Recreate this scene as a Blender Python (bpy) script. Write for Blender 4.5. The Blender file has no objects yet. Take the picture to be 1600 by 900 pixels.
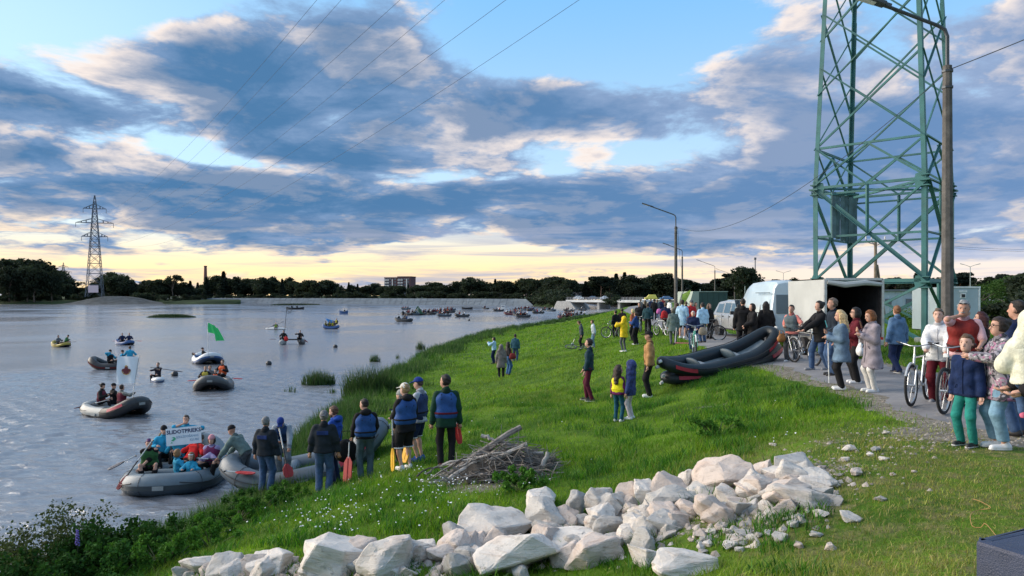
import bpy, bmesh, math, random
import numpy as np
from mathutils import Vector, Matrix, noise as mnoise
R = math.radians
rng = np.random.default_rng(7)
random.seed(7)
S = bpy.context.scene
COL = S.collection
# ------------------------------------------------------------------ camera
F_PX, HOR = 1150.0, 462.0           # focal length and horizon row of the 1600 x 900 photograph
CAMZ = 5.0                          # eye height above the water (water is z = 0)
cam = bpy.data.cameras.new('camera'); camo = bpy.data.objects.new('camera', cam); COL.objects.link(camo)
camo.location = (0, 0, CAMZ); camo.rotation_euler = (R(90), 0, 0)
cam.sensor_width = 36; cam.lens = 36 * F_PX / 1600; cam.shift_y = (HOR - 450) / 1600
cam.clip_start = 0.1; cam.clip_end = 6000
S.camera = camo
# ------------------------------------------------------------------ light
SUN_AZ, SUN_EL = R(-76), R(22)      # azimuth from +Y (view axis) towards +X
S.view_settings.view_transform = 'Standard'; S.view_settings.look = 'None'
S.view_settings.gamma = 1; S.view_settings.exposure = 0.8
sl = bpy.data.lights.new('sun', 'SUN'); slo = bpy.data.objects.new('sun', sl); COL.objects.link(slo)
sl.energy = 3.1; sl.angle = R(55); sl.color = (1.0, 0.86, 0.70)
sd = Vector((math.sin(SUN_AZ) * math.cos(SUN_EL), math.cos(SUN_AZ) * math.cos(SUN_EL), math.sin(SUN_EL)))
slo.rotation_euler = (-sd).to_track_quat('-Z', 'Y').to_euler()
slo.location = (-30, 30, 40)

class NT:
    """small node-tree writer"""
    def __init__(s, tree): s.t = tree; tree.nodes.clear()
    def n(s, typ, ins=None, **kw):
        nd = s.t.nodes.new(typ)
        for k, v in kw.items(): setattr(nd, k, v)
        for k, v in (ins or {}).items(): s.set(nd.inputs[k], v)
        return nd
    def set(s, sock, v):
        if isinstance(v, bpy.types.NodeSocket): s.t.links.new(v, sock)
        elif isinstance(v, bpy.types.Node): s.t.links.new(v.outputs[0], sock)
        else:
            if isinstance(v, (tuple, list)) and len(v) == 3 and sock.type == 'RGBA': v = (*v, 1)
            sock.default_value = v
    def m(s, op, a, b=0.0, c=0.0, clamp=False):
        nd = s.t.nodes.new('ShaderNodeMath'); nd.operation = op; nd.use_clamp = clamp
        for i, v in enumerate((a, b, c)): s.set(nd.inputs[i], v)
        return nd.outputs[0]
    def mix(s, f, a, b, bt='MIX'):
        nd = s.t.nodes.new('ShaderNodeMix'); nd.data_type = 'RGBA'; nd.blend_type = bt
        s.set(nd.inputs[0], f); s.set(nd.inputs[6], a); s.set(nd.inputs[7], b)
        return nd.outputs[2]
    def ss(s, v, lo, hi):
        nd = s.t.nodes.new('ShaderNodeMapRange'); nd.interpolation_type = 'SMOOTHSTEP'
        s.set(nd.inputs[0], v); s.set(nd.inputs[1], lo); s.set(nd.inputs[2], hi)
        return nd.outputs[0]
    def noise(s, vec, scale, det=4, rough=.55, dist=0.0, dim='3D', w=None):
        nd = s.n('ShaderNodeTexNoise', {'Scale': scale, 'Detail': det, 'Roughness': rough, 'Distortion': dist}, noise_dimensions=dim)
        if vec is not None: s.set(nd.inputs['Vector'], vec)
        return nd

def build_sky():
    w = bpy.data.worlds.new('World'); S.world = w; w.use_nodes = True
    T = NT(w.node_tree)
    sky = T.n('ShaderNodeTexSky', sky_type='NISHITA', sun_disc=False)
    sky.sun_elevation = SUN_EL; sky.sun_rotation = SUN_AZ; sky.air_density = 1.0; sky.dust_density = 0.6; sky.ozone_density = 2.5
    tc = T.n('ShaderNodeTexCoord')
    sep = T.n('ShaderNodeSeparateXYZ', {0: tc.outputs['Generated']})
    x, y, z = sep.outputs
    D = 57.29578
    az = T.m('MULTIPLY', T.m('ARCTAN2', x, y), D)
    hyp = T.m('SQRT', T.m('ADD', T.m('MULTIPLY', x, x), T.m('MULTIPLY', y, y)))
    el = T.m('MULTIPLY', T.m('ARCTAN2', z, hyp), D)
    zc = T.m('MAXIMUM', z, 0.0)
    # clouds lie on a layer overhead: their pattern flattens towards the horizon
    inv = T.m('DIVIDE', 1.0, T.m('ADD', zc, 0.16))
    P = T.n('ShaderNodeCombineXYZ', {0: T.m('MULTIPLY', x, inv), 1: T.m('MULTIPLY', y, inv), 2: T.m('MULTIPLY', zc, 1.2)}).outputs[0]
    wob = T.noise(P, 1.1, 3, .5)
    # large cloud banks and openings of this sky, in degrees of azimuth and elevation
    wv = T.n('ShaderNodeSeparateXYZ', {0: wob.outputs['Color']})
    azw = T.m('ADD', az, T.m('MULTIPLY', T.m('SUBTRACT', wv.outputs[0], .5), 13.0))
    elw = T.m('ADD', el, T.m('MULTIPLY', T.m('SUBTRACT', wv.outputs[1], .5), 6.0))
    def blob(a, e, ra, re, k):
        da = T.m('DIVIDE', T.m('SUBTRACT', azw, a), ra); de = T.m('DIVIDE', T.m('SUBTRACT', elw, e), re)
        q = T.m('ADD', T.m('MULTIPLY', da, da), T.m('MULTIPLY', de, de))
        return T.m('MULTIPLY', T.m('EXPONENT', T.m('MULTIPLY', q, -1.0)), k)
    bl = [(-17, 16.3, 10, 5.0, .38), (-9, 11.5, 9, 3.2, .24), (-33, 12.6, 8, 3.6, .24), (-24, 7.2, 16, 2.3, .30), (-3, 7.0, 12, 1.6, .22), (-14, 4.6, 16, 1.0, .18),
          (4, 14.3, 7, 2.0, .26), (15, 15.5, 6, 2.6, .16), (22, 11.5, 8, 2.6, .16), (28, 9, 16, 5.0, .30), (14, 7.0, 14, 3.0, .26), (35, 14, 7, 5, .20), (10, 4.0, 10, 1.3, .12),
          (-31, 20.5, 10, 3.2, -.42), (8, 20, 9, 3.4, -.42), (-3, 20.5, 4, 3.5, -.22), (33, 20.5, 8, 2.5, -.3), (9.5, 12.0, 3.2, 1.6, -.30), (-6, 9.4, 5.5, .8, -.30), (-22, 10.2, 10, .7, -.20), (3, 9.3, 3, 1.2, -.14),
          (-14, 2.4, 15, .9, -.38), (-30, 2.2, 9, .5, -.26), (24, 2.2, 14, .55, -.30), (12, 5.2, 12, 1.6, .2), (2, 3.4, 8, .6, -.2)]
    bias = None
    for b in bl:
        v = blob(*b[:4], b[4] * (.80 if b[4] > 0 else 1.0)); bias = v if bias is None else T.m('ADD', bias, v)
    off = T.n('ShaderNodeVectorMath', {0: P, 1: (-.10, .05, .10)}, operation='ADD').outputs[0]
    n1 = T.noise(P, 2.0, 12, .60, .18).outputs[0]
    n2 = T.noise(off, 2.0, 8, .58, .18).outputs[0]
    nb = T.noise(P, .75, 4, .5, .3).outputs[0]
    dens = T.m('ADD', T.m('ADD', T.m('MULTIPLY', n1, 1.15), T.m('MULTIPLY', nb, .32)), T.m('SUBTRACT', bias, .15))
    cover = T.ss(dens, .53, .685)
    thick = T.ss(dens, .60, .88)
    lit = T.ss(T.m('SUBTRACT', n1, n2), -.03, .10)          # side of a puff that faces the sun
    low = T.ss(el, 10.0, 1.0)                               # nearer the horizon the light is warmer
    rightw = T.ss(az, -20.0, 40.0)
    K = 8.5                                                # background strength is 0.1
    c = lambda r, g, b: (r * K, g * K, b * K)
    dark = T.mix(rightw, c(.055, .145, .285), c(.110, .200, .365))
    mid = T.mix(rightw, c(.165, .255, .41), c(.235, .31, .46))
    bright = T.mix(low, c(.74, .64, .57), c(.90, .69, .44))
    cl = T.mix(thick, mid, dark)
    edge = T.m('SUBTRACT', 1.0, thick)
    cl = T.mix(T.m('MULTIPLY', lit, T.m('ADD', T.m('MULTIPLY', edge, .88), .12)), cl, bright)
    # clear sky: the sky texture, warmed by the low sun behind the far bank
    hz = T.ss(el, 7.0, 1.0)
    blue = T.mix(T.ss(el, 2.0, 26.0), c(.50, .66, .78), c(.165, .44, .78))
    blue = T.mix(T.m('MULTIPLY', T.ss(az, 0.0, -38.0), T.ss(el, 40.0, 10.0)), blue, c(.46, .68, .85))
    clear = T.mix(.25, blue, sky.outputs[0])
    glow = T.mix(T.ss(az, 2.0, 26.0), c(.96, .67, .30), c(.74, .61, .52))
    clear = T.mix(T.m('MULTIPLY', hz, .88), clear, glow)
    col = T.mix(cover, clear, cl)
    # thin distant cloud streaks just above the horizon
    sv = T.n('ShaderNodeCombineXYZ', {0: T.m('MULTIPLY', az, .055), 1: T.m('MULTIPLY', el, .95), 2: 3.1}).outputs[0]
    st = T.ss(T.noise(sv, 1.0, 7, .62, .6).outputs[0], .43, .66)
    col = T.mix(T.m('MULTIPLY', T.m('MULTIPLY', st, T.ss(el, 7.0, 2.6)), .85), col, T.mix(rightw, c(.30, .32, .42), c(.36, .40, .52)))
    # below the horizon: dull ground light
    col = T.mix(T.ss(el, 0.0, -2.0), col, c(.10, .115, .10))
    bg = T.n('ShaderNodeBackground', {'Color': col, 'Strength': 0.1})
    out = T.n('ShaderNodeOutputWorld', {'Surface': bg.outputs[0]})
build_sky()

# ------------------------------------------------------------------ helpers
def tag(o, label=None, cat=None, group=None, kind=None):
    if label: o['label'] = label
    if cat: o['category'] = cat
    if group: o['group'] = group
    if kind: o['kind'] = kind
    return o
def empty(name, loc=(0, 0, 0), rz=0.0):
    o = bpy.data.objects.new(name, None); COL.objects.link(o)
    o.location = loc; o.rotation_euler = (0, 0, rz); o.empty_display_size = .1
    return o
def thing(name, label, cat, loc=(0, 0, 0), rz=0.0, group=None):
    return tag(empty(name, loc, rz), label, cat, group)
def link(name, me, parent=None, loc=None):
    o = bpy.data.objects.new(name, me); COL.objects.link(o)
    if parent is not None: o.parent = parent
    if loc is not None: o.location = loc
    return o
def kids(o): return [c for c in ALLK.get(o.name, [])] if False else list(o.children)
def copy_tree(o, parent=None):
    c = o.copy(); COL.objects.link(c)
    if parent is not None: c.parent = parent; c.matrix_parent_inverse = o.matrix_parent_inverse.copy()
    for ch in list(o.children): copy_tree(ch, c)
    return c
def mesh_np(name, V, Fc, mats, smooth=False, fmat=None, colors=None):
    """mesh from numpy verts, list of face arrays (each n x k)"""
    me = bpy.data.meshes.new(name)
    V = np.asarray(V, np.float32)
    Fc = [np.asarray(f, np.int32) for f in (Fc if isinstance(Fc, list) else [Fc]) if len(f)]
    nl = sum(f.size for f in Fc); nf = sum(len(f) for f in Fc)
    me.vertices.add(len(V)); me.vertices.foreach_set('co', V.ravel())
    me.loops.add(nl); me.polygons.add(nf)
    me.loops.foreach_set('vertex_index', np.concatenate([f.ravel() for f in Fc]) if Fc else np.zeros(0, np.int32))
    tot = np.concatenate([np.full(len(f), f.shape[1], np.int32) for f in Fc])
    st = np.concatenate([[0], np.cumsum(tot)[:-1]]).astype(np.int32)
    me.polygons.foreach_set('loop_start', st)
    if smooth: me.polygons.foreach_set('use_smooth', np.ones(nf, bool))
    if fmat is not None: me.polygons.foreach_set('material_index', np.asarray(fmat, np.int32))
    for m in (mats if isinstance(mats, (list, tuple)) else [mats]): me.materials.append(m)
    if colors is not None:
        a = me.color_attributes.new('tint', 'FLOAT_COLOR', 'POINT')
        cc = np.ones((len(V), 4), np.float32); cc[:, :3] = colors
        a.data.foreach_set('color', cc.ravel())
    me.update(calc_edges=True); me.validate()
    return me

class MB:
    """collects simple solids into one mesh"""
    def __init__(s): s.v = []; s.f = []; s.mi = []; s.cur = 0
    def add(s, V, Fs):
        b = len(s.v); s.v += [tuple(p) for p in V]
        for f in Fs: s.f.append(tuple(i + b for i in f)); s.mi.append(s.cur)
        return s
    def box(s, c, d, rot=None):
        c = Vector(c); h = [q / 2 for q in d]
        P = [Vector((sx * h[0], sy * h[1], sz * h[2])) for sx in (-1, 1) for sy in (-1, 1) for sz in (-1, 1)]
        if rot is not None: P = [rot @ p for p in P]
        return s.add([c + p for p in P], [(0, 1, 3, 2), (4, 6, 7, 5), (0, 4, 5, 1), (2, 3, 7, 6), (0, 2, 6, 4), (1, 5, 7, 3)])
    def frame(s, a, b, up=None):
        a, b = Vector(a), Vector(b); d = (b - a).normalized()
        u = Vector(up) if up is not None else (Vector((0, 0, 1)) if abs(d.z) < .95 else Vector((1, 0, 0)))
        x = d.cross(u).normalized(); y = x.cross(d).normalized()
        return a, b, d, x, y
    def bar(s, a, b, w, h, up=None):
        a, b, d, x, y = s.frame(a, b, up)
        P = [p + x * (sx * w / 2) + y * (sy * h / 2) for p in (a, b) for sx, sy in ((-1, -1), (1, -1), (1, 1), (-1, 1))]
        return s.add(P, [(3, 2, 1, 0), (4, 5, 6, 7), (0, 1, 5, 4), (1, 2, 6, 5), (2, 3, 7, 6), (3, 0, 4, 7)])
    def angle(s, a, b, w, t, up=None, flip=1):
        """L-section steel member"""
        a, b, d, x, y = s.frame(a, b, up)
        prof = [(0, 0), (w * flip, 0), (w * flip, t), (t * flip, t), (t * flip, w), (0, w)]
        P = [p + x * px + y * py for p in (a, b) for px, py in prof]
        Fs = [(i, (i + 1) % 6, 6 + (i + 1) % 6, 6 + i) for i in range(6)] + [(0, 1, 2, 3), (0, 3, 4, 5), (9, 8, 7, 6), (11, 10, 9, 6)]
        return s.add(P, Fs)
    def tube(s, pts, r, n=8, closed=False, cap=True):
        pts = [Vector(p) for p in pts]; m = len(pts)
        rs = r if isinstance(r, (list, tuple)) else [r] * m
        ring = []; nx = None; V = []
        for i in range(m):
            if closed: d = (pts[(i + 1) % m] - pts[i - 1])
            else: d = pts[min(i + 1, m - 1)] - pts[max(i - 1, 0)]
            d = d.normalized() if d.length > 1e-9 else Vector((0, 0, 1))
            if nx is None:
                u = Vector((0, 0, 1)) if abs(d.z) < .9 else Vector((1, 0, 0)); nx = d.cross(u).normalized()
            nx = (nx - d * nx.dot(d)).normalized(); ny = d.cross(nx)
            for k in range(n):
                a = 2 * math.pi * k / n; V.append(pts[i] + (nx * math.cos(a) + ny * math.sin(a)) * rs[i])
        Fs = []
        for i in range(m if closed else m - 1):
            j = (i + 1) % m
            for k in range(n):
                l = (k + 1) % n; Fs.append((i * n + k, i * n + l, j * n + l, j * n + k))
        if cap and not closed: Fs += [tuple(range(n - 1, -1, -1)), tuple((m - 1) * n + k for k in range(n))]
        return s.add(V, Fs)
    def ell(s, c, r, n=10, m=6, rot=None):
        c = Vector(c); V = []
        for i in range(m + 1):
            t = math.pi * i / m
            for k in range(n):
                a = 2 * math.pi * k / n
                p = Vector((r[0] * math.sin(t) * math.cos(a), r[1] * math.sin(t) * math.sin(a), r[2] * math.cos(t)))
                V.append(c + (rot @ p if rot is not None else p))
        Fs = [(i * n + k, (i + 1) * n + k, (i + 1) * n + (k + 1) % n, i * n + (k + 1) % n) for i in range(m) for k in range(n)]
        return s.add(V, Fs)
    def prism(s, poly, a, b, axis='x'):
        """polygon in (u, v) extruded between a and b along an axis; x: (u, v) = (y, z), y: (x, z), z: (x, y)"""
        n = len(poly)
        mk = {'x': lambda q, w: (w, q[0], q[1]), 'y': lambda q, w: (q[0], w, q[1]), 'z': lambda q, w: (q[0], q[1], w)}[axis]
        V = [mk(p, a) for p in poly] + [mk(p, b) for p in poly]
        Fs = [tuple(range(n - 1, -1, -1)), tuple(range(n, 2 * n))] + [(i, (i + 1) % n, n + (i + 1) % n, n + i) for i in range(n)]
        return s.add(V, Fs)
    def mesh(s, name, mats, smooth=False, bevel=0.0, fix=True):
        me = bpy.data.meshes.new(name); me.from_pydata(s.v, [], s.f)
        for m in (mats if isinstance(mats, (list, tuple)) else [mats]): me.materials.append(m)
        me.polygons.foreach_set('material_index', s.mi)
        if fix or bevel:
            bm = bmesh.new(); bm.from_mesh(me)
            bmesh.ops.remove_doubles(bm, verts=bm.verts, dist=1e-5)
            bmesh.ops.recalc_face_normals(bm, faces=bm.faces)
            if bevel:
                es = [e for e in bm.edges if len(e.link_faces) == 2 and e.calc_face_angle(0) > .6]
                bmesh.ops.bevel(bm, geom=es, offset=bevel, segments=2, affect='EDGES', profile=.6, clamp_overlap=True)
            bm.to_mesh(me); bm.free()
        if smooth: 
            me.polygons.foreach_set('use_smooth', [True] * len(me.polygons))
            try: me.set_sharp_from_angle(angle=R(40))
            except Exception: pass
        me.update()
        return me
    def build(s, name, mats, parent=None, smooth=False, bevel=0.0, loc=None):
        return link(name, s.mesh(name, mats, smooth, bevel), parent, loc)

MATS = {}
def mat(name, col, rough=.7, metal=0.0, var=.18, scale=6.0, bump=.0, bscale=40.0, spec=.4, coat=0.0, tint=False, objvar=0.0, dirt=None):
    """principled material with uneven colour, fine relief, and optional dirt"""
    if name in MATS: return MATS[name]
    m = bpy.data.materials.new(name); m.use_nodes = True; T = NT(m.node_tree)
    tc = T.n('ShaderNodeTexCoord')
    v = tc.outputs['Object']
    nz = T.noise(v, scale, 5, .6).outputs[0]
    c = T.mix(T.ss(nz, .3, .7), tuple(q * (1 - var) for q in col), tuple(min(1, q * (1 + var)) for q in col))
    if tint:
        at = T.n('ShaderNodeAttribute', attribute_name='tint')
        c = T.mix(1.0, c, at.outputs['Color'], 'MULTIPLY')
    if objvar:
        oi = T.n('ShaderNodeObjectInfo')
        h = T.m('ADD', T.m('MULTIPLY', oi.outputs['Random'], 2 * objvar), 1 - objvar)
        hc = T.n('ShaderNodeCombineColor', {0: h, 1: h, 2: h}).outputs[0]
        c = T.mix(1.0, c, hc, 'MULTIPLY')
    if dirt:
        dn = T.ss(T.noise(v, scale * .35, 6, .7, .4).outputs[0], .48, .72)
        c = T.mix(T.m('MULTIPLY', dn, dirt[1]), c, dirt[0])
    rr = T.m('ADD', T.m('MULTIPLY', nz, .18), rough - .09, clamp=True)
    ins = {'Base Color': c, 'Roughness': rr, 'Metallic': metal, 'Specular IOR Level': spec, 'Coat Weight': coat}
    if bump:
        bn = T.noise(v, bscale, 4, .6).outputs[0]
        bp = T.n('ShaderNodeBump', {'Strength': bump, 'Distance': .02, 'Height': bn}); ins['Normal'] = bp.outputs[0]
    p = T.n('ShaderNodeBsdfPrincipled', ins)
    T.n('ShaderNodeOutputMaterial', {0: p.outputs[0]})
    MATS[name] = m
    return m
def W(px, py, Y):
    """world point seen at photograph pixel (px, py) at distance Y"""
    return Vector(((px - 800) / F_PX * Y, Y, CAMZ - (py - HOR) / F_PX * Y))
# ------------------------------------------------------------------ terrain
_sy = [-60, 6, 10, 13, 14.8, 17, 25, 38.9, 51, 72, 99, 140, 205, 262, 285, 330]
_sx = [-11.5, -10.3, -9.2, -8.5, -7.5, -6.9, -7.5, -8.1, -8.0, -6.9, -3.2, 8.5, 28, 40, 43, 47]
_ry = [-60, 0, 8.5, 10.5, 12.3, 15, 20, 26.8, 42, 61, 80, 101, 140, 205, 262, 330]
_rx = [4.6, 4.7, 4.9, 5.5, 6.4, 6.9, 7.1, 7.1, 8.8, 10.7, 12.9, 15, 22, 40, 58, 80]
_nt = [-.35, -.08, 0, .08, .22, .3, .4, .5, .68, .77, .9, 1, 1.15, 40]
_nz = [-1.6, -.55, 0, .36, .70, 1.08, 1.6, 1.82, 2.05, 2.38, 2.85, 3.04, 3.10, 3.15]
_ft = [-.35, -.08, 0, .05, .2, .3, .4, .5, .6, .7, .8, .9, 1, 1.2, 40]
_fz = [-1.6, -.5, 0, .25, .36, .52, .72, 1.0, 1.34, 1.72, 2.15, 2.62, 2.9, 3.0, 3.05]
def smth(v, a, b):
    t = np.clip((v - a) / (b - a), 0, 1); return t * t * (3 - 2 * t)
def _n2(x, y, f, s):
    return (np.sin(x * f + s + 1.7 * np.sin(y * f * .61 + s)) * np.cos(y * f * .83 - s * 1.3 + 1.1 * np.sin(x * f * .47)))
def tval(x, y):
    xs = np.interp(y, _sy, _sx); xr = np.interp(y, _ry, _rx)
    return (x - xs) / (xr - xs), xs, xr
def H0(x, y):
    x = np.asarray(x, float); y = np.asarray(y, float)
    t, xs, xr = tval(x, y)
    zn = np.interp(t, _nt, _nz); zf = np.interp(t, _ft, _fz)
    b = smth(y, 19, 33)
    z = zn * (1 - b) + zf * b
    near = smth(y, 6.6, 3.6) * smth(t, .25, .7)
    return z * (1 - near) + 3.2 * near
def H(x, y):
    x = np.asarray(x, float); y = np.asarray(y, float)
    z = (H0(x - .35, y - .4) + H0(x + .35, y - .4) + H0(x - .35, y + .4) + H0(x + .35, y + .4) + 2 * H0(x, y)) / 6
    t, xs, xr = tval(x, y)
    g = smth(t, .02, .2) * (1 - smth(t, .93, 1.02)) + .35 * smth(t, 1.45, 1.8)
    z = z + g * (.055 * _n2(x, y, .9, .3) + .035 * _n2(x, y, 2.3, 2.1) + .015 * _n2(x, y, 6.1, 4.0))
    return z
def Hf(x, y): return float(H(np.array([x]), np.array([y]))[0])
def G(px, Y):
    """ground point in the picture column px at distance Y"""
    X = (px - 800) / F_PX * Y
    return Vector((X, Y, Hf(X, Y)))
ROADW = 3.2
def grid_mesh(name, xs, ys, zf, mats, smooth=True):
    X, Y = np.meshgrid(xs, ys); Z = zf(X, Y)
    V = np.stack([X, Y, Z], -1).reshape(-1, 3); nx = len(xs)
    i = (np.arange(len(ys) - 1)[:, None] * nx + np.arange(nx - 1)[None, :]).ravel()
    return mesh_np(name, V, np.stack([i, i + 1, i + 1 + nx, i + nx], 1), mats, smooth)

def ground_material():
    m = bpy.data.materials.new('turf_and_soil'); m.use_nodes = True; T = NT(m.node_tree)
    g = T.n('ShaderNodeNewGeometry'); P = g.outputs['Position']
    bare = T.n('ShaderNodeAttribute', attribute_name='bare').outputs['Fac']
    nA = T.noise(P, .55, 6, .6, .3).outputs[0]; nB = T.noise(P, 3.2, 6, .65).outputs[0]; nC = T.noise(P, 26, 4, .7).outputs[0]; nD = T.noise(P, 9, 5, .65).outputs[0]
    turf = T.mix(T.ss(nA, .35, .65), (.045, .105, .010), (.12, .21, .018))
    turf = T.mix(T.m('MULTIPLY', T.ss(nB, .45, .7), .6), turf, (.030, .075, .012))
    turf = T.mix(T.m('MULTIPLY', T.ss(nC, .5, .75), .35), turf, (.11, .19, .03))
    worn = T.n('ShaderNodeAttribute', attribute_name='worn').outputs['Fac']
    turf = T.mix(T.m('MULTIPLY', worn, T.ss(T.m('ADD', nB, T.m('MULTIPLY', nD, .6)), .68, 1.05)), turf, T.mix(nD, (.13, .115, .055), (.25, .23, .09)))
    soil = T.mix(T.ss(nD, .3, .7), (.13, .115, .085), (.29, .26, .22))
    soil = T.mix(T.ss(nC, .56, .66), soil, (.50, .47, .44))
    soil = T.mix(T.m('MULTIPLY', T.ss(nB, .54, .66), .55), soil, (.10, .115, .045))
    f = T.ss(T.m('ADD', bare, T.m('MULTIPLY', T.m('SUBTRACT', nD, .5), .9)), .38, .62)
    c = T.mix(f, turf, soil)
    b = T.n('ShaderNodeBump', {'Strength': .7, 'Distance': .05, 'Height': T.m('ADD', nC, T.m('MULTIPLY', nD, .8))})
    p = T.n('ShaderNodeBsdfPrincipled', {'Base Color': c, 'Roughness': .92, 'Specular IOR Level': .12, 'Normal': b.outputs[0]})
    T.n('ShaderNodeOutputMaterial', {0: p.outputs[0]})
    return m
_py = [4, 8, 9.5, 10.8, 12.3, 15]; _px = [9.5, 7.8, 6.7, 6.45, 6.5, 6.95]
def bare_amount(x, y):
    """1 where the photo shows trodden soil and rubble instead of turf"""
    t, xs, xr = tval(x, y)
    e = np.where(y < 15, np.interp(y, _py, _px), xr)
    v = .95 * smth(x, e - .6, e - .1) * (1 - smth(x, xr + ROADW + .1, xr + ROADW + .5)) * smth(y, 30, 24)     # verge of the path
    v = np.maximum(v, 1.0 * np.exp(-(((x - 5.9) / .9) ** 2 + ((y - 10.3) / .8) ** 2)))
    v = np.maximum(v, .42 * np.exp(-(((x - 4.5) / 1.0) ** 2 + ((y - 10.1) / .45) ** 2)))
    v = np.maximum(v, .80 * np.exp(-(((x - 2.6) / 1.15) ** 2 + ((y - 7.7) / .8) ** 2)))
    v = np.maximum(v, .95 * np.exp(-(((x - 3.2) / 1.2) ** 2 + ((y - 9.0) / .8) ** 2)))
    v = np.maximum(v, .9 * np.exp(-(((x + .3 - (y - 9) * 1.8) / 3.2) ** 2 + ((y - 8.7) / .8) ** 2)))     # under the rubble
    v = np.maximum(v, .7 * np.exp(-(((x + .2) / 1.2) ** 2 + ((y - 12.2) / .8) ** 2)))
    v = np.maximum(v, .45 * np.exp(-(((x - 4.3) / 1.2) ** 2 + ((y - 16.5) / .25) ** 2)))
    return v * (.55 + .75 * np.clip(.5 + .5 * (_n2(x, y, 2.6, 5.0) + .6 * _n2(x, y, 6.3, 1.0)), 0, 1)) * (1 - .35 * smth(x, 1.5, 3) * smth(y, 9.5, 8.5))
gx = np.concatenate([np.linspace(-60, -14, 24), np.linspace(-13.5, 14, 222), np.linspace(14.4, 30, 40), np.linspace(31, 110, 60), np.linspace(120, 900, 30)])
gy = np.concatenate([np.linspace(-60, 2, 30), np.linspace(2.4, 24, 190), np.linspace(24.3, 60, 120), np.linspace(61, 270, 130)])
me = grid_mesh('ground', gx, gy, H, ground_material())
Vg = np.empty(len(me.vertices) * 3, np.float32); me.vertices.foreach_get('co', Vg); Vg = Vg.reshape(-1, 3)
a = me.attributes.new('worn', 'FLOAT', 'POINT'); a.data.foreach_set('value', (smth(Vg[:, 0], 1.2, 3.0) * smth(Vg[:, 1], 12.2, 10)).astype(np.float32))
a = me.attributes.new('bare', 'FLOAT', 'POINT'); a.data.foreach_set('value', bare_amount(Vg[:, 0], Vg[:, 1]).astype(np.float32))
ground = tag(link('ground', me), 'grassy river bank sloping from the path down to the water', kind='structure')

# asphalt path: a sheet that follows the ground
def road_strip(name, x0f, x1f, y0, y1, lift, m, n=160, k=7):
    ys = np.concatenate([np.linspace(y0, 45, n), np.linspace(46, y1, 70)]) if y1 > 60 else np.linspace(y0, y1, n)
    V = []
    for y in ys:
        a, b = x0f(y), x1f(y)
        for q in np.linspace(0, 1, k): V.append((a + (b - a) * q, y, 0))
    V = np.array(V); V[:, 2] = np.maximum(H(V[:, 0], V[:, 1]), 0) + np.tile(np.array([-.012, .6, 1, 1, 1, .6, -.012]) * lift, len(ys))
    i = (np.arange(len(ys) - 1)[:, None] * k + np.arange(k - 1)[None, :]).ravel()
    return link(name, mesh_np(name, V, np.stack([i, i + 1, i + 1 + k, i + k], 1), m, True))
def asphalt_material():
    m = bpy.data.materials.new('worn_asphalt'); m.use_nodes = True; T = NT(m.node_tree)
    P = T.n('ShaderNodeNewGeometry').outputs['Position']
    n1 = T.noise(P, .6, 6, .65, .4).outputs[0]; n2 = T.noise(P, 60, 3, .7).outputs[0]; n3 = T.noise(P, 4, 6, .7).outputs[0]
    c = T.mix(T.ss(n1, .3, .7), (.155, .155, .165), (.25, .245, .25))
    c = T.mix(T.m('MULTIPLY', T.ss(n3, .5, .7), .55), c, (.31, .295, .275))
    c = T.mix(T.m('MULTIPLY', T.ss(n2, .5, .75), .35), c, (.08, .08, .085))
    b = T.n('ShaderNodeBump', {'Strength': .4, 'Distance': .01, 'Height': n2})
    p = T.n('ShaderNodeBsdfPrincipled', {'Base Color': c, 'Roughness': .85, 'Specular IOR Level': .3, 'Normal': b.outputs[0]})
    T.n('ShaderNodeOutputMaterial', {0: p.outputs[0]})
    return m
def wavy(y, s): return .16 * math.sin(y * 1.3 + s) + .10 * math.sin(y * 3.1 + 2 * s) + .06 * math.sin(y * 6.7 + s)
def path_left(y): return np.interp(y, _py, _px) if y < 15 else np.interp(y, _ry, _rx) + .05
tag(road_strip('path', lambda y: path_left(y) + .2 + wavy(y, 1), lambda y: np.interp(y, _ry, _rx) + ROADW + max(0, 12 - y) * .5 + wavy(y, 4), 5.0, 255, .035, asphalt_material()), 'grey worn asphalt path along the top of the bank', kind='structure')

# water
def water_material():
    m = bpy.data.materials.new('river_water'); m.use_nodes = True; T = NT(m.node_tree)
    P = T.n('ShaderNodeNewGeometry').outputs['Position']
    mp = T.n('ShaderNodeMapping', {'Vector': P, 'Scale': (.55, 1.25, 1), 'Rotation': (0, 0, R(8))}).outputs[0]
    mp2 = T.n('ShaderNodeMapping', {'Vector': P, 'Scale': (.8, 1.5, 1), 'Rotation': (0, 0, R(-14))}).outputs[0]
    a = T.noise(mp, 1.5, 4, .55, .5).outputs[0]; b = T.noise(mp2, 4.6, 4, .6, .6).outputs[0]
    patch = T.ss(T.noise(P, .035, 4, .55, .5).outputs[0], .35, .68)      # calmer and rougher patches of the river
    h = T.m('ADD', T.m('MULTIPLY', a, .8), T.m('MULTIPLY', b, .40))
    bp = T.n('ShaderNodeBump', {'Strength': T.m('MULTIPLY', T.m('ADD', .72, T.m('MULTIPLY', patch, .28)), T.m('DIVIDE', 55.0, T.m('ADD', 45.0, T.n('ShaderNodeSeparateXYZ', {0: P}).outputs[1]), clamp=True)), 'Distance': T.m('ADD', .11, T.m('MULTIPLY', patch, .09)), 'Height': h})
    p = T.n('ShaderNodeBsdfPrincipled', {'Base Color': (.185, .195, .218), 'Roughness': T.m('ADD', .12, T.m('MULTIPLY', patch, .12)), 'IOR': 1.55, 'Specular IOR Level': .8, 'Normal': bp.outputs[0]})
    T.n('ShaderNodeOutputMaterial', {0: p.outputs[0]})
    return m
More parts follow.
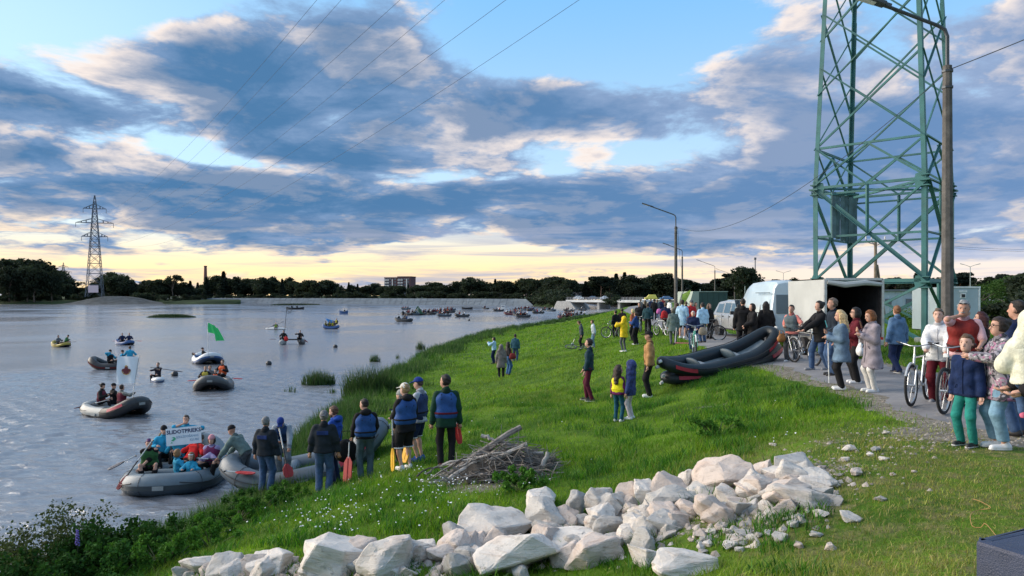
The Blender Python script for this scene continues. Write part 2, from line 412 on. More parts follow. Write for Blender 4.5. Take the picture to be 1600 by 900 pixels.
wx = np.concatenate([np.linspace(-1200, -60, 24), np.linspace(-58, -36.5, 24), np.linspace(-36, 1, 290), np.linspace(3, 60, 44), np.linspace(64, 400, 20)])
wy = np.concatenate([np.linspace(-100, 10, 10), 11.5 * np.exp(np.linspace(0, 1.65, 330)), np.linspace(61, 120, 60), np.linspace(124, 900, 40)])
wr_ = np.random.default_rng(5); WAVES = []
for k in range(46):
    L = .34 * (1.25 / .34) ** wr_.random(); th = R(96) + wr_.normal(0, .62); WAVES.append((6.2832 / L * math.cos(th), 6.2832 / L * math.sin(th), wr_.random() * 6.28, (.0064 * L ** .9)))
def ripples(X_, Y_):
    """small wind waves, as real relief near the bank"""
    e = smth(X_, -36, -30) * smth(X_, 1, -3) * smth(Y_, 11.5, 12.5) * smth(Y_, 59, 40); z = 0 * X_
    wx_ = X_ + .35 * np.sin(Y_ * .7) + .2 * np.sin(X_ * .9 + Y_ * .4); wy_ = Y_ + .3 * np.sin(X_ * .55 + 1)
    g = .55 + .45 * np.sin(X_ * .31 + 1.3 * np.sin(Y_ * .23)) * np.sin(Y_ * .37 + X_ * .11)
    for kx, ky, ph, am in WAVES: z = z + am * np.sin(kx * wx_ + ky * wy_ + ph)
    return z * e * (.6 + .6 * g)
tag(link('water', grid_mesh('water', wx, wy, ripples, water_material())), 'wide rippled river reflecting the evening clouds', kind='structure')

# far land: peninsula, revetment and the bank behind it
turf_far = mat('far_turf', (.022, .040, .014), .95, var=.4, scale=.12, spec=.1)
soil_far = mat('far_mound_soil', (.085, .09, .09), .95, var=.3, scale=.3, spec=.1)
slab_m = mat('revetment_concrete', (.115, .14, .165), .9, var=.2, scale=.25, spec=.2)
def ribbon(name, front, back, m, zf, zb, label, cols=5, top=None):
    """bank between a front line (x, y) and a back line, rising from zf to zb"""
    V = []
    for (p, q) in zip(front, back):
        for k in range(cols):
            u = k / (cols - 1); V.append((p[0] + (q[0] - p[0]) * u, p[1] + (q[1] - p[1]) * u, zf + (zb - zf) * (u if top is None else top(u))))
    n = len(front); i = (np.arange(n - 1)[:, None] * cols + np.arange(cols - 1)[None, :]).ravel()
    return tag(link(name, mesh_np(name, V, np.stack([i, i + 1, i + 1 + cols, i + cols], 1), m, True)), label, kind='structure')
def X(px, Y): return (px - 800) / F_PX * Y
# the peninsula on the far side: low bank with a sandy mound under the pylon
pf = [(X(-700, 430), 425), (X(-60, 430), 425), (X(100, 428), 424), (X(220, 425), 422), (X(300, 425), 420), (X(360, 428), 424), (X(376, 440), 440)]
pb = [(X(-700, 430), 700), (X(-60, 430), 640), (X(100, 440), 620), (X(220, 450), 600), (X(300, 460), 560), (X(345, 460), 480), (X(376, 455), 456)]
ribbon('far_peninsula', pf, pb, turf_far, -.4, 2.4, 'dark wooded spit of land across the river', 9, lambda u: min(1, u * 6))
mx = np.linspace(-1, 1, 41)
def mound(X_, Y_):
    r2 = ((X_ + 232) / 24) ** 2 + ((Y_ - 432) / 14) ** 2
    return 5.6 * np.exp(-r2 * 1.1) - .6 + .35 * _n2(X_, Y_, .25, 1.0) * np.exp(-r2)
tag(link('mound', grid_mesh('mound', -232 + 46 * mx, 432 + 26 * mx, mound, soil_far)), 'bare pale mound under the far pylon', kind='structure')
# concrete revetment that curves in towards the bridge
rv = [(250, 560), (320, 505), (400, 495), (500, 470), (600, 440), (700, 410), (760, 385), (800, 372), (836, 362)]
fr = [(X(p, Y), Y) for p, Y in rv]; bk = [(X(p + (4 if i < 8 else -14), Y + 9), Y + 9) for i, (p, Y) in enumerate(rv)]
rvt = ribbon('embankment', fr, bk, slab_m, -.5, 3.3, 'long pale concrete slab revetment across the river', 4)
# its concrete slabs, laid in rows down the slope
slab_me = {}
fx = np.array(fr); bx = np.array(bk); cum = np.concatenate([[0], np.cumsum(np.hypot(*np.diff(fx, axis=0).T))])
ns = 70
for k in range(ns):
    for row in range(2):
        def pt(sv, u):
            p = np.array([np.interp(sv, cum, fx[:, 0]), np.interp(sv, cum, fx[:, 1])]); q = np.array([np.interp(sv, cum, bx[:, 0]), np.interp(sv, cum, bx[:, 1])])
            r_ = p + (q - p) * u; return (r_[0], r_[1], -.5 + 3.8 * u)
        L = cum[-1]; s0, s1 = L * k / ns + .12, L * (k + 1) / ns - .12
        u0, u1 = (.12, .55) if row == 0 else (.57, .99)
        mb = MB(); P4 = [Vector(pt(s0, u0)), Vector(pt(s1, u0)), Vector(pt(s1, u1)), Vector(pt(s0, u1))]
        nn = (P4[1] - P4[0]).cross(P4[3] - P4[0]).normalized(); nn = nn if nn.z > 0 else -nn
        d_ = .10 + .05 * random.random()
        mb.add([p - nn * .05 for p in P4] + [p + nn * d_ for p in P4], [(3, 2, 1, 0), (4, 5, 6, 7), (0, 1, 5, 4), (1, 2, 6, 5), (2, 3, 7, 6), (3, 0, 4, 7)])
        mb.build('slab', slab_m, rvt)
# land behind it
lf = [(X(-700, 640), 640), (X(250, 569), 569), (X(320, 514), 514), (X(400, 504), 504), (X(500, 479), 479), (X(600, 449), 449), (X(700, 419), 419), (X(760, 394), 394), (X(804, 381), 381), (X(836, 366), 368), (X(850, 340), 340), (X(872, 300), 302), (X(884, 284), 287)]
lb = [(x * 2.6 - 40 * 0, 1500) for x, y in lf]
ribbon('far_bank', lf, lb, turf_far, 2.6, 5.0, 'grassy land behind the far embankment', 8, lambda u: min(1, u * 9) * .25 + u * .75)
# dark overgrown bank between the revetment and the bridge
ov = [(830, 361), (842, 335), (858, 312), (874, 294), (886, 285)]
ribbon('far_slope', [(X(p, Y), Y) for p, Y in ov], [(X(p, Y) + 5, Y + 9) for p, Y in ov], turf_far, -.4, 2.75, 'dark overgrown slope beside the bridge', 5)
# land beyond and right of the bridge
qf = [(X(1000, 262), 262), (X(1100, 262), 262), (X(1300, 262), 262), (X(1700, 262), 262), (X(2600, 262), 262)]
qb = [(X(880, 900), 1500), (X(1150, 900), 1500), (X(1400, 900), 1500), (X(1900, 900), 1500), (X(3400, 900), 1500)]
ribbon('far_field', qf, qb, turf_far, 2.7, 5.2, 'grass and woodland floor beyond the path', 8)
# ------------------------------------------------------------------ trees
def leaf_mat(name, col, var=.35):
    m = bpy.data.materials.new(name); m.use_nodes = True; T = NT(m.node_tree)
    at = T.n('ShaderNodeAttribute', attribute_name='tint').outputs['Color']
    oi = T.n('ShaderNodeObjectInfo').outputs['Random']
    h = T.m('ADD', T.m('MULTIPLY', oi, .5), .75)
    c = T.mix(1.0, T.mix(1.0, col, at, 'MULTIPLY'), T.n('ShaderNodeCombineColor', {0: h, 1: h, 2: h}).outputs[0], 'MULTIPLY')
    d = T.n('ShaderNodeBsdfPrincipled', {'Base Color': c, 'Roughness': .8, 'Specular IOR Level': .1})
    t = T.n('ShaderNodeBsdfTranslucent', {'Color': T.mix(1.0, c, (1.2, 1.3, .7), 'MULTIPLY')})
    mx_ = T.n('ShaderNodeMixShader', {0: .25, 1: d.outputs[0], 2: t.outputs[0]})
    T.n('ShaderNodeOutputMaterial', {0: mx_.outputs[0]})
    return m
leaf_dark = leaf_mat('foliage_dark', (.036, .050, .034)); leaf_pine = leaf_mat('foliage_conifer', (.028, .042, .034))
leaf_mid = leaf_mat('foliage_mid', (.045, .090, .025)); leaf_fresh = leaf_mat('foliage_fresh', (.07, .14, .02))
bark = mat('bark', (.10, .08, .065), .9, var=.3, scale=8, bump=.4, bscale=30)
bark_pine = mat('pine_bark', (.17, .11, .08), .9, var=.3, scale=8)
def rdirs(n):
    v = rng.normal(size=(n, 3)); return v / np.linalg.norm(v, axis=1, keepdims=True)
def leaf_cards(P, size, up=.3, tint=None):
    """one small bent leaf spray (two triangles) at each point"""
    n = len(P); a = rdirs(n); b = rdirs(n); b -= a * (a * b).sum(1, keepdims=True); b /= np.linalg.norm(b, axis=1, keepdims=True) + 1e-9
    s = size * (.6 + .8 * rng.random((n, 1)))
    c = np.cross(a, b)
    V = np.stack([P - a * s * .5, P + b * s * .33 + c * s * .12, P + a * s * .55, P - b * s * .33 + c * s * .1], 1)
    i = np.arange(n)[:, None] * 4
    Fc = np.concatenate([i + [[0, 1, 2]], i + [[0, 2, 3]]])
    t = tint if tint is not None else np.repeat((.65 + .7 * rng.random(n)), 1)
    col = np.repeat(np.stack([t, t, t], 1), 4, 0)
    return V.reshape(-1, 3), Fc, col
def crown_points(kind, n):
    """leaf positions in a unit-height crown (0..1), with clumps and gaps"""
    P = []
    if kind in ('round', 'tall', 'bush', 'flat'):
        nc = {'round': 26, 'tall': 22, 'bush': 18, 'flat': 12}[kind]
        ctr = rdirs(nc) * (rng.random((nc, 1)) ** .45)
        rx, rz, cz = {'round': (.36, .36, .60), 'tall': (.20, .44, .54), 'bush': (.55, .42, .42), 'flat': (.55, .16, .80)}[kind]
        ctr = ctr * [rx, rx, rz] + [0, 0, cz]
        ctr[:, :2] *= (1.12 - .35 * np.abs(ctr[:, 2:3] - cz + .1) / rz)
        cr = {'round': .15, 'tall': .12, 'bush': .2, 'flat': .12}[kind] * (.6 + .8 * rng.random(nc))
        for c, r in zip(ctr, cr):
            k = max(4, int(n / nc)); d = rdirs(k) * (rng.random((k, 1)) ** .4) * r * [1.15, 1.15, .8]
            P.append(c + d)
    elif kind == 'spruce':
        k = n; h = rng.random(k) ** .75; tier = np.abs(((h * 11) % 1) - .5)
        r = (1 - h) * .24 * (.55 + .9 * tier); a = rng.random(k) * 2 * math.pi; rr = r * (rng.random(k) ** .4)
        P.append(np.stack([rr * np.cos(a), rr * np.sin(a), .08 + h * .92 - rr * .35], 1))
    elif kind == 'pine':
        nc = 14
        ctr = np.stack([rng.normal(0, .13, nc), rng.normal(0, .13, nc), .62 + .34 * rng.random(nc)], 1)
        for c in ctr:
            k = n // nc; d = rdirs(k) * (rng.random((k, 1)) ** .4) * [.15, .15, .07]; P.append(c + d)
    return np.concatenate(P)
CROWNS = {}; TRUNKS = {}
def crown_mesh(kind, var, n, size, m):
    key = (kind, var, m.name)
    if key not in CROWNS:
        P = crown_points(kind, n)
        out = np.linalg.norm((P - [0, 0, .6]) / [.4, .4, .45], axis=1)
        t = np.clip(.75 + .25 * rng.random(len(P)), .3, 1.5)
        V, Fc, col = leaf_cards(P, size, tint=t)
        CROWNS[key] = mesh_np('crown', V, Fc, m, False, colors=col)
    return CROWNS[key]
def trunk_mesh(kind, var):
    key = (kind, var)
    if key not in TRUNKS:
        mb = MB(); rr = random.Random(var * 7 + len(kind))
        top = {'pine': .95, 'spruce': .95, 'flat': .84, 'tall': .85}.get(kind, .72); r0 = .016 if kind in ('pine', 'spruce', 'tall') else .022
        bend = [(rr.uniform(-.02, .02) * i, rr.uniform(-.02, .02) * i) for i in range(5)]
        pts = [(bend[i][0], bend[i][1], top * i / 4 - (.02 if i == 0 else 0)) for i in range(5)]
        mb.tube(pts, [r0 * (1.25 - .22 * i) for i in range(5)], 6)
        if kind not in ('spruce',):
            for k in range(7):
                z0 = top * rr.uniform(.45, .85); a = rr.uniform(0, 6.28); L = rr.uniform(.14, .30) * (1.4 if kind == 'flat' else 1) * (.6 if kind == 'pine' else 1)
                b0 = Vector((0, 0, z0)); b1 = b0 + Vector((math.cos(a) * L * .5, math.sin(a) * L * .5, L * .45)); b2 = b0 + Vector((math.cos(a) * L, math.sin(a) * L, L * .75))
                mb.tube([b0, b1, b2], [r0 * .5, r0 * .35, r0 * .15], 4)
        TRUNKS[key] = mb.mesh('trunk', bark_pine if kind == 'pine' else bark, True)
    return TRUNKS[key]
def tree(kind, var, loc, h, wid, label, group, m=None, n=3000, size=.07, name=None):
    m = m or (leaf_pine if kind in ('spruce', 'pine') else leaf_dark)
    nm = name or {'spruce': 'spruce_tree', 'pine': 'pine_tree', 'bush': 'shrub'}.get(kind, 'broadleaf_tree')
    t = thing(nm, label, 'shrub' if kind == 'bush' else 'tree', loc, random.uniform(0, 6.28), group)
    t.scale = (wid, wid, h)
    link('trunk', trunk_mesh(kind, var), t); link('crown', crown_mesh(kind, var, n, size, m), t)
    return t
sky_px = [-260, -60, 0, 30, 75, 84, 95, 130, 158, 166, 180, 195, 230, 245, 300, 312, 330, 347, 357, 372, 390, 405, 418, 432, 455, 470, 492, 510, 530, 600, 652, 662, 672, 690, 720, 740, 756, 790, 810, 836, 848, 853, 862, 880, 893, 908, 925, 950, 985, 1000, 1012, 1022, 1036, 1050, 1072, 1095, 1107, 1120, 1140, 1157, 1168, 1185, 1230, 1290, 1315, 1360, 1400, 1450, 1500, 1520, 1545, 1565, 1600, 1700, 1900]
sky_py = [424, 416, 414, 411, 416, 436, 444, 447, 446, 429, 431, 441, 442, 437, 441, 448, 432, 430, 439, 431, 440, 438, 429, 436, 436, 440, 434, 441, 445, 447, 449, 449, 446, 442, 441, 437, 443, 441, 437, 439, 446, 446, 436, 432, 441, 446, 440, 436, 432, 438, 441, 431, 430, 437, 443, 447, 445, 440, 433, 435, 442, 446, 441, 444, 438, 444, 440, 441, 433, 441, 438, 431, 430, 428, 430]
def far_depth(px):
    return float(np.interp(px, [-260, 0, 90, 300, 335, 420, 500, 600, 700, 780, 840, 880, 960, 1050, 1100, 1300, 1500, 1600, 1900], [470, 470, 468, 468, 540, 525, 500, 475, 445, 415, 385, 330, 320, 320, 330, 300, 260, 220, 200]))
LB = {'a': ('dark broadleaf tree in the wood on the spit across the river', 'trees on the spit'),
      'b': ('dark tree in the wood behind the pale embankment', 'trees behind the embankment'),
      'c': ('dark tree standing behind the bridge road', 'trees behind the bridge'),
      'd': ('dark tree on the skyline beyond the parked vehicles', 'trees beyond the parked vehicles')}
def zone(px): return 'a' if px < 318 else 'b' if px < 850 else 'c' if px < 1060 else 'd'
ZW = [(85, 'at the near end of the spit'), (200, 'around the far pylon'), (318, 'on the spit near the brick chimney'), (440, 'just past the brick chimney'), (596, 'between the chimney and the apartment block'), (662, 'below the apartment block'), (760, 'just past the white gabled house'), (850, 'at the end of the pale embankment'), (925, 'around the red-roofed house by the bridge'), (1000, 'above the white bridge'), (1060, 'behind the slender street lamp'),
      (1130, 'above the dark green box trailer'), (1180, 'by the thin radio mast'), (1270, 'on the skyline above the van'), (1390, 'on the skyline above the open trailer'), (1490, 'on the skyline seen through the tower'), (1560, 'beyond the pale cabin'), (9999, 'beyond the grey-roofed house')]
def zw(px): return next(w for a, w in ZW if px < a)
px = -230.0
while px < 1860:
    if not (598 < px < 652 and False):
        Y = far_depth(px) + random.uniform(4, 34)
        top = np.interp(px, sky_px, sky_py) + random.uniform(-2.2, 5.0)
        if 585 < px < 655: top = 446.5 + random.uniform(-1, 2)
        zb = 2.6 if px < 318 else 3.2
        h = (HOR - top) / F_PX * Y + (CAMZ - zb)
        kind = random.choice(['round', 'round', 'round', 'tall', 'spruce'] if px < 850 else ['round', 'round', 'pine', 'round', 'spruce'] if px < 1060 else ['round', 'round', 'round', 'tall', 'pine'])
        z = zone(px)
        h *= 1.16; wid = h * random.uniform(1.15, 1.6)
        lb = {'pine': 'tall bare-stemmed pine tree ', 'spruce': 'dark pointed spruce tree ', 'tall': 'narrow tall dark tree '}.get(kind, 'dark round-crowned tree ') + zw(px)
        tree(kind, random.randrange(3), (X(px, Y), Y, zb - .2), h, wid, lb, LB[z][1])
    if -20 < px < 1620 and not 604 < px < 646:      # a second row closes the wood
            tree('round' if random.random() < .7 else 'tall', random.randrange(3), (X(px + 5, Y + 30), Y + 30, zb - .2), h * .86, wid * 1.25, 'dark tree in the second row ' + zw(px), 'second row, ' + LB[z][1])
    px += random.uniform(10, 15) if px > 0 else 18
# lower scrub that closes the foot of the wood
px = -200.0
while px < 1860:
    Y = far_depth(px) - random.uniform(2, 9)
    if px < 318: Y = random.uniform(436, 462)
    z = zone(px); zb = 2.3 if px < 318 else 3.0
    if 150 - 60 < px < 205 and px < 318: Y += 25
    h = random.uniform(3.2, 6.5) * (1.0 if px < 850 else .75)
    if not (882 < px < 1075):
        tree('bush', random.randrange(3), (X(px, Y), Y, zb - .4), h, h * random.uniform(1.1, 1.7), 'low dark scrub ' + zw(px) , LB[z][1].replace('trees', 'shrubs'), n=1100, size=.12)
    px += random.uniform(13, 20) if px > 0 else 30
for p_, Y_, h_ in [(834, 352, 4), (842, 338, 5.5), (852, 325, 5), (860, 312, 5.5), (868, 303, 4.5), (876, 296, 4.5), (848, 345, 7.5), (864, 322, 8)]:
    tree('bush', random.randrange(3), (X(p_, Y_) + 2, Y_, 1.2), h_, h_ * 1.4, 'dark shrub overgrowing the slope beside the bridge', 'shrubs on the slope by the bridge', n=1100, size=.12)
tree('bush', 1, (X(954, 255), 255, 2.2), 5.0, 5.6, 'round dark shrub standing in front of the white bridge', None, n=900, size=.08)
tree('round', 2, (X(1162, 190), 190, 2.9), 10.0, 11, 'full dark tree rising behind the silver pickup', None, n=2200)
# individuals that can be pointed at
tree('flat', 0, (X(270, 470), 470, 2.4), 16.5, 15, 'flat-topped tree with open crown standing above the wood on the spit', None, n=900)
for i, (p, tp, w) in enumerate([(18, 413, 20), (52, 416, 20), (36, 411, 17), (70, 418, 14), (5, 416, 20)]):
    tree('round', i % 3, (X(p, 440), 438 + 3 * i, 1.6), (HOR - tp) / F_PX * 440 + 3, w, ['second', 'fourth', 'third', 'outermost', 'first'][i] + ' tall broad dark tree of the clump where the spit begins', 'tall clump on the spit', n=2600, size=.05)
tree('spruce', 1, (X(1433, 95), 95, 2.9), 5.0, 8, 'pointed dark spruce seen through the legs of the green tower', None, n=1600, size=.05)
for i, (p, Y, h, w, k, lb) in enumerate([(1592, 66, 4.8, 5.5, 'round', 'large grey-green tree at the edge behind the hooded child'), (1552, 78, 3.9, 5.0, 'round', 'mid-green tree beside the grey-roofed house'),
        (1615, 60, 4.2, 5, 'round', 'bushy tree behind the floral jacket'), (1535, 64, 3.0, 3.6, 'bush', 'olive shrub beside the white cabin'), (1575, 56, 2.4, 3.4, 'bush', 'low dark shrub below the grey-roofed house'), (1640, 52, 3.2, 4, 'bush', 'wide dark shrub beyond the path end')]):
    tree(k, i % 3, (X(p, Y), Y, 2.9), h, w, lb, None, m=[leaf_mid, leaf_mid, leaf_dark, leaf_mid, leaf_dark, leaf_dark][i], n=3200, size=.04)
for i, (p, Y, h, w) in enumerate([(1432, 44, 1.9, 2.4), (1455, 47, 1.7, 2.2), (1412, 46, 1.5, 1.8)]):
    tree('bush', i % 3, (X(p, Y), Y, 2.95), h, w, ['fresh green young shrub behind the tower legs', 'second fresh green shrub behind the tower, by the lamp post', 'small fresh green shrub just behind the front tower leg'][i], None, m=leaf_fresh, n=2200, size=.045)

# ------------------------------------------------------------------ far buildings
brick_m = mat('red_brick', (.20, .095, .085), .9, var=.2, scale=1.5); brick_d = mat('dark_brick', (.13, .07, .075), .9, var=.2, scale=1.5)
white_w = mat('white_render', (.62, .62, .62), .85, var=.1, scale=1.0); pane_m = mat('window_pane', (.10, .13, .17), .15, var=.2, scale=2, spec=.8)
roof_red = mat('red_tile_roof', (.105, .042, .036), .85, var=.25, scale=2); roof_grey = mat('grey_roof', (.20, .21, .23), .8, var=.2, scale=2)
conc = mat('concrete', (.38, .38, .37), .9, var=.2, scale=2.0, bump=.2)
conc_light = mat('bridge_concrete', (.60, .61, .60), .85, var=.12, scale=.6)
def apartment():
    Y = 690.0; b = thing('apartment_block', 'tall red brick apartment block with white balconies above the far trees', 'building', (X(626, Y), Y, 3.0), R(-14))
    L, D, Hh = 27.0, 13.0, 19.2
    m = MB(); m.box((-L * .26, 0, Hh * .48), (L * .48, D, Hh * .96)); m.box((L * .245, -1.2, Hh * .5), (L * .47, D, Hh)); m.build('wall', brick_d, b)
    m = MB(); m.box((-L * .26, 0, Hh * .96 + .35), (L * .5, D + .5, .7)); m.box((L * .245, -1.2, Hh + .35), (L * .5, D + .5, .7)); m.build('roof', mat('block_parapet', (.09, .06, .07), .9), b)
    wme = None; bme = None
    for fl in range(7):
        for k, xx in enumerate([-.46, -.37, -.28, -.10, .06, .16, .27, .40]):
            y0 = -D / 2 if xx < 0 else -D / 2 - 1.2
            if wme is None:
                wme = MB().box((0, 0, 0), (1.8, .3, 1.5)).mesh('window', pane_m); bme = MB().box((0, 0, 0), (2.2, .9, 1.0)).mesh('balcony', white_w)
            link('window', wme, b, (xx * L, y0 - .05, 1.8 + fl * 2.6))
            if k in (0, 1, 4, 5) and fl > 0: link('balcony', bme, b, (xx * L, y0 - .45, .9 + fl * 2.6))
    for xx in (-.2, .34): MB().box((xx * L, -D / 2 - (.25 if xx < 0 else 1.45), Hh * .46), (1.0, .5, Hh * .9)).build('pilaster', white_w, b)
apartment()
def house(loc, w, d, hh, rh, wallm, roofm, label, rz=0, nwin=3):
    b = thing('house', label, 'house', loc, rz)
    MB().box((0, 0, hh / 2), (w, d, hh)).build('wall', wallm, b)
    MB().prism([(-d / 2 - .4, hh), (d / 2 + .4, hh), (0, hh + rh)], -w / 2 - .4, w / 2 + .4).build('roof', roofm, b)
    for k in range(nwin): MB().box((-w / 2 + w * (k + .5) / nwin, -d / 2 - .03, hh * .55), (1.1, .12, 1.3)).build('window', pane_m, b)
    MB().box((w * .2, d * .12, hh + rh), (.7, .7, 1.6)).build('chimney', brick_m, b)
    return b
house((X(655, 560), 560, 3.2), 7, 7, 5.5, 3.2, white_w, white_w, 'small white gabled house below the apartment block', R(70), 2)
house((X(668, 585), 585, 3.2), 16, 9, 6.5, 3.5, brick_m, roof_red, 'long red-roofed house beside the white gable', R(10), 4)
house((X(888, 345), 345, 3.4), 11, 8, 3.6, 3.4, white_w, roof_red, 'white house with red roof behind the bridge', R(16), 4)
house((X(1566, 92), 92, 2.6), 6.5, 5, 1.6, 1.3, white_w, roof_grey, 'house with grey pitched roof among trees', R(-20), 3)
t = thing('chimney_stack', 'tall thin brick factory chimney above the far trees', 'chimney', (X(321, 640), 640, 3))
MB().tube([(0, 0, 0), (0, 0, 13), (0, 0, 27.5)], [1.9, 1.55, 1.15], 12).build('shaft', brick_m, t, True)
MB().tube([(0, 0, 27.0), (0, 0, 28.0)], [1.35, 1.35], 12).build('cap', brick_d, t, True)

# ------------------------------------------------------------------ bridge
def bridge():
    A = Vector((X(884, 284), 284, 0)); B = Vector((X(1003, 262), 262, 0)); d = (B - A); L = d.length; rz = math.atan2(d.y, d.x)
    b = thing('bridge', 'low white concrete road bridge at the river bend', 'bridge', (A.x, A.y, 0), rz)
    MB().box((L * .5, 4.5, 3.15), (L, 9, .5)).build('deck', conc_light, b)
    MB().box((L * .5, .15, 2.72), (L, .5, .36)).build('girder', conc_light, b)
    MB().box((L * .5, 8.8, 2.72), (L, .5, .36)).build('girder', conc_light, b)
    for u in (.43, .70): MB().box((L * u, 4.5, 1.0), (1.0, 7.5, 3.08)).build('pier', conc, b)
    for s, u in ((0, .0), (1, 1.0)):
        m = MB(); m.prism([(L * u + (-6 if s == 0 else -3), -.6), (L * u + (5.5 if s == 0 else 5), -.6), (L * u + (2.0 if s == 0 else 5), 2.9), (L * u - 4 * (1 - s), 2.9)], -.4, 9.5, 'y'); m.build('abutment', conc, b)
    for yy in (.25, 8.7):
        pm = MB().box((0, 0, 0), (.12, .12, 1.0)).mesh('railing_post', roof_grey)
        for k in range(24): link('railing_post', pm, b, (L * (k + .5) / 24, yy, 3.9))
        for zz in (3.75, 4.1, 4.4): MB().box((L * .5, yy, zz), (L, .08, .08)).build('rail', roof_grey, b)
bridge()
guard_m = mat('guard_rail_steel', (.45, .47, .49), .5, .6, var=.1)
for i, (p0, p1, Y0, Y1) in enumerate([(1003, 1085, 262, 245), (1085, 1180, 245, 235)]):
    g = thing('guard_rail', ['steel guard rail running on from the bridge end', 'steel guard rail behind the green box trailer'][i], 'guard rail', (0, 0, 0))
    a_, b_ = Vector((X(p0, Y0), Y0, 3.6)), Vector((X(p1, Y1), Y1, 3.6))
    MB().bar(a_, b_, .06, .32).build('rail', guard_m, g)
    for k in range(10):
        q = a_.lerp(b_, (k + .5) / 10); MB().box((q.x, q.y + .1, 3.1), (.12, .12, 1.1)).build('post', guard_m, g)

# ------------------------------------------------------------------ far pylon
pyl_m = mat('galvanised_steel', (.11, .13, .155), .6, .1, var=.15)
def far_pylon(loc, h, label, group=None, sign=False, rz=R(20)):
    b = thing('pylon', label, 'pylon', loc, rz)
    half = lambda z: np.interp(z, [0, h * .45, h * .72, h * .9, h], [4.3, 2.6, 1.55, .9, .2])
    cs = [(-1, -1), (1, -1), (1, 1), (-1, 1)]
    lv = [0, .12, .23, .33, .42, .5, .57, .63, .69, .74, .79, .84, .89, .94, 1.0]
    for sx, sy in cs:
        m = MB()
        for a, c in zip(lv[:-1], lv[1:]): m.bar((sx * half(a * h), sy * half(a * h), a * h), (sx * half(c * h), sy * half(c * h), c * h), .27, .27)
        m.build('leg', pyl_m, b)
    for k, (a, c) in enumerate(zip(lv[:-1], lv[1:])):
        for i in range(4):
            p, q = cs[i], cs[(i + 1) % 4]; ha, hc = half(a * h), half(c * h); m = MB()
            m.bar((p[0] * ha, p[1] * ha, a * h), (q[0] * hc, q[1] * hc, c * h), .2, .2); m.bar((q[0] * ha, q[1] * ha, a * h), (p[0] * hc, p[1] * hc, c * h), .2, .2)
            m.bar((p[0] * hc, p[1] * hc, c * h), (q[0] * hc, q[1] * hc, c * h), .2, .2)
            m.build('brace', pyl_m, b)
    tips = []
    for z, w in ((.87, 6.0), (.73, 9.8), (.595, 6.8)):
        for s in (-1, 1):
            m = MB(); hz = half(z * h)
            for sy in (-1, 1):
                m.bar((s * hz, sy * hz, z * h), (s * w, 0, z * h), .28, .28); m.bar((s * hz, sy * hz, z * h + 2.4), (s * w, 0, z * h), .22, .22)
            for u in (.35, .65): m.bar((s * (hz + (w - hz) * u), 0, z * h), (s * (hz + (w - hz) * u), 0, z * h + 2.4 * (1 - u)), .15, .5)
            a_ = m.build('crossarm', pyl_m, b); MB().tube([(s * w, 0, z * h), (s * w, 0, z * h - 2.6)], .13, 5).build('insulator', pyl_m, a_)
            tips.append(Vector((s * w, 0, z * h - 2.6)))
    if sign: MB().box((0, -half(.05 * h) - .3, 4.6), (5.2, .2, 4.2)).build('sign_plate', mat('sign_pink', (.75, .58, .60), .6), b)
    M = Matrix.Translation(loc) @ Matrix.Rotation(rz, 4, 'Z')
    return [M @ q for q in tips]
tips = far_pylon((X(148, 432), 432, 4.3), 59.5, 'tall lattice pylon with three crossarms on a mound across the river', sign=True)
far_pylon((X(99, 1000), 1000, 3), 47, 'second smaller lattice pylon far behind the first')

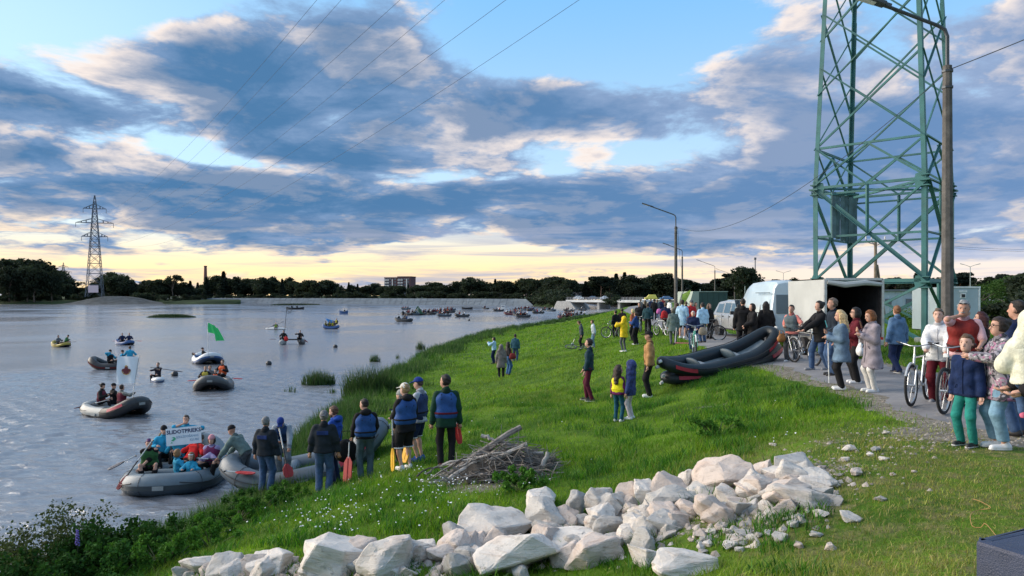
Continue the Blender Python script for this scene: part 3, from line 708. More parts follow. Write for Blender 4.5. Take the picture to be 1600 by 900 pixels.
# ------------------------------------------------------------------ green lattice tower
teal = mat('teal_tower_paint', (.046, .160, .158), .55, var=.22, scale=1.2, bump=.1, dirt=((.10, .16, .14), .5))
galv = mat('bolt_steel', (.35, .4, .4), .5, .5)
TC = Vector((X(1381, 35), 35.0, 0)); GZ = 3.05
def tower():
    b = thing('lattice_tower', 'teal-green steel lattice tower standing behind the trailer', 'tower', (TC.x, TC.y, 0), R(2))
    hd = lambda z: np.interp(z, [0, 5.6, 10.0, 19.06, 46], [3.38, 3.38, 3.40, 2.92, 1.5])
    dirs = {'L': Vector((-1, 0, 0)), 'F': Vector((0, -1, 0)), 'R': Vector((1, 0, 0)), 'B': Vector((0, 1, 0))}
    P = lambda leg, z: dirs[leg] * float(hd(z)) + Vector((0, 0, z))
    order = ['L', 'F', 'R', 'B']; faces = [('L', 'F'), ('F', 'R'), ('R', 'B'), ('B', 'L')]
    for lg in order:
        m = MB(); d = dirs[lg]; t1 = Vector((-d.y, d.x, 0)); 
        for a, c, w in ((2.7, 10.0, .20), (10.0, 19.0, .18), (19.0, 30, .16), (30, 46, .14)):
            A, C = P(lg, a), P(lg, c)
            for s in (-1, 1):
                q = (-d + t1 * s).normalized()
                # two flanges that open towards the tower's inside
                n_ = (C - A).normalized().cross(q).normalized() * .018
                m.add([A - n_, A + q * w - n_, C + q * w - n_, C - n_, A + n_, A + q * w + n_, C + q * w + n_, C + n_], [(0, 1, 2, 3), (7, 6, 5, 4), (0, 4, 5, 1), (1, 5, 6, 2), (2, 6, 7, 3), (3, 7, 4, 0)])
        m.build('leg', teal, b)
        for z, s in ((5.6, .55), (10.0, .62)):
            m = MB()
            for sg in (-1, 1):
                q = (-d + t1 * sg).normalized(); c = P(lg, z) + q * .17 - d * .0; n_ = Vector((0, 0, 1)).cross(q)
                m.prism([(-.20, -.42 * s * 1.4), (.26, -.30 * s * 1.4), (.32, 0), (.26, .34 * s * 1.4), (-.20, .46 * s * 1.4)], -.03, .03)
                k = 10; V = m.v[-k:]; M = Matrix(((n_.x, q.x, 0), (n_.y, q.y, 0), (n_.z, q.z, 1)))
                for i in range(k): p = M @ Vector(V[i]) + c + n_ * .03 * sg; m.v[len(m.v) - k + i] = tuple(p)
            m.box(P(lg, z) - d * .06, (.40, .40, .07), Matrix.Rotation(R(45), 3, 'Z')); m.box(P(lg, z + .22) - d * .05, (.32, .32, .05), Matrix.Rotation(R(45), 3, 'Z')); m.box(P(lg, z - .24) - d * .05, (.32, .32, .05), Matrix.Rotation(R(45), 3, 'Z'))
            g = m.build('gusset', teal, b)
            mb = MB()
            for sg in (-1, 1):
                q = (-d + t1 * sg).normalized(); n_ = Vector((0, 0, 1)).cross(q) * -sg
                for u in (.02, .14):
                    for v in (-.28, -.16, .12, .24): mb.ell(P(lg, z) + q * (u + .06) + n_ * -.035 + Vector((0, 0, v)), (.022, .022, .022), 5, 3)
            mb.build('bolt', galv, g); 
        MB().box((P(lg, 2.95)), (.75, .75, .5), Matrix.Rotation(R(45), 3, 'Z')).build('footing', conc, b)
    def brace(p, q, w, t=.014, fl=1, name='brace'):
        m = MB(); m.angle(p, q, w, t, None, fl); return m.build(name, teal, b)
    for i, (a, c) in enumerate(faces):
        for z, w in ((5.6, .15), (10.02, .12), (9.72, .09), (7.72, .10), (11.9, .10)):
            brace(P(a, z), P(c, z), w, fl=1 if i % 2 else -1, name='crossbar')
        mid = lambda z: (P(a, z) + P(c, z)) / 2
        brace(P(a, 10.0), P(c, 5.65), .17); brace(P(c, 9.9), P(a, 5.6), .12, fl=-1)
        brace(P(a, 10.1), mid(11.85), .10); brace(P(c, 10.1), mid(11.85), .10)
        brace(P(a, 11.9), mid(10.0), .08); brace(P(c, 11.9), mid(10.0), .08)
        MB().bar(mid(10.0), mid(7.72), .11, .11).build('post', teal, b)
        brace(P(a, 5.55), P(c, 2.9), .15); brace(P(c, 5.5), P(a, 2.9), .12, fl=-1)
        if i == 1:
            for u in (.45, .62): MB().bar(P(a, 5.55).lerp(P(c, 5.55), u), P(a, 2.9).lerp(P(c, 2.9), u), .14, .14).build('post', teal, b)
        zz = [11.9 + 1.28 * k for k in range(0, 21)]
        for k in range(0, 17, 2):
            brace(P(a, zz[k]), P(c, zz[k + 3]), .085, fl=1 if k % 4 else -1); brace(P(c, zz[k]), P(a, zz[k + 3]), .075, fl=-1)
    # plan bracing at the waist
    brace(P('L', 10.0), P('R', 10.0), .1); brace(P('F', 10.0), P('B', 10.0), .1); brace(P('L', 5.6), P('R', 5.6), .1)
    for z in (38, 42, 46):
        for s in (-1, 1):
            m = MB(); hz = hd(z); w = {38: 6.5, 42: 8.5, 46: 5.5}[z]
            m.bar((s * hz, 0, z), (s * w, 0, z), .2, .2); m.bar((s * hz * .6, 0, z + 1.6), (s * w, 0, z), .16, .16); m.build('crossarm', teal, b)
    for z in range(37, 46, 2):
        for a, c in faces: brace(P(a, z), P(c, z + 2), .08)
    return b
tower()
# corrugated climbing guard hung inside the tower
pan_m = mat('weathered_teal_sheet', (.10, .17, .19), .6, .2, var=.3, scale=3)
t = thing('climbing_guard', 'dark corrugated sheet guard hanging inside the tower', 'guard', (0, 0, 0))
for k in range(6):
    x0 = X(1303 + 6.7 * k, 34.2); MB().box((x0, 34.2 + .05 * (k % 2), 8.75 - .06 * k), (.19, .05, 2.15)).build('panel', pan_m, t)
MB().box((X(1321, 34.15), 34.15, 9.7), (1.25, .06, .08)).build('rail', teal, t)

# ------------------------------------------------------------------ street lamps and poles
pole_m = mat('weathered_pole_concrete', (.115, .108, .10), .92, var=.3, scale=5, bump=.5, bscale=60, dirt=((.12, .115, .11), .6))
steel_d = mat('dark_lamp_steel', (.07, .08, .09), .5, .5)
def lamp_post(loc, k, label, rz=0.0, arm=2.6):
    b = thing('street_lamp', label, 'street lamp', loc, rz, 'street lamps along the path')
    m = MB(); n = 8
    m.tube([(0, 0, -.4), (0, 0, 7.45 * k)], [.155, .105], 4 if False else 8); m.build('pole', pole_m, b, False, .012)
    z0 = 7.4 * k; dz = 1.3 * k
    MB().tube([(0, 0, z0 - .5), (0, 0, z0 + .75 * k), (-.06, 0, z0 + .92 * k), (-.22, 0, z0 + 1.02 * k), (-arm, 0, z0 + 1.02 * k + arm * .36)], .045, 8).build('arm', steel_d, b, True)
    for zz in (.06, .45): MB().tube([(0, 0, z0 - zz), (0, 0, z0 - zz - .05)], .13, 8).build('clamp', steel_d, b)
    rot = Matrix.Rotation(R(20), 3, 'Y')
    h = MB(); c = Vector((-arm - .28, 0, z0 + 1.08 * k + arm * .36 + .06))
    h.box(c, (.80, .26, .09), rot); h.box(c + rot @ Vector((.46, 0, -.0)), (.18, .13, .10), rot)
    hd_ = h.build('lamp_head', steel_d, b, False, .02)
    MB().box(c + rot @ Vector((-.08, 0, -.055)), (.5, .18, .02), rot).build('lens', mat('lamp_lens', (.55, .57, .55), .3), hd_)
    return b
LAMPS = [((10.47, 17.7, 3.08), 1.0, 'concrete street lamp with curved arm beside the green tower', R(-4), 1.55), ((X(1056, 58), 58, 3.0), 1.0, 'slender street lamp standing at the crowd, arm to the river', R(-20), 2.0),
         ((X(1066, 101), 101, 2.9), 1.0, 'brownish street lamp just behind the slender one', R(-20), 2.0), ((X(1117, 156), 156, 2.9), 1.0, 'small street lamp beyond the dark green box', R(-25), 3.2), ((X(1148, 225), 225, 2.9), 1.0, 'smallest street lamp in front of the full dark tree', R(-20), 5)]
for l in LAMPS: lamp_post(*l)
def twin_lamp(px, Y, top, label):
    b = thing('twin_street_lamp', label, 'street lamp', (X(px, Y), Y, 2.9)); h = (HOR - top) / F_PX * Y + 2.1
    MB().tube([(0, 0, 0), (0, 0, h - .8)], [.13, .08], 6).build('pole', galv, b)
    for s in (-1, 1): MB().tube([(0, 0, h - .8), (s * 1.2, 0, h - .35), (s * 2.6, 0, h)], [.06, .06, .1], 5).build('arm', galv, b)
twin_lamp(1516, 190, 412, 'pale twin-armed street lamp beyond the white cabin'); twin_lamp(1224, 260, 423, 'thin twin-armed street lamp on the skyline above the van')
b = thing('radio_mast', 'thin radio mast on the skyline left of the van', 'mast', (X(1180, 320), 320, 3)); MB().tube([(0, 0, 0), (0, 0, 18.2)], [.28, .2], 6).build('mast', pyl_m, b); MB().tube([(0, 0, 17.6), (0, 0, 18.6)], .5, 6).build('antenna', pyl_m, b)
wood_m = mat('grey_pole_wood', (.20, .16, .12), .9, var=.3, scale=4, bump=.3)
b = thing('utility_pole', 'short wooden utility pole with insulators seen through the tower', 'pole', (X(1368, 62), 62, 3.0))
MB().tube([(0, 0, -.2), (0, 0, 6.5)], [.16, .12], 8).build('pole', wood_m, b, True)
MB().bar((.9, .2, 0), (.12, 0, 4.6), .16, .16).build('strut', wood_m, b)
for k, s in enumerate((-1, 1, -.4)):
    MB().tube([(0, 0, 6.3 - .1 * k), (s * .55, 0, 6.45), (s * .8, 0, 6.7), (s * .8, 0, 6.85)], .03, 5).build('hook', steel_d, b); MB().tube([(s * .8, 0, 6.75), (s * .8, 0, 7.0)], [.07, .05], 6).build('insulator', white_w, b)
for p, Y, tp, lb in [(1094, 120, 452, 'thin grey post behind the feather flag'), (1164, 140, 447, 'thin grey post between the trees and the van')]:
    b = tag(MB().tube([(X(p, Y), Y, 2.8), (X(p, Y), Y, CAMZ + (HOR - tp) / F_PX * Y)], .07, 6).build('post', galv), lb, 'post')

# ------------------------------------------------------------------ cables
cable_m = mat('cable', (.05, .06, .075), .6)
def cable(A, B, sag, r, label, group, n=40, name='power_cable'):
    pts = []
    for i in range(n + 1):
        u = i / n; p = Vector(A).lerp(Vector(B), u); p.z -= sag * 4 * u * (1 - u); pts.append(p)
    o = MB().tube(pts, r, 4).build(name, cable_m); return tag(o, label, 'cable', group)
def fit(Fp, zn, T0, T1):
    """near attachment (at the tower's distance) and sag that carry a cable over two sightings"""
    xn, sag = 17.0, 10.0
    def res(xn, sag):
        N = Vector((xn, 35.0, zn)); out = []
        us = np.linspace(0, 1, 4001)
        Pz = Fp.z + (N.z - Fp.z) * us - sag * 4 * us * (1 - us); Py = Fp.y + (N.y - Fp.y) * us; Px = Fp.x + (N.x - Fp.x) * us
        qx = 800 + F_PX * Px / Py; qy = HOR - F_PX * (Pz - CAMZ) / Py
        i0 = np.argmin(np.abs(qy - T0[1])); i1 = np.argmin(np.abs(qy - T1[1]) + 1e6 * (us > us[i0]))
        return np.array([qx[i0] - T0[0], qx[i1] - T1[0]])
    for _ in range(25):
        r0 = res(xn, sag); J = np.stack([(res(xn + .3, sag) - r0) / .3, (res(xn, sag + .3) - r0) / .3], 1)
        try: st = np.linalg.solve(J, -r0)
        except Exception: break
        st = np.clip(st, -4, 4); xn += st[0] * .7; sag += st[1] * .7; sag = min(max(sag, 0), 40); xn = min(max(xn, -5), 45)
    return Vector((xn, 35, zn)), sag
obs = [((495, 0), (290, 232), 0, 46), ((533, 0), (290, 258), 1, 46), ((625, 0), (350, 240), 2, 42), ((695, 0), (350, 280), 3, 42), ((790, 0), (380, 288), 4, 38), ((905, 0), (400, 318), 5, 38)]
nm = ['steepest power cable over the river, nearest the tall cloud', 'second power cable from the steep end of the fan', 'third power cable from the steep end of the fan', 'fourth power cable from the steep end of the fan', 'fifth power cable, next to the shallowest', 'shallowest power cable of the fan over the river']
for (T0, T1, k, zn), l in zip(obs, nm):
    N, sag = fit(tips[k], zn, T0, T1)
    cable(tips[k], N, sag, .026, l, 'power cables over the river', 60)
LT = Vector((10.55, 17.7, 10.45))
cable(LT, Vector((X(1058, 58), 58, 10.4)), 1.6, .012, 'thin lamp wire sagging from the near lamp past the tower', 'lamp wires', name='lamp_wire')
cable(LT, Vector((14.5, -6, 12.2)), .5, .012, 'thin lamp wire leaving the near lamp away from the tower', 'lamp wires', name='lamp_wire')
cable(Vector((X(1059, 58), 58, 10.4)), Vector((X(1067, 101), 101, 10.3)), 2.2, .012, 'thin lamp wire between the two slender lamps', 'lamp wires', name='lamp_wire')
for k, z in enumerate((8.6, 8.9)): cable(Vector((X(1480, 120), 120, z + 4.3)), Vector((X(1760, 110), 110, z + 4.0)), .8, .02, ['upper of two thin wires above the white cabin', 'lower of two thin wires above the white cabin'][1 - k], 'wires above the cabin')
# ------------------------------------------------------------------ vehicles
rub = mat('tyre_rubber', (.022, .022, .024), .85, var=.2, scale=20)
rim_m = mat('wheel_rim', (.42, .43, .45), .35, .8, var=.1)
glass_m = mat('car_glass', (.10, .15, .18), .06, var=.1, scale=1, spec=.9, coat=.5)
blk = mat('black_plastic', (.025, .025, .028), .55, var=.2)
van_m = mat('pale_blue_van_paint', (.46, .565, .62), .30, var=.06, scale=1.2, coat=.6, spec=.5, dirt=((.25, .27, .28), .35))
van_d = mat('van_seam', (.10, .14, .17), .6)
silver = mat('silver_paint', (.46, .48, .49), .28, .35, var=.06, scale=1.2, coat=.6, dirt=((.26, .26, .25), .3))
lamp_red = mat('tail_lamp_red', (.45, .02, .02), .2, var=.15, coat=.6); lamp_amber = mat('lamp_amber', (.6, .25, .04), .25, coat=.5); lamp_clear = mat('lamp_clear', (.75, .76, .76), .15, coat=.5)
def wheel(parent, loc, r=.34, w=.22, side=-1):
    """road wheel whose axle lies along local x"""
    m = MB(); prof = [(r * .62, -.5), (r * .9, -.52), (r, -.36), (r, .36), (r * .9, .52), (r * .62, .5)]; n = 22
    V = [(w * b, a * math.cos(6.28318 * k / n), a * math.sin(6.28318 * k / n)) for k in range(n) for a, b in prof]; c = len(prof)
    m.add(V, [(k * c + j, k * c + j + 1, ((k + 1) % n) * c + j + 1, ((k + 1) % n) * c + j) for k in range(n) for j in range(c - 1)])
    wo = link('wheel', m.mesh('tyre', rub, True), parent, loc)
    m = MB(); m.tube([(side * w * .30, 0, 0), (side * w * .36, 0, 0)], r * .64, 16); m.tube([(side * w * .36, 0, 0), (side * w * .46, 0, 0)], r * .16, 8)
    for k in range(6):
        a = k * math.pi / 3; m.bar((side * w * .40, 0, 0), (side * w * .40, r * .58 * math.cos(a), r * .58 * math.sin(a)), .05, .03)
    m.build('rim', rim_m, wo)
def body_from_sections(name, secs, m, parent, bevel=.0, smooth=True):
    """closed body lofted through cross-sections [(y, [(x, z) ...])] along local y"""
    k = len(secs[0][1]); mb = MB(); V = [(x, y, z) for y, pr in secs for x, z in pr]
    Fs = [(i * k + j, i * k + (j + 1) % k, (i + 1) * k + (j + 1) % k, (i + 1) * k + j) for i in range(len(secs) - 1) for j in range(k)]
    Fs += [tuple(range(k - 1, -1, -1)), tuple((len(secs) - 1) * k + j for j in range(k))]
    mb.add(V, Fs); return mb.build(name, m, parent, smooth, bevel)
def van(loc, rz):
    b = thing('van', 'pale blue high-roof van parked beside the path, rear towards us', 'van', loc, rz)
    def sec(w, z0, zr, tum=.86, sh=.0):
        return [(-w * .9, z0), (w * .9, z0), (w, z0 + .12), (w, 1.15), (w * (tum + .10), 1.45), (w * tum, zr - .22), (w * (tum - .12), zr - .05), (w * (tum - .4), zr), (-w * (tum - .4), zr), (-w * (tum - .12), zr - .05), (-w * tum, zr - .22), (-w * (tum + .10), 1.45), (-w, 1.15), (-w, z0 + .12)]
    # local y: rear at 0, nose at 5.3
    secs = [(0, sec(.95, .38, 2.42)), (.12, sec(.99, .34, 2.50)), (1.5, sec(1.0, .33, 2.54)), (3.2, sec(1.0, .33, 2.50)), (3.75, sec(1.0, .33, 2.38)), (4.35, sec(.99, .33, 1.75, .93)), (4.55, sec(.98, .33, 1.38, .97)), (5.15, sec(.94, .33, 1.12, .98)), (5.32, sec(.86, .40, .92, .98))]
    body_from_sections('body', secs, van_m, b, .025)
    for s in (-1, 1):
        for y0, y1 in ((.28, 1.35), (1.48, 2.5), (2.62, 3.55)):
            m = MB(); m.prism([(y0, 1.30), (y1, 1.30), (y1 - .04, 1.93), (y0 + .04, 1.93)], -.012, .012)
            m.v = [(s * (.965 - (z - 1.3) * .16) + x, y, z) for x, y, z in m.v]; o = m.build('window', glass_m, b, False, .01)
            f = MB()
            for p, q in (((y0 - .03, 1.27), (y1 + .03, 1.27)), ((y0 - .03, 1.96), (y1 + .03, 1.96)), ((y0 - .03, 1.27), (y0 + .01, 1.96)), ((y1 + .03, 1.27), (y1 - .01, 1.96))):
                X0 = s * (.967 - (p[1] - 1.3) * .16); X1 = s * (.967 - (q[1] - 1.3) * .16); f.bar((X0, p[0], p[1]), (X1, q[0], q[1]), .035, .045)
            f.build('window_frame', blk, o)
        MB().box((s * 1.0, 2.5, .82), (.03, 4.6, .10)).build('side_moulding', blk, b)
        for y in (1.42, 2.56, 3.62): MB().bar((s * 1.003, y, .5), (s * 1.003, y, 1.2), .014, .012).build('door_seam', van_d, b)
        MB().box((s * 1.0, .95, 2.05), (.02, 1.9, .03)).build('roof_gutter', van_d, b)
        MB().box((s * .95, -.02, 1.02), (.12, .10, .50)).build('tail_lamp', lamp_red, b, False, .015)
        MB().box((s * .95, -.035, .86), (.10, .10, .13)).build('indicator', lamp_amber, b)
        for y in (.95, 4.35): wheel(b, (s * .84, y, .34), .34, .22, s)
        MB().box((s * 1.12, 3.95, 1.42), (.18, .12, .3)).build('mirror', blk, b, False, .02)
        m = MB(); m.prism([(-.02, 1.28), (.02, 1.28), (.02, 1.98), (-.02, 1.98)], s * .08, s * .78); m.v = [(x, y - .012 + (z - 1.3) * .03, z) for x, y, z in m.v]; m.build('rear_window', glass_m, b, False, .01)
    MB().bar((0, -.004, .42), (0, .03, 2.3), .014, .012).build('door_seam', van_d, b)
    MB().box((0, -.06, .46), (1.9, .16, .18)).build('bumper', blk, b, False, .03)
    MB().box((.25, -.03, .95), (.52, .02, .12)).build('number_plate', mat('number_plate', (.7, .7, .68), .4), b)
    MB().box((.05, -.03, 1.08), (.12, .05, .04)).build('handle', blk, b)
    return b
van((10.55, 27.2, 3.06), R(-3))
def trailer(loc, rz):
    b = thing('box_trailer', 'white tarpaulin box trailer with open dark rear behind the van', 'trailer', loc, rz)
    tarp = mat('white_tarpaulin', (.43, .45, .44), .6, var=.06, scale=1.5, bump=.25, bscale=5); inn = mat('trailer_inside', (.030, .030, .032), .9, var=.3)
    w, L, z0, z1 = .86, 3.1, .55, 2.42
    def sheet(nx, nz, f, t=.012):
        m = MB(); V = []; 
        for k in range(2):
            for i in range(nx + 1):
                for j in range(nz + 1): V.append(f(i / nx, j / nz, k))
        n = (nx + 1) * (nz + 1); Fs = []
        for i in range(nx):
            for j in range(nz):
                a = i * (nz + 1) + j; Fs.append((a, a + nz + 1, a + nz + 2, a + 1)); Fs.append((n + a, n + a + 1, n + a + nz + 2, n + a + nz + 1))
        return m.add(V, Fs)
    for s in (-1, 1):
        sheet(14, 8, lambda u, v, k: (s * (w + .012 * k + .025 * math.sin(u * 17) * (1 - v) + .02 * math.sin(v * 6) * math.sin(u * 6.3)), u * L, z0 + .18 + (z1 - z0 - .18) * v)).build('side_tarpaulin', tarp, b, True)
    sheet(10, 8, lambda u, v, k: (-w + 2 * w * u, v * L, z1 + .012 * k - .035 * math.sin(u * 3.14) * (1 + math.sin(v * 12) * .3) + .02)).build('roof_tarpaulin', tarp, b, True)
    sheet(2, 2, lambda u, v, k: (-w + 2 * w * u, L - .01 + .012 * k, z0 + (z1 - z0) * v)).build('front_tarpaulin', tarp, b)
    m = MB(); m.box((0, L / 2, z0), (2 * w, L, .08)); m.build('floor', inn, b)
    m = MB()
    for s in (-1, 1): m.box((s * (w - .03), L / 2, 1.3), (.02, L - .1, 1.9))
    m.box((0, L - .06, 1.3), (2 * w - .1, .02, 1.9)); m.box((0, L / 2, z1 - .09), (2 * w - .1, L - .1, .02)); m.build('lining', inn, b)
    fr_m = mat('trailer_frame_steel', (.5, .52, .53), .4, .7)
    for s in (-1, 1): MB().box((s * (w - .0), -.02, 1.48), (.07, .07, 1.90)).build('corner_post', fr_m, b)
    MB().box((0, -.02, z1 + .01), (2 * w, .07, .07)).build('top_bar', fr_m, b)
    r = MB(); 
    V = []
    r.tube([(-w + .05, -.05, z1 - .08), (-.3, -.1, z1 - .16), (.3, -.1, z1 - .10), (w - .05, -.05, z1 - .15)], [.06, .09, .08, .06], 8); r.build('rolled_flap', tarp, b, True)
    for s in (-1, 1):
        MB().box((s * w, L / 2, z0 + .14), (.04, L, .30)).build('side_board', fr_m, b)
        wheel(b, (s * (w + .10), L * .46, .30), .30, .18, s)
        m = MB(); m.tube([(s * (w + .10), L * .46 + .42 * math.cos(a), .30 + .40 * math.sin(a)) for a in np.linspace(.1, 3.04, 9)], .0, 4) if False else None
        MB().box((s * (w + .10), L * .46, .70), (.22, .95, .03)).build('mudguard', blk, b)
        MB().prism([(-.09, 0), (.09, 0), (0, .16)], -.012, .012, 'y').build('reflector', lamp_red, b, loc=(s * (w - .22), -.06, .42))
        MB().box((s * (w - .06), -.05, .62), (.12, .05, .12)).build('tail_lamp', lamp_red, b)
    MB().box((0, -.04, z0 - .03), (2 * w, .10, .16)).build('tail_board', fr_m, b)
    MB().bar((0, L, z0 - .05), (0, L + 1.2, z0 - .08), .09, .09).build('drawbar', fr_m, b)
    return b
trailer((10.35, 22.3, 3.07), R(-1))
def pickup(loc, rz):
    b = thing('pickup', 'silver double-cab pickup facing us beside the path', 'pickup', loc, rz)
    def sec(w, z0, pr):
        a = [(-w, z0), (w, z0)] + [(w * x, z) for x, z in pr]; return a + [(-w * x, z) for x, z in reversed(pr)]
    low = lambda z: [(1.02, .62), (1.0, z - .1), (.94, z)]
    secs = [(0, sec(.88, .55, low(1.08))), (.1, sec(.92, .5, low(1.12))), (2.0, sec(.93, .42, low(1.14))), (3.6, sec(.93, .42, low(1.14))), (3.9, sec(.93, .42, low(1.12))), (4.9, sec(.90, .45, low(1.02))), (5.15, sec(.80, .5, low(.92)))]
    body_from_sections('body', secs, silver, b, .03)
    cab = lambda wb, wt, z: [(-wb, 1.08), (wb, 1.08), (wt, z - .06), (wt * .9, z), (-wt * .9, z), (-wt, z - .06)]
    body_from_sections('cab', [(.15, cab(.86, .84, 1.15)), (.62, cab(.87, .72, 1.70)), (1.9, cab(.88, .72, 1.80)), (3.0, cab(.88, .72, 1.78)), (3.95, cab(.88, .80, 1.14))], silver, b, .02)
    for s in (-1, 1):
        for pts in ([(.62, 1.16), (1.62, 1.16), (1.62, 1.62), (.86, 1.60)], [(1.76, 1.16), (2.62, 1.16), (2.62, 1.66), (1.80, 1.66)], [(2.72, 1.16), (3.62, 1.16), (3.1, 1.64), (2.72, 1.66)]):
            m = MB(); m.prism(pts, -.01, .01); m.v = [(s * (.878 - (z - 1.08) * .23) + x, y, z) for x, y, z in m.v]; m.build('window', glass_m, b, False, .008)
        for y in (1.7, 2.68): MB().bar((s * .945, y, .55), (s * .945, y, 1.1), .014, .01).build('door_seam', van_d, b)
        for y in (1.86, 2.8): MB().box((s * .95, y, 1.0), (.03, .16, .04)).build('door_handle', blk, b)
        MB().box((s * 1.05, 3.5, 1.2), (.2, .10, .17)).build('mirror', blk, b, False, .03)
        for y in (1.0, 4.2):
            wheel(b, (s * .80, y, .38), .38, .24, s)
            m = MB(); n = 14; V = []
            for k in range(n + 1):
                a = math.pi * k / n
                for r_, x in ((.43, .925), (.52, .925), (.52, .985), (.43, .985)): V.append((s * x, y + r_ * math.cos(a), .40 + r_ * math.sin(a)))
            m.add(V, [(k * 4 + j, k * 4 + (j + 1) % 4, (k + 1) * 4 + (j + 1) % 4, (k + 1) * 4 + j) for k in range(n) for j in range(4)]); m.build('wheel_arch', silver, b, True)
            MB().tube([(s * .70, y, .40), (s * .952, y, .40)], .44, 18).build('wheel_well', blk, b)
        MB().box((s * .66, 5.08, .86), (.36, .12, .2)).build('headlight', lamp_clear, b, False, .03)
        MB().box((s * .84, .06, .9), (.14, .12, .34)).build('tail_lamp', lamp_red, b)
        MB().box((s * .9, 2.5, .40), (.12, 2.3, .06)).build('side_step', blk, b)
    MB().box((0, 5.14, .84), (.8, .08, .2)).build('grille', blk, b, False, .02); MB().box((0, 5.16, .56), (1.75, .16, .2)).build('bumper', silver, b, False, .03)
    m = MB(); m.add([(-.74, 3.86, 1.2), (.74, 3.86, 1.2), (.64, 3.06, 1.77), (-.64, 3.06, 1.77), (-.74, 3.9, 1.22), (.74, 3.9, 1.22), (.64, 3.09, 1.79), (-.64, 3.09, 1.79)], [(0, 1, 2, 3), (7, 6, 5, 4), (0, 4, 5, 1), (1, 5, 6, 2), (2, 6, 7, 3), (3, 7, 4, 0)]); m.build('windscreen', glass_m, b)
    return b
pickup((11.35, 38.6, 2.98), R(180 + 3))
def green_box():
    b = thing('cargo_trailer', 'dark green box trailer with a paler slanted side beyond the pickup', 'trailer', (X(1106, 56), 56, 3.0), R(6))
    g1 = mat('dark_green_sheet', (.035, .075, .070), .6, var=.15, scale=1.5); g2 = mat('grey_green_sheet', (.30, .36, .31), .6, var=.1, scale=1.5)
    MB().box((.35, 1.5, 1.45), (2.25, 3.4, 1.75)).build('body', g1, b, False, .03)
    m = MB(); m.add([(-1.75, -.25, .58), (-.79, -.25, .58), (-.79, -.25, 2.33), (-1.25, -.25, 2.33), (-1.75, 3.2, .58), (-.79, 3.2, .58), (-.79, 3.2, 2.33), (-1.25, 3.2, 2.33)], [(0, 1, 2, 3), (7, 6, 5, 4), (0, 4, 5, 1), (1, 5, 6, 2), (2, 6, 7, 3), (3, 7, 4, 0)]); m.build('side_panel', g2, b)
    for k in range(5): MB().box((-.5 + .43 * k, -.21, 1.45), (.03, .03, 1.7)).build('rib', g1, b)
    MB().box((.35, -.22, 2.31), (2.28, .06, .06)).build('roof_edge', g2, b)
    for s in (-1, 1):
        for y in (.9, 1.8): wheel(b, (s * 1.0 + .1, y, .33), .33, .2, s)
    MB().box((0, 1.5, .52), (2.2, 3.6, .1)).build('chassis', blk, b)
green_box()
def cabin():
    b = thing('site_cabin', 'pale blue-white cabin body with small vent beside the street lamp', 'cabin', (X(1504, 33), 33, 3.05), R(-4))
    pm = mat('pale_cabin_sheet', (.38, .47, .52), .5, var=.06, scale=2, dirt=((.35, .4, .42), .3)); wm = mat('white_trim', (.72, .75, .76), .5)
    MB().box((0, 1.6, 1.33), (1.46, 3.2, 2.0)).build('body', pm, b, False, .02)
    for s in (-1, 1): MB().box((s * .72, -.005, 1.33), (.06, .05, 2.06)).build('corner_trim', wm, b)
    MB().box((0, -.005, 2.33), (1.52, .06, .07)).build('roof_edge', wm, b)
    v = MB().box((.02, -.012, 1.96), (.24, .03, .22)).build('vent', wm, b); MB().box((.02, -.03, 1.95), (.15, .02, .14)).build('vent_opening', blk, v)
    MB().box((.02, -.012, 2.15), (.34, .03, .10)).build('panel_seam', wm, b)
    for s in (-1, 1): wheel(b, (s * .6, 1.2, .28), .28, .18, s)
    MB().box((0, 1.6, .32), (1.3, 3.0, .08)).build('chassis', blk, b)
cabin()
def shed():
    b = thing('shed', 'long pale flat-roofed shed seen through the tower legs', 'building', (X(1425, 66), 66, 2.9), R(3))
    pm = mat('shed_sheet', (.48, .56, .62), .6, var=.08, scale=.8)
    MB().box((0, 3, 1.25), (6.4, 6, 2.5)).build('wall', pm, b); MB().box((0, 3, 2.58), (6.8, 6.4, .16)).build('roof', roof_grey, b)
    for x in (-2.2, -.3, 2.35): MB().box((x, -.03, 1.55), (.55, .1, .55)).build('window', pane_m, b)
    for k in range(9): MB().box((-2.9 + .72 * k, -.02, 1.25), (.04, .06, 2.4)).build('rib', pm, b)
shed()
def small_car(px, Y, z, col, label, rz=0.0, van_=False):
    b = thing('car', label, 'car', (X(px, Y), Y, z), rz, None); pm = mat('paint_' + label.split()[0], col, .35, var=.06, coat=.5)
    h = 1.9 if van_ else 1.45; w = .85
    lo = lambda z1: [(-w, .3), (w, .3), (w, z1), (-w, z1)]
    body_from_sections('body', [(-2.1, lo(.75)), (-2.0, lo(.92)), (2.0, lo(.92)), (2.15, lo(.7))], pm, b, .04)
    cb = lambda t, z1: [(-w * .96, .9), (w * .96, .9), (t, z1), (-t, z1)]
    body_from_sections('cabin', [(-1.95 if van_ else -1.5, cb(.8, .95)), (-1.5 if van_ else -.9, cb(.66, h)), (.7, cb(.66, h)), (1.5, cb(.8, .95))], pm, b, .03)
    for s in (-1, 1):
        for y in (-.75, .25):
            m = MB(); m.prism([(y - .42, .98), (y + .42, .98), (y + .38, h - .15), (y - .38, h - .15)], -.02, .02); m.v = [(s * (.80 - (z_ - .9) * .2) + x, y_, z_) for x, y_, z_ in m.v]; m.build('window', glass_m, b)
        for y in (-1.3, 1.3): wheel(b, (s * .75, y, .3), .3, .2, s)
        MB().box((s * .6, 2.12, .68), (.3, .08, .14)).build('headlight', lamp_clear, b)
    return b
small_car(1017, 252, 3.5, (.75, .62, .10), 'yellow minivan on the road beyond the crowd', R(90), True)
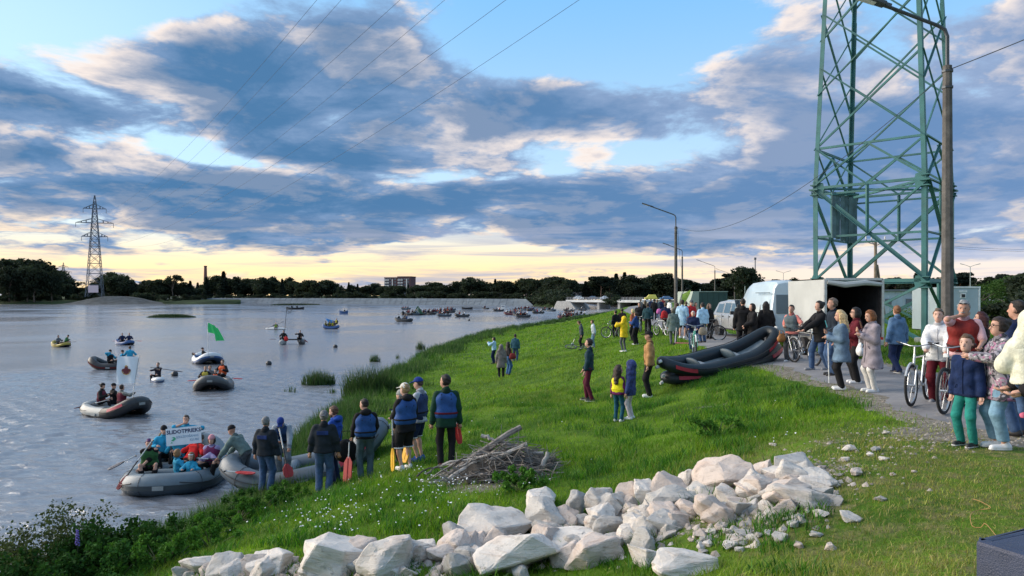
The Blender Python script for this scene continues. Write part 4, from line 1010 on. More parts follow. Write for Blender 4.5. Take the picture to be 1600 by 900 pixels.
small_car(1041, 250, 3.4, (.06, .16, .36), 'blue car on the road beyond the crowd', R(90))
small_car(904, 290, 3.45, (.7, .7, .7), 'white car crossing the bridge near its far pier', R(80)); small_car(946, 278, 3.45, (.62, .66, .70), 'light-grey car crossing the bridge near the dark shrub', R(80))
small_car(926, 300, 3.4, (.10, .13, .2), 'navy car crossing the middle of the bridge', R(80))
# feather flag
def feather_flag():
    b = thing('feather_flag', 'lime green and black feather flag beside the green box trailer', 'flag', (X(1063, 50), 50, 2.95))
    MB().tube([(0, 0, 0), (0, 0, 1.6), (.12, 0, 2.2), (.45, 0, 2.55), (.75, 0, 2.45)], .018, 6).build('pole', blk, b)
    lime = mat('lime_cloth', (.42, .58, .10), .8); fm = MB(); gm = MB()
    def half(m, f0, f1, n=12):
        V = []
        for i in range(n + 1):
            u = i / n; (xa, za), (xb, zb) = f0(u), f1(u); yy = .03 * math.sin(u * 7)
            V += [(xa, yy, za), (xb, yy + .02, zb), (xa, yy + .012, za), (xb, yy + .032, zb)]
        m.add(V, [q for i in range(n) for q in ((4 * i, 4 * i + 1, 4 * i + 5, 4 * i + 4), (4 * i + 2, 4 * i + 6, 4 * i + 7, 4 * i + 3))])
    half(fm, lambda u: (.02 + .12 * max(0, u - .5) * 2, .85 + 1.3 * u), lambda u: (.10 + .70 * u ** .8, .95 + 1.52 * u ** .7 if u < .8 else 2.45 + .1 * (u - .8)))
    half(gm, lambda u: (.04 + .45 * u, .5 + .85 * u), lambda u: (.14 + .66 * u, .55 + 1.4 * u))
    fm.build('upper_cloth', lime, b, True); gm.build('lower_cloth', blk, b, True)
    for k in range(4): MB().box((.20 + .1 * k, -.06, .75 + .25 * k), (.07, .01, .08)).build('lettering', white_w, b)
feather_flag()

# ------------------------------------------------------------------ bicycles
chrome = mat('bike_metal', (.42, .44, .46), .3, .85)
BIKES = {}
def bicycle(loc, rz, frame_m, label, fender_m=None, scale=1.0, basket=False, tilt=None, black_rim=False, upright=True, lights=True):
    """front along local +y, wheels on z = 0, centred between the axles"""
    b = thing('bicycle', label, 'bicycle', loc, rz, None); b.scale = (scale,) * 3
    r = .34; Y0, Y1 = -.53, .55
    key = bool(black_rim)
    if key not in BIKES:
        ty = MB().tube([(0, r * math.cos(a), r * math.sin(a)) for a in np.linspace(0, 6.2832, 29)[:-1]], .024, 7, closed=True).mesh('tyre', rub, True)
        ri = MB().tube([(0, (r - .035) * math.cos(a), (r - .035) * math.sin(a)) for a in np.linspace(0, 6.2832, 29)[:-1]], .013, 5, closed=True).mesh('rim', blk if black_rim else chrome, True)
        sp = MB()
        for k in range(16):
            a = k * math.pi / 8; sp.bar((.02 * (-1) ** k, 0, 0), (0, (r - .04) * math.cos(a), (r - .04) * math.sin(a)), .004, .004)
        hub = MB().tube([(-.05, 0, 0), (.05, 0, 0)], .022, 8)
        BIKES[key] = (ty, ri, sp.mesh('spoke', chrome), hub.mesh('hub', chrome, True))
    for y in (Y0, Y1):
        w = link('wheel', BIKES[key][0], b, (0, y, r))
        link('rim', BIKES[key][1], w); link('spoke', BIKES[key][2], w); link('hub', BIKES[key][3], w)
        if fender_m: MB().tube([(0, y + (r + .035) * math.cos(a), r + (r + .035) * math.sin(a)) for a in np.linspace(.5 if y > 0 else .3, 2.9 if y > 0 else 2.6, 11)], .022, 6).build('mudguard', fender_m, b, True)
    f = MB(); bb = (0, -.07, .30); hd0 = (0, .36, .80); hd1 = (0, .40, .66); st = (0, -.26, .80)
    f.tube([bb, hd1], .019, 8); f.tube([st, hd0] if upright is True else [(0, -.18, .60), hd1], .016, 8); f.tube([bb, st], .017, 8)
    for s in (-1, 1): f.tube([(s * .015, -.09, .31), (s * .06, Y0, r)], .010, 6); f.tube([(s * .012, -.24, .74), (s * .06, Y0, r)], .009, 6)
    f.tube([hd1, (0, .345, .86)], .020, 8); f.build('frame', frame_m, b, True)
    fk = MB(); fk.tube([hd1, (0, .42, .62)], .022, 6)
    for s in (-1, 1): fk.tube([(s * .055, .42, .66), (s * .055, Y1, r)], .013, 6)
    fk.bar((-.07, .415, .665), (.07, .415, .665), .03, .03); fk.build('fork', frame_m, b, True)
    hb = MB(); hb.tube([(0, .345, .86), (0, .33, 1.0)], .014, 6); hb.tube([(-.30, .20, 1.05), (-.22, .28, 1.04), (-.06, .36, 1.0), (.06, .36, 1.0), (.22, .28, 1.04), (.30, .20, 1.05)], .011, 6)
    h_ = hb.build('handlebar', chrome, b, True)
    for s in (-1, 1): MB().tube([(s * .24, .26, 1.04), (s * .33, .16, 1.055)], .017, 6).build('grip', blk, h_)
    for s in (-1, 1): MB().tube([(s * .2, .31, 1.04), (s * .26, .34, 1.03)], .006, 4).build('brake_lever', blk, h_)
    sd_ = MB(); sd_.ell((0, -.36, .93), (.085, .10, .032), 10, 6); sd_.ell((0, -.24, .93), (.04, .13, .028), 10, 6); sd_.tube([st, (0, -.29, .93)], .012, 6); sd_.build('saddle', blk, b, True)
    ck = MB(); ck.tube([(-.05, -.07, .30), (.05, -.07, .30)], .02, 8); ck.tube([(.052, -.07 + .085 * math.cos(a), .30 + .085 * math.sin(a)) for a in np.linspace(0, 6.2832, 17)[:-1]], .008, 4, closed=True)
    ck.bar((.065, -.07, .30), (.065, .03, .16), .016, .02); ck.bar((-.065, -.07, .30), (-.065, -.17, .44), .016, .02); c_ = ck.build('crank', chrome, b, True)
    for s, q in ((1, (.03, .16)), (-1, (-.17, .44))): MB().box((s * .11, q[0], q[1]), (.09, .07, .02)).build('pedal', blk, c_)
    if lights: MB().box((0, .44, .88), (.07, .06, .06)).build('headlamp', lamp_clear, b, False, .012)
    if basket or fender_m:
        rk = MB()
        for s in (-1, 1): rk.tube([(s * .06, -.30, .72), (s * .06, -.80, .73)], .007, 5); rk.tube([(s * .06, -.75, .73), (s * .07, Y0, r)], .006, 5)
        for y in (-.4, -.55, -.7): rk.bar((-.06, y, .72), (.06, y, .72), .01, .01)
        rk.build('rack', chrome, b)
    if tilt is not None: b.rotation_euler = tilt
    return b
bk_silver = mat('bike_silver', (.55, .58, .60), .3, .5, coat=.4); bk_dark = mat('bike_dark', (.035, .037, .045), .35, .2, coat=.4); bk_green = mat('bike_green', (.06, .34, .26), .35, .1, coat=.5)
# ------------------------------------------------------------------ people: smooth implicit bodies and clothes
class Field:
    def __init__(s, lo, hi, h):
        s.h = h; s.lo = np.array(lo, np.float32) - 2 * h; n = np.ceil((np.array(hi) - s.lo) / h).astype(int) + 3
        s.ax = [s.lo[i] + h * np.arange(n[i], dtype=np.float32) for i in range(3)]
        s.v = np.full(n, 9.0, np.float32)
    def sub(s, lo, hi):
        sl = []
        for i in range(3):
            a = int(max(0, math.floor((lo[i] - s.lo[i]) / s.h))); b = int(min(len(s.ax[i]), math.ceil((hi[i] - s.lo[i]) / s.h) + 2))
            if b - a < 1: return None
            sl.append(slice(a, b))
        return tuple(sl), s.ax[0][sl[0]][:, None, None], s.ax[1][sl[1]][None, :, None], s.ax[2][sl[2]][None, None, :]
    def blend(s, sl, d, k):
        o = s.v[sl]; hh = np.clip(.5 + .5 * (o - d) / k, 0, 1); far = o > 5
        r = o * (1 - hh) + d * hh - k * hh * (1 - hh)
        s.v[sl] = np.where(far, d, r)
    def cone(s, a, b, ra, rb, k=.03):
        a = np.array(a, np.float32); b = np.array(b, np.float32); m = max(ra, rb) + k + 3 * s.h
        q = s.sub(np.minimum(a, b) - m, np.maximum(a, b) + m)
        if q is None: return
        sl, x, y, z = q; ba = b - a; L = float(ba @ ba) + 1e-9
        px, py, pz = x - a[0], y - a[1], z - a[2]
        t = np.clip((px * ba[0] + py * ba[1] + pz * ba[2]) / L, 0, 1)
        d = np.sqrt((px - t * ba[0]) ** 2 + (py - t * ba[1]) ** 2 + (pz - t * ba[2]) ** 2) - (ra + (rb - ra) * t)
        s.blend(sl, d, k)
    def ell(s, c, r, rot=None, k=.03, cut=False):
        c = np.array(c, np.float32); m = max(r) + k + 3 * s.h
        q = s.sub(c - m, c + m)
        if q is None: return
        sl, x, y, z = q; p = [x - c[0], y - c[1], z - c[2]]
        if rot is not None:
            M = np.array(rot, np.float32).T; p = [M[i, 0] * p[0] + M[i, 1] * p[1] + M[i, 2] * p[2] for i in range(3)]
        k0 = np.sqrt((p[0] / r[0]) ** 2 + (p[1] / r[1]) ** 2 + (p[2] / r[2]) ** 2); k1 = np.sqrt((p[0] / r[0] ** 2) ** 2 + (p[1] / r[1] ** 2) ** 2 + (p[2] / r[2] ** 2) ** 2) + 1e-6
        d = k0 * (k0 - 1) / k1
        if cut: s.v[sl] = np.maximum(s.v[sl], -d)
        else: s.blend(sl, d, k)
    def grid(s): return s.ax[0][:, None, None], s.ax[1][None, :, None], s.ax[2][None, None, :]
    def keep(s, d): s.v = np.maximum(s.v, d)
    def plane(s, c, n):
        """drop what lies on the side of n"""
        x, y, z = s.grid(); s.keep((x - c[0]) * n[0] + (y - c[1]) * n[1] + (z - c[2]) * n[2])
    def folds(s, amp, f=26.0, seed=0.0):
        x, y, z = s.grid()
        s.v = s.v + amp * (np.sin(f * z + 9 * x + seed) * np.sin(f * .55 * x + 3 * seed + f * .3 * z) + .6 * np.sin(f * .8 * y - f * .9 * z + 2.1 * seed))
    def surface(s):
        v = s.v; n = np.array(v.shape)
        ins = v < 0
        c = [(i, j, k) for i in (0, 1) for j in (0, 1) for k in (0, 1)]
        sh = lambda A, o: A[o[0]:n[0] - 1 + o[0], o[1]:n[1] - 1 + o[1], o[2]:n[2] - 1 + o[2]]
        cnt = np.zeros(n - 1, np.int8)
        for o in c: cnt += sh(ins, o)
        act = np.argwhere((cnt > 0) & (cnt < 8))
        if not len(act): return np.zeros((0, 3)), np.zeros((0, 4), int)
        idx = np.full(n - 1, -1, np.int32); idx[tuple(act.T)] = np.arange(len(act))
        vals = [v[act[:, 0] + o[0], act[:, 1] + o[1], act[:, 2] + o[2]] for o in c]
        acc = np.zeros((len(act), 3), np.float32); num = np.zeros(len(act), np.float32)
        for a in range(8):
            for b in range(a + 1, 8):
                df = [c[b][i] - c[a][i] for i in range(3)]
                if sum(map(abs, df)) != 1: continue
                va, vb = vals[a], vals[b]; cr = (va < 0) != (vb < 0)
                t = np.where(cr, va / (va - vb + 1e-12), 0)
                acc += np.where(cr[:, None], np.array(c[a], np.float32) + t[:, None] * np.array(df, np.float32), 0); num += cr
        P = s.lo + s.h * (act + acc / num[:, None])
        Q = []
        for ax in range(3):
            sl0 = [slice(None)] * 3; sl1 = [slice(None)] * 3; sl0[ax] = slice(0, -1); sl1[ax] = slice(1, None)
            A, B = ins[tuple(sl0)], ins[tuple(sl1)]
            e = np.argwhere(A != B); u, w = [(1, 2), (2, 0), (0, 1)][ax]
            e = e[(e[:, u] > 0) & (e[:, w] > 0) & (e[:, u] < n[u] - 1) & (e[:, w] < n[w] - 1)]
            g = lambda du, dw: idx[tuple((e - np.eye(3, dtype=int)[u] * du - np.eye(3, dtype=int)[w] * dw).T)]
            q = np.stack([g(1, 1), g(0, 1), g(0, 0), g(1, 0)], 1); fl = ~A[tuple(e.T)]
            q[fl] = q[fl][:, ::-1]; Q.append(q[(q >= 0).all(1)])
        return P, np.concatenate(Q)

CL = {}
def cloth(col, rough=.85, name=None, var=.20):
    key = name or 'cloth_%02x%02x%02x' % tuple(int(min(1, c ** .4545) * 255) for c in col)
    return mat(key, col, rough, var=var, scale=9, bump=.5, bscale=18, spec=.2)
def hairm(col): return mat('hair_%02x%02x%02x' % tuple(int(c ** .4545 * 255) for c in col), col, .6, var=.35, scale=30, bump=.5, bscale=90, spec=.35)
def shade(m):
    """the same cloth, dyed darker, for bands, collars and zips"""
    k = m.name + '_trim'
    if k not in MATS:
        n = m.copy(); n.name = k; T = NT.__new__(NT); T.t = n.node_tree; p = next(q for q in n.node_tree.nodes if q.type == 'BSDF_PRINCIPLED'); s_ = p.inputs['Base Color']
        if s_.is_linked: src = s_.links[0].from_socket; n.node_tree.links.new(T.mix(1.0, src, (.55, .55, .58), 'MULTIPLY'), s_)
        MATS[k] = n
    return MATS[k]
SKIN = {}
def skinm(k=0):
    cols = [(.52, .30, .22), (.46, .25, .18), (.58, .36, .28), (.40, .21, .15)]
    return mat('skin_%d' % k, cols[k], .55, var=.08, scale=14, spec=.35)
eye_m = mat('eye_dark', (.03, .025, .022), .3); lip_m = mat('lips', (.36, .13, .11), .5)
denim = cloth((.045, .085, .17), name='denim_blue', var=.3); denim_l = cloth((.16, .28, .38), name='denim_light', var=.25); blackc = cloth((.012, .012, .014), name='black_cloth'); navy = cloth((.012, .022, .065), name='navy_cloth')
greyc = cloth((.10, .11, .12), name='grey_cloth'); whitec = cloth((.68, .69, .70), name='white_cloth'); blue_vest = cloth((.022, .075, .24), name='blue_vest_nylon', rough=.6)
shoe_w = mat('white_shoe', (.66, .67, .68), .6, var=.08); shoe_k = mat('black_shoe', (.018, .018, .02), .55); shoe_b = mat('brown_shoe', (.12, .06, .035), .6); shoe_g = mat('grey_shoe', (.22, .23, .25), .7); sole_m = mat('rubber_sole', (.55, .55, .54), .8)

def two_bone(a, t, l1, l2, pole):
    a = Vector(a); t = Vector(t); d = t - a; L = d.length
    if L > (l1 + l2) * .995: t = a + d * ((l1 + l2) * .995 / L); d = t - a; L = d.length
    d.normalize(); x = (l1 * l1 - l2 * l2 + L * L) / (2 * L); y = math.sqrt(max(l1 * l1 - x * x, 0))
    p = Vector(pole); p = (p - d * p.dot(d)); p = p.normalized() if p.length > 1e-6 else Vector((0, 1, 0))
    return a + d * x + p * y, t

def person(loc, face, h, label, group=None, vox=.018, sex='m', fat=1.0, skin=0,
           top=None, sleeve=1.0, hem=-.06, loose=.022, flare=.0, bottom=None, leg=1.0, bl=.018, skirt=False, shoes=None, sole=None, socks=None,
           hair='short', hairc=(.05, .035, .025), hat=None, hatc=None, vest=None, belt=None, hood=None, trim=None,
           rh=None, lh=None, rf=None, lf=None, rpole=None, lpole=None, pz=.93, lean=0, twist=0, head=(0, 0), headk=1.0, feet=True, roll=0,
           fingers=False, features=False, moustache=False, glasses=False, merge=False, name='person', cat='person', beard=False, extra=None, scarf=None, phone=None):
    """face: heading in degrees, 0 away from the camera (+Y), 90 towards +X. Lengths are those of a 1.75 m adult and scale with h."""
    s = h / 1.75
    root = thing(name, label, cat, loc, -R(face), group); root.scale = (s,) * 3
    P0 = Vector((0, 0, pz)); Rt = Matrix.Rotation(-R(lean), 3, 'X') @ Matrix.Rotation(R(roll), 3, 'Y') @ Matrix.Rotation(-R(twist), 3, 'Z')
    T = lambda x, y, z: P0 + Rt @ Vector((x, y, z))
    f = sex == 'f'; sw = (.160 if f else .180) * (.88 if headk > 1.1 else 1); hw = (.085 if f else .08) * (.9 if headk > 1.1 else 1)
    Rh = Rt @ Matrix.Rotation(-R(head[0]), 3, 'Z') @ Matrix.Rotation(-R(head[1]), 3, 'X')
    HB = T(0, .0, .575); HC = HB + Rh @ Vector((0, .025, .115 * headk))
    Hd = lambda x, y, z: HC + Rh @ (Vector((x, y, z)) * headk)
    sh = {1: T(sw - .008, 0, .447), -1: T(-sw + .008, 0, .447)}
    tgt = {1: Vector(rh) if rh else Vector((.27, .05, pz - .15)), -1: Vector(lh) if lh else Vector((-.27, .05, pz - .15))}
    pol = {1: rpole or (.5, -1, -.3), -1: lpole or (-.5, -1, -.3)}
    el, wr = {}, {}
    for q in (1, -1): el[q], wr[q] = two_bone(sh[q], tgt[q], .285, .255, pol[q])
    hip = {1: T(hw, 0, -.02), -1: T(-hw, 0, -.02)}
    an = {1: Vector(rf) if rf else Vector((.10, .0, .085)), -1: Vector(lf) if lf else Vector((-.10, .0, .085))}
    kn = {}
    for q in (1, -1): kn[q], an[q] = two_bone(hip[q], an[q], .435, .42, (.25 * q, 1, .25))
    allp = list(sh.values()) + list(el.values()) + list(wr.values()) + list(hip.values()) + list(kn.values()) + list(an.values()) + [HC]
    lo = np.min([list(p) for p in allp], 0) - .24; hi = np.max([list(p) for p in allp], 0) + .24
    meshes = []
    def out(nm, V, Q, m, parent=root, extraV=None, fm=None):
        if not len(V): return None
        if merge: meshes.append((V, Q, m)); return None
        return link(nm, mesh_np(nm, V, Q, m, True, fmat=fm), parent)
    # ---- body: one continuous skin
    F = Field(lo, hi, vox)
    g = fat; detail = vox < .0225 and not merge and hat != 'hood'
    F.cone(hip[1], hip[-1], .088 * g, .088 * g); F.cone(T(-.05, .01 * g, .15), T(.05, .01 * g, .15), .092 * g, .092 * g); F.cone(T(-.075, .01, .35), T(.075, .01, .35), .10 * g, .10 * g)
    F.cone(T(0, 0, .05), T(0, 0, .35), .09 * g, .09 * g); F.cone(T(0, -.005, .475), T(sw - .02, 0, .445), .050, .042); F.cone(T(0, -.005, .475), T(-sw + .02, 0, .445), .050, .042)
    F.cone(T(0, -.005, .48), HB + Rh @ Vector((0, .01, .03)), .058, .052)
    F.ell(Hd(0, -.008, .02), (.076 * headk, .096 * headk, .105 * headk), Rh); F.ell(Hd(0, .032, -.055), (.058 * headk, .062 * headk, .062 * headk), Rh, .03)
    if vox < .026:
        F.cone(Hd(0, .085, .015), Hd(0, .106, -.022), .010, .015, .012)
        for q in (1, -1): F.ell(Hd(.078 * q, -.005, -.005), (.012, .022, .032), Rh, .008)
    fing = MB()
    for q in (1, -1):
        F.cone(sh[q], el[q], .048 * (.8 + .2 * g), .038); F.cone(el[q], wr[q], .039, .026)
        d = (wr[q] - el[q]).normalized(); pe = wr[q] + d * .085
        F.cone(wr[q] + d * .015, pe, .028, .034, .02)
        if fingers:
            side = d.cross(Vector((0, 1, 0)) if abs(d.y) < .8 else Vector((0, 0, 1))).normalized(); nrm = d.cross(side)
            if nrm.dot(Vector((-q, .3, 0))) < 0: nrm = -nrm
            for i, (off, Lf) in enumerate(((-.030, .060), (-.010, .074), (.010, .070), (.028, .056))):
                b0 = pe + side * off + d * .005; b1 = b0 + d * Lf * .55 + nrm * .012; b2 = b1 + d * Lf * .35 + nrm * Lf * .42
                fing.tube([b0, b1, b2], [.0105, .0095, .0075], 5)
            tb = wr[q] + d * .035 - side * .026; fing.tube([tb, tb + d * .035 - side * .022 + nrm * .012, tb + d * .06 - side * .02 + nrm * .026], [.012, .010, .008], 5)
        lk = .8 if (bottom is not None and leg > .7) else 1.0; F.cone(hip[q], kn[q], .074 * g * lk, .052 * lk); F.cone(kn[q], an[q], .052 * lk, .034); F.ell(kn[q].lerp(an[q], .32) + Vector((0, -.014, 0)), (.047 * lk, .05 * lk, .09), None, .04)
        if feet: F.cone(an[q] + Vector((0, -.02, -.045)), an[q] + Vector((.02 * q, .13, -.055)), .036, .028)
    V, Q = F.surface(); fm = np.zeros(len(Q), int)
    if not merge and (fingers or features):
        ex = MB(); ex.v += fing.v; ex.f += fing.f; ex.mi += [0] * len(fing.f)
        if features:
            ex.cur = 1
            for q in (1, -1): ex.ell(Hd(.031 * q, .078, .022), (.011, .010, .0085), 8, 5, Rh); 
            ex.cur = 3
            for q in (1, -1): ex.ell(Hd(.031 * q, .084, .043), (.018, .007, .0048), 8, 4, Rh)
            ex.cur = 2; ex.ell(Hd(0, .089, -.055), (.022, .008, .007), 8, 4, Rh)
            if moustache: ex.cur = 3; ex.ell(Hd(0, .096, -.040), (.034, .012, .012), 8, 5, Rh)
            if glasses: 
                ex.cur = 1
                for q in (1, -1): ex.tube([Hd(.033 * q + .025 * math.cos(a), .097, .018 + .02 * math.sin(a)) for a in np.linspace(0, 6.28, 11)[:-1]], .003, 4, closed=True); ex.tube([Hd(.058 * q, .095, .022), Hd(.082 * q, .0, .02)], .003, 4)
        b0 = len(V); V = np.concatenate([V, np.array([list(p) for p in ex.v]).reshape(-1, 3)])
        quads = [[i + b0 for i in fc] for fc in ex.f if len(fc) == 4]; ngon = [[i + b0 for i in fc] for fc in ex.f if len(fc) == 5]
        q4 = [m_ for fc, m_ in zip(ex.f, ex.mi) if len(fc) == 4]; q5 = [m_ for fc, m_ in zip(ex.f, ex.mi) if len(fc) == 5]
        fl = [Q] + ([np.array(quads)] if quads else []) + ([np.array(ngon)] if ngon else [])
        fm = np.concatenate([fm, q4, q5]).astype(int)
        link('body', mesh_np('body', V, fl, [skinm(skin), eye_m, lip_m, hairm(hairc)], True, fmat=fm), root)
    else: out('body', V, Q, skinm(skin))
    if beard:
        B = Field(np.array(HC) - .2, np.array(HC) + .2, max(.012, vox * .7)); B.ell(Hd(0, .034, -.06), (.064, .072, .065), Rh)
        B.plane(Hd(0, .02, -.03), Rh @ Vector((0, 0, 1))); B.plane(Hd(0, .0, 0), Rh @ Vector((0, -1, 0))); out('beard', *B.surface(), hairm(hairc))
    def torso(F, inf, waist=True, arms=0.0, hemz=None, fl=.0):
        F.cone(T(-.05, .01 * g, .15), T(.05, .01 * g, .15), .092 * g + inf, .092 * g + inf); F.cone(T(-.075, .012, .35), T(.075, .012, .35), .098 * g + inf * .8, .098 * g + inf * .8)
        inf *= .8
        F.cone(T(0, 0, .05), T(0, 0, .38), .09 * g + inf, .085 * g + inf)
        for q in (1, -1): F.cone(T(.055 * q, .008, .10), T(.072 * q, .008, .36), .086 * g + inf, .095 * g + inf)
        if f: F.cone(T(-.06, .075 * g, .31), T(.06, .075 * g, .31), .05 * g + inf * .6, .05 * g + inf * .6, .04)
        if hemz is not None:
            F.cone(hip[1], hip[-1], .090 * g + inf, .090 * g + inf)
            if hemz < -.02:
                hz = hemz - .10
                F.cone(T(-.05, 0, .10), T(-.085 - fl * .5, 0, hz), .092 * g + inf, .095 * g + inf + fl); F.cone(T(.05, 0, .10), T(.085 + fl * .5, 0, hz), .092 * g + inf, .095 * g + inf + fl); F.cone(T(0, 0, .1), T(0, 0, hz), .09 * g + inf, .10 * g + inf + fl)
    # ---- trousers, shorts or skirt
    if bottom is not None:
        F = Field(lo, hi, vox)
        F.cone(hip[1], hip[-1], .088 * g + min(bl, .012), .088 * g + min(bl, .012)); F.cone(T(-.045, 0, .06), T(.045, 0, .06), .09 * g + bl * .7, .09 * g + bl * .7)
        for q in (1, -1):
            if skirt: F.cone(hip[q], hip[q].lerp(kn[q], leg * 1.1), .09 * g + bl, .10 * g + bl * 2)
            else:
                k_ = min(1, leg * 2); e1 = hip[q].lerp(kn[q], k_); F.cone(hip[q], e1, .080 * g + bl, .080 * g + bl - (.080 * g - .058) * k_)
                if leg > .5: k2 = (leg - .5) * 2; F.cone(kn[q], kn[q].lerp(an[q], k2), .058 + bl, .058 + bl * 1.1 - .014 * k2)
        F.plane(T(0, 0, .10), Rt @ Vector((0, 0, 1)))
        if leg > .97 and pz > .6 and not skirt: F.plane((0, 0, .045), (0, 0, -1))
        elif not skirt and leg < .97:
            for q in (1, -1):
                e1 = hip[q].lerp(kn[q], leg * 2) if leg <= .5 else kn[q].lerp(an[q], (leg - .5) * 2); 
            if pz > .6: F.plane((0, 0, e1.z + .0), (0, 0, -1))
        F.folds(.0035, 24, h * 7)
        o = out('shorts' if leg < .7 and not skirt else 'skirt' if skirt else 'trousers', *F.surface(), bottom)
        if trim is not None and o is not None and not skirt:
            for q in (1, -1):
                c = hip[q].lerp(kn[q], leg * 2) if leg <= .5 else kn[q].lerp(an[q], (leg - .5) * 2); m = MB()
                m.tube([c + Vector((0, 0, .012)), c + Vector((0, 0, .028))], .078 * g + bl - .004, 14); m.build('trim', trim, o, True)
    # ---- top
    tp = None
    if top is not None:
        F = Field(lo, hi, vox); torso(F, loose, hemz=hem, fl=flare)
        F.cone(T(0, -.005, .47), T(sw - .02, 0, .442), .052 + loose * .8, .044 + loose * .8); F.cone(T(0, -.005, .47), T(-sw + .02, 0, .442), .052 + loose * .8, .044 + loose * .8); F.cone(T(0, -.005, .47), T(0, -.005, .545), .072 + loose * .4, .066 + loose * .2)
        for q in (1, -1):
            a = min(1, sleeve * 2); e1 = sh[q].lerp(el[q], a); r0 = .05 * (.75 + .25 * g) + loose; F.cone(sh[q], e1, r0, r0 - .008 * a)
            if sleeve > .5: b_ = (sleeve - .5) * 2; e2 = el[q].lerp(wr[q], b_); F.cone(el[q], e2, .042 + loose, .042 + loose * .9 - .010 * b_)
        F.plane(T(0, 0, hem), Rt @ Vector((0, 0, -1)))
        F.folds(.0055 if loose < .03 else .0085, 20, h * 5 + g)
        if detail:      # hem band, cuffs and collar, a shade darker than the cloth
            F2 = Field(lo, hi, vox); F2.v = F.v - .006; lim = np.minimum
            x, y, z = F2.grid(); u_ = Rt @ Vector((0, 0, 1)); dz = (x - P0.x) * u_.x + (y - P0.y) * u_.y + (z - P0.z) * u_.z; keepd = dz - (hem + .035); tx = abs(x) - (.26 if hem < -.2 else .21); keepd = np.maximum(keepd, tx)
            for q in (1, -1):
                if sleeve > .9: c_ = wr[q] - (wr[q] - el[q]).normalized() * .028; keepd = np.minimum(keepd, np.sqrt((x - c_.x) ** 2 + (y - c_.y) ** 2 + (z - c_.z) ** 2) - .062)
            F2.keep(keepd); bands = F2.surface()
        tp = out('coat' if hem < -.25 else 'jacket' if loose > .025 else 'top', *F.surface(), top)
        if detail and tp is not None:
            dk_ = shade(top)
            out('hem_band', *bands, dk_, tp)
            F2 = Field(np.array(T(0, 0, .5)) - .2, np.array(T(0, 0, .5)) + .2, max(vox * .8, .011)); F2.cone(T(0, -.012, .50), T(0, -.004, .552), .082 + loose * .3, .074 + loose * .25); F2.plane(T(0, 0, .565), Rt @ Vector((0, 0, 1)))
            out('collar', *F2.surface(), dk_, tp)
            co = np.empty(len(tp.data.vertices) * 3, np.float32); tp.data.vertices.foreach_get('co', co); co = (co.reshape(-1, 3) - np.array(P0)) @ np.array(Rt)
            def front(x0, z0, sg=1):
                m_ = (abs(co[:, 0] - x0) < .03) & (abs(co[:, 2] - z0) < .035); return co[m_, 1].max() if sg > 0 and m_.any() else co[m_, 1].min() if m_.any() else None
            pz_ = [(z0, front(0, z0)) for z0 in np.linspace(max(hem + .03, -.3), .46, 9)]; pts_ = [T(0, y0 + .002, z0) for z0, y0 in pz_ if y0 is not None]
            if len(pts_) > 3 and vest is None: MB().tube(pts_, .006, 5).build('zip', dk_, tp, True)
            for q in (1, -1):
                pp = [(a, front(a, b), b) for a, b in ((.13 * q, .0), (.10 * q, .06))]
                if hem < -.05 and all(v[1] is not None for v in pp): MB().tube([T(a, y0 + .003, b) for a, y0, b in pp], .008, 5).build('pocket', dk_, tp, True)
            yb = [(x0, front(x0, .36, -1)) for x0 in np.linspace(-.13, .13, 7)]; pts_ = [T(x0, y0 - .001, .36) for x0, y0 in yb if y0 is not None]
            if len(pts_) > 3 and vest is None and hair not in ('long', 'wavy'): MB().tube(pts_, .0045, 4).build('seam', dk_, tp, True)
    if vest is not None:
        F = Field(lo, hi, vox); torso(F, loose + .030, hemz=None)
        F.cone(T(-.085, .01, .10), T(.085, .01, .10), .088 * g + loose + .028, .088 * g + loose + .028)
        for q in (1, -1): F.cone(T(.088 * q, .085, .38), T(.092 * q, .03, .475), .05, .042); F.cone(T(.092 * q, .03, .475), T(.088 * q, -.085, .40), .042, .05)
        F.plane(T(0, 0, .0), Rt @ Vector((0, 0, -1))); F.folds(.003, 20, 1.0)
        vo = out('life_vest', *F.surface(), vest)
        F = Field(lo, hi, vox); torso(F, loose + .040, hemz=None); F.cone(T(-.085, .01, .10), T(.085, .01, .10), .088 * g + loose + .036, .088 * g + loose + .036)
        F.plane(T(0, 0, .085), Rt @ Vector((0, 0, -1))); F.plane(T(0, 0, .115 + vox * .6), Rt @ Vector((0, 0, 1)))
        out('belt', *F.surface(), belt or blackc, vo or root)
        if detail and vo is not None:
            MB().box(T(0, .098 * g + loose + .052, .10), (.05, .025, .045)).build('buckle', blk, vo)
            for q in (1, -1): MB().tube([T(.09 * q, .128 * g + loose * .6, .34), T(.092 * q, .09 + loose, .44), T(.094 * q, .03, .523), T(.090 * q, -.085 - loose, .45), T(.088 * q, -.122 * g - loose * .6, .36)], .010, 5).build('strap', blackc, vo, True)
    if hood is not None:
        F = Field(lo, hi, vox); F.ell(T(0, -.085, .53), (.125, .075, .075), Rt); F.cone(T(-.07, .03, .53), T(.07, .03, .53), .035, .035, .05); F.cone(T(-.09, -.05, .53), T(-.07, .04, .53), .035, .03); F.cone(T(.09, -.05, .53), T(.07, .04, .53), .035, .03)
        F.folds(.004, 30, 2); out('hood', *F.surface(), hood, tp or root)
    if scarf is not None:
        F = Field(lo, hi, vox); F.ell(T(0, .0, .53), (.10, .10, .05), Rt); out('scarf', *F.surface(), scarf)
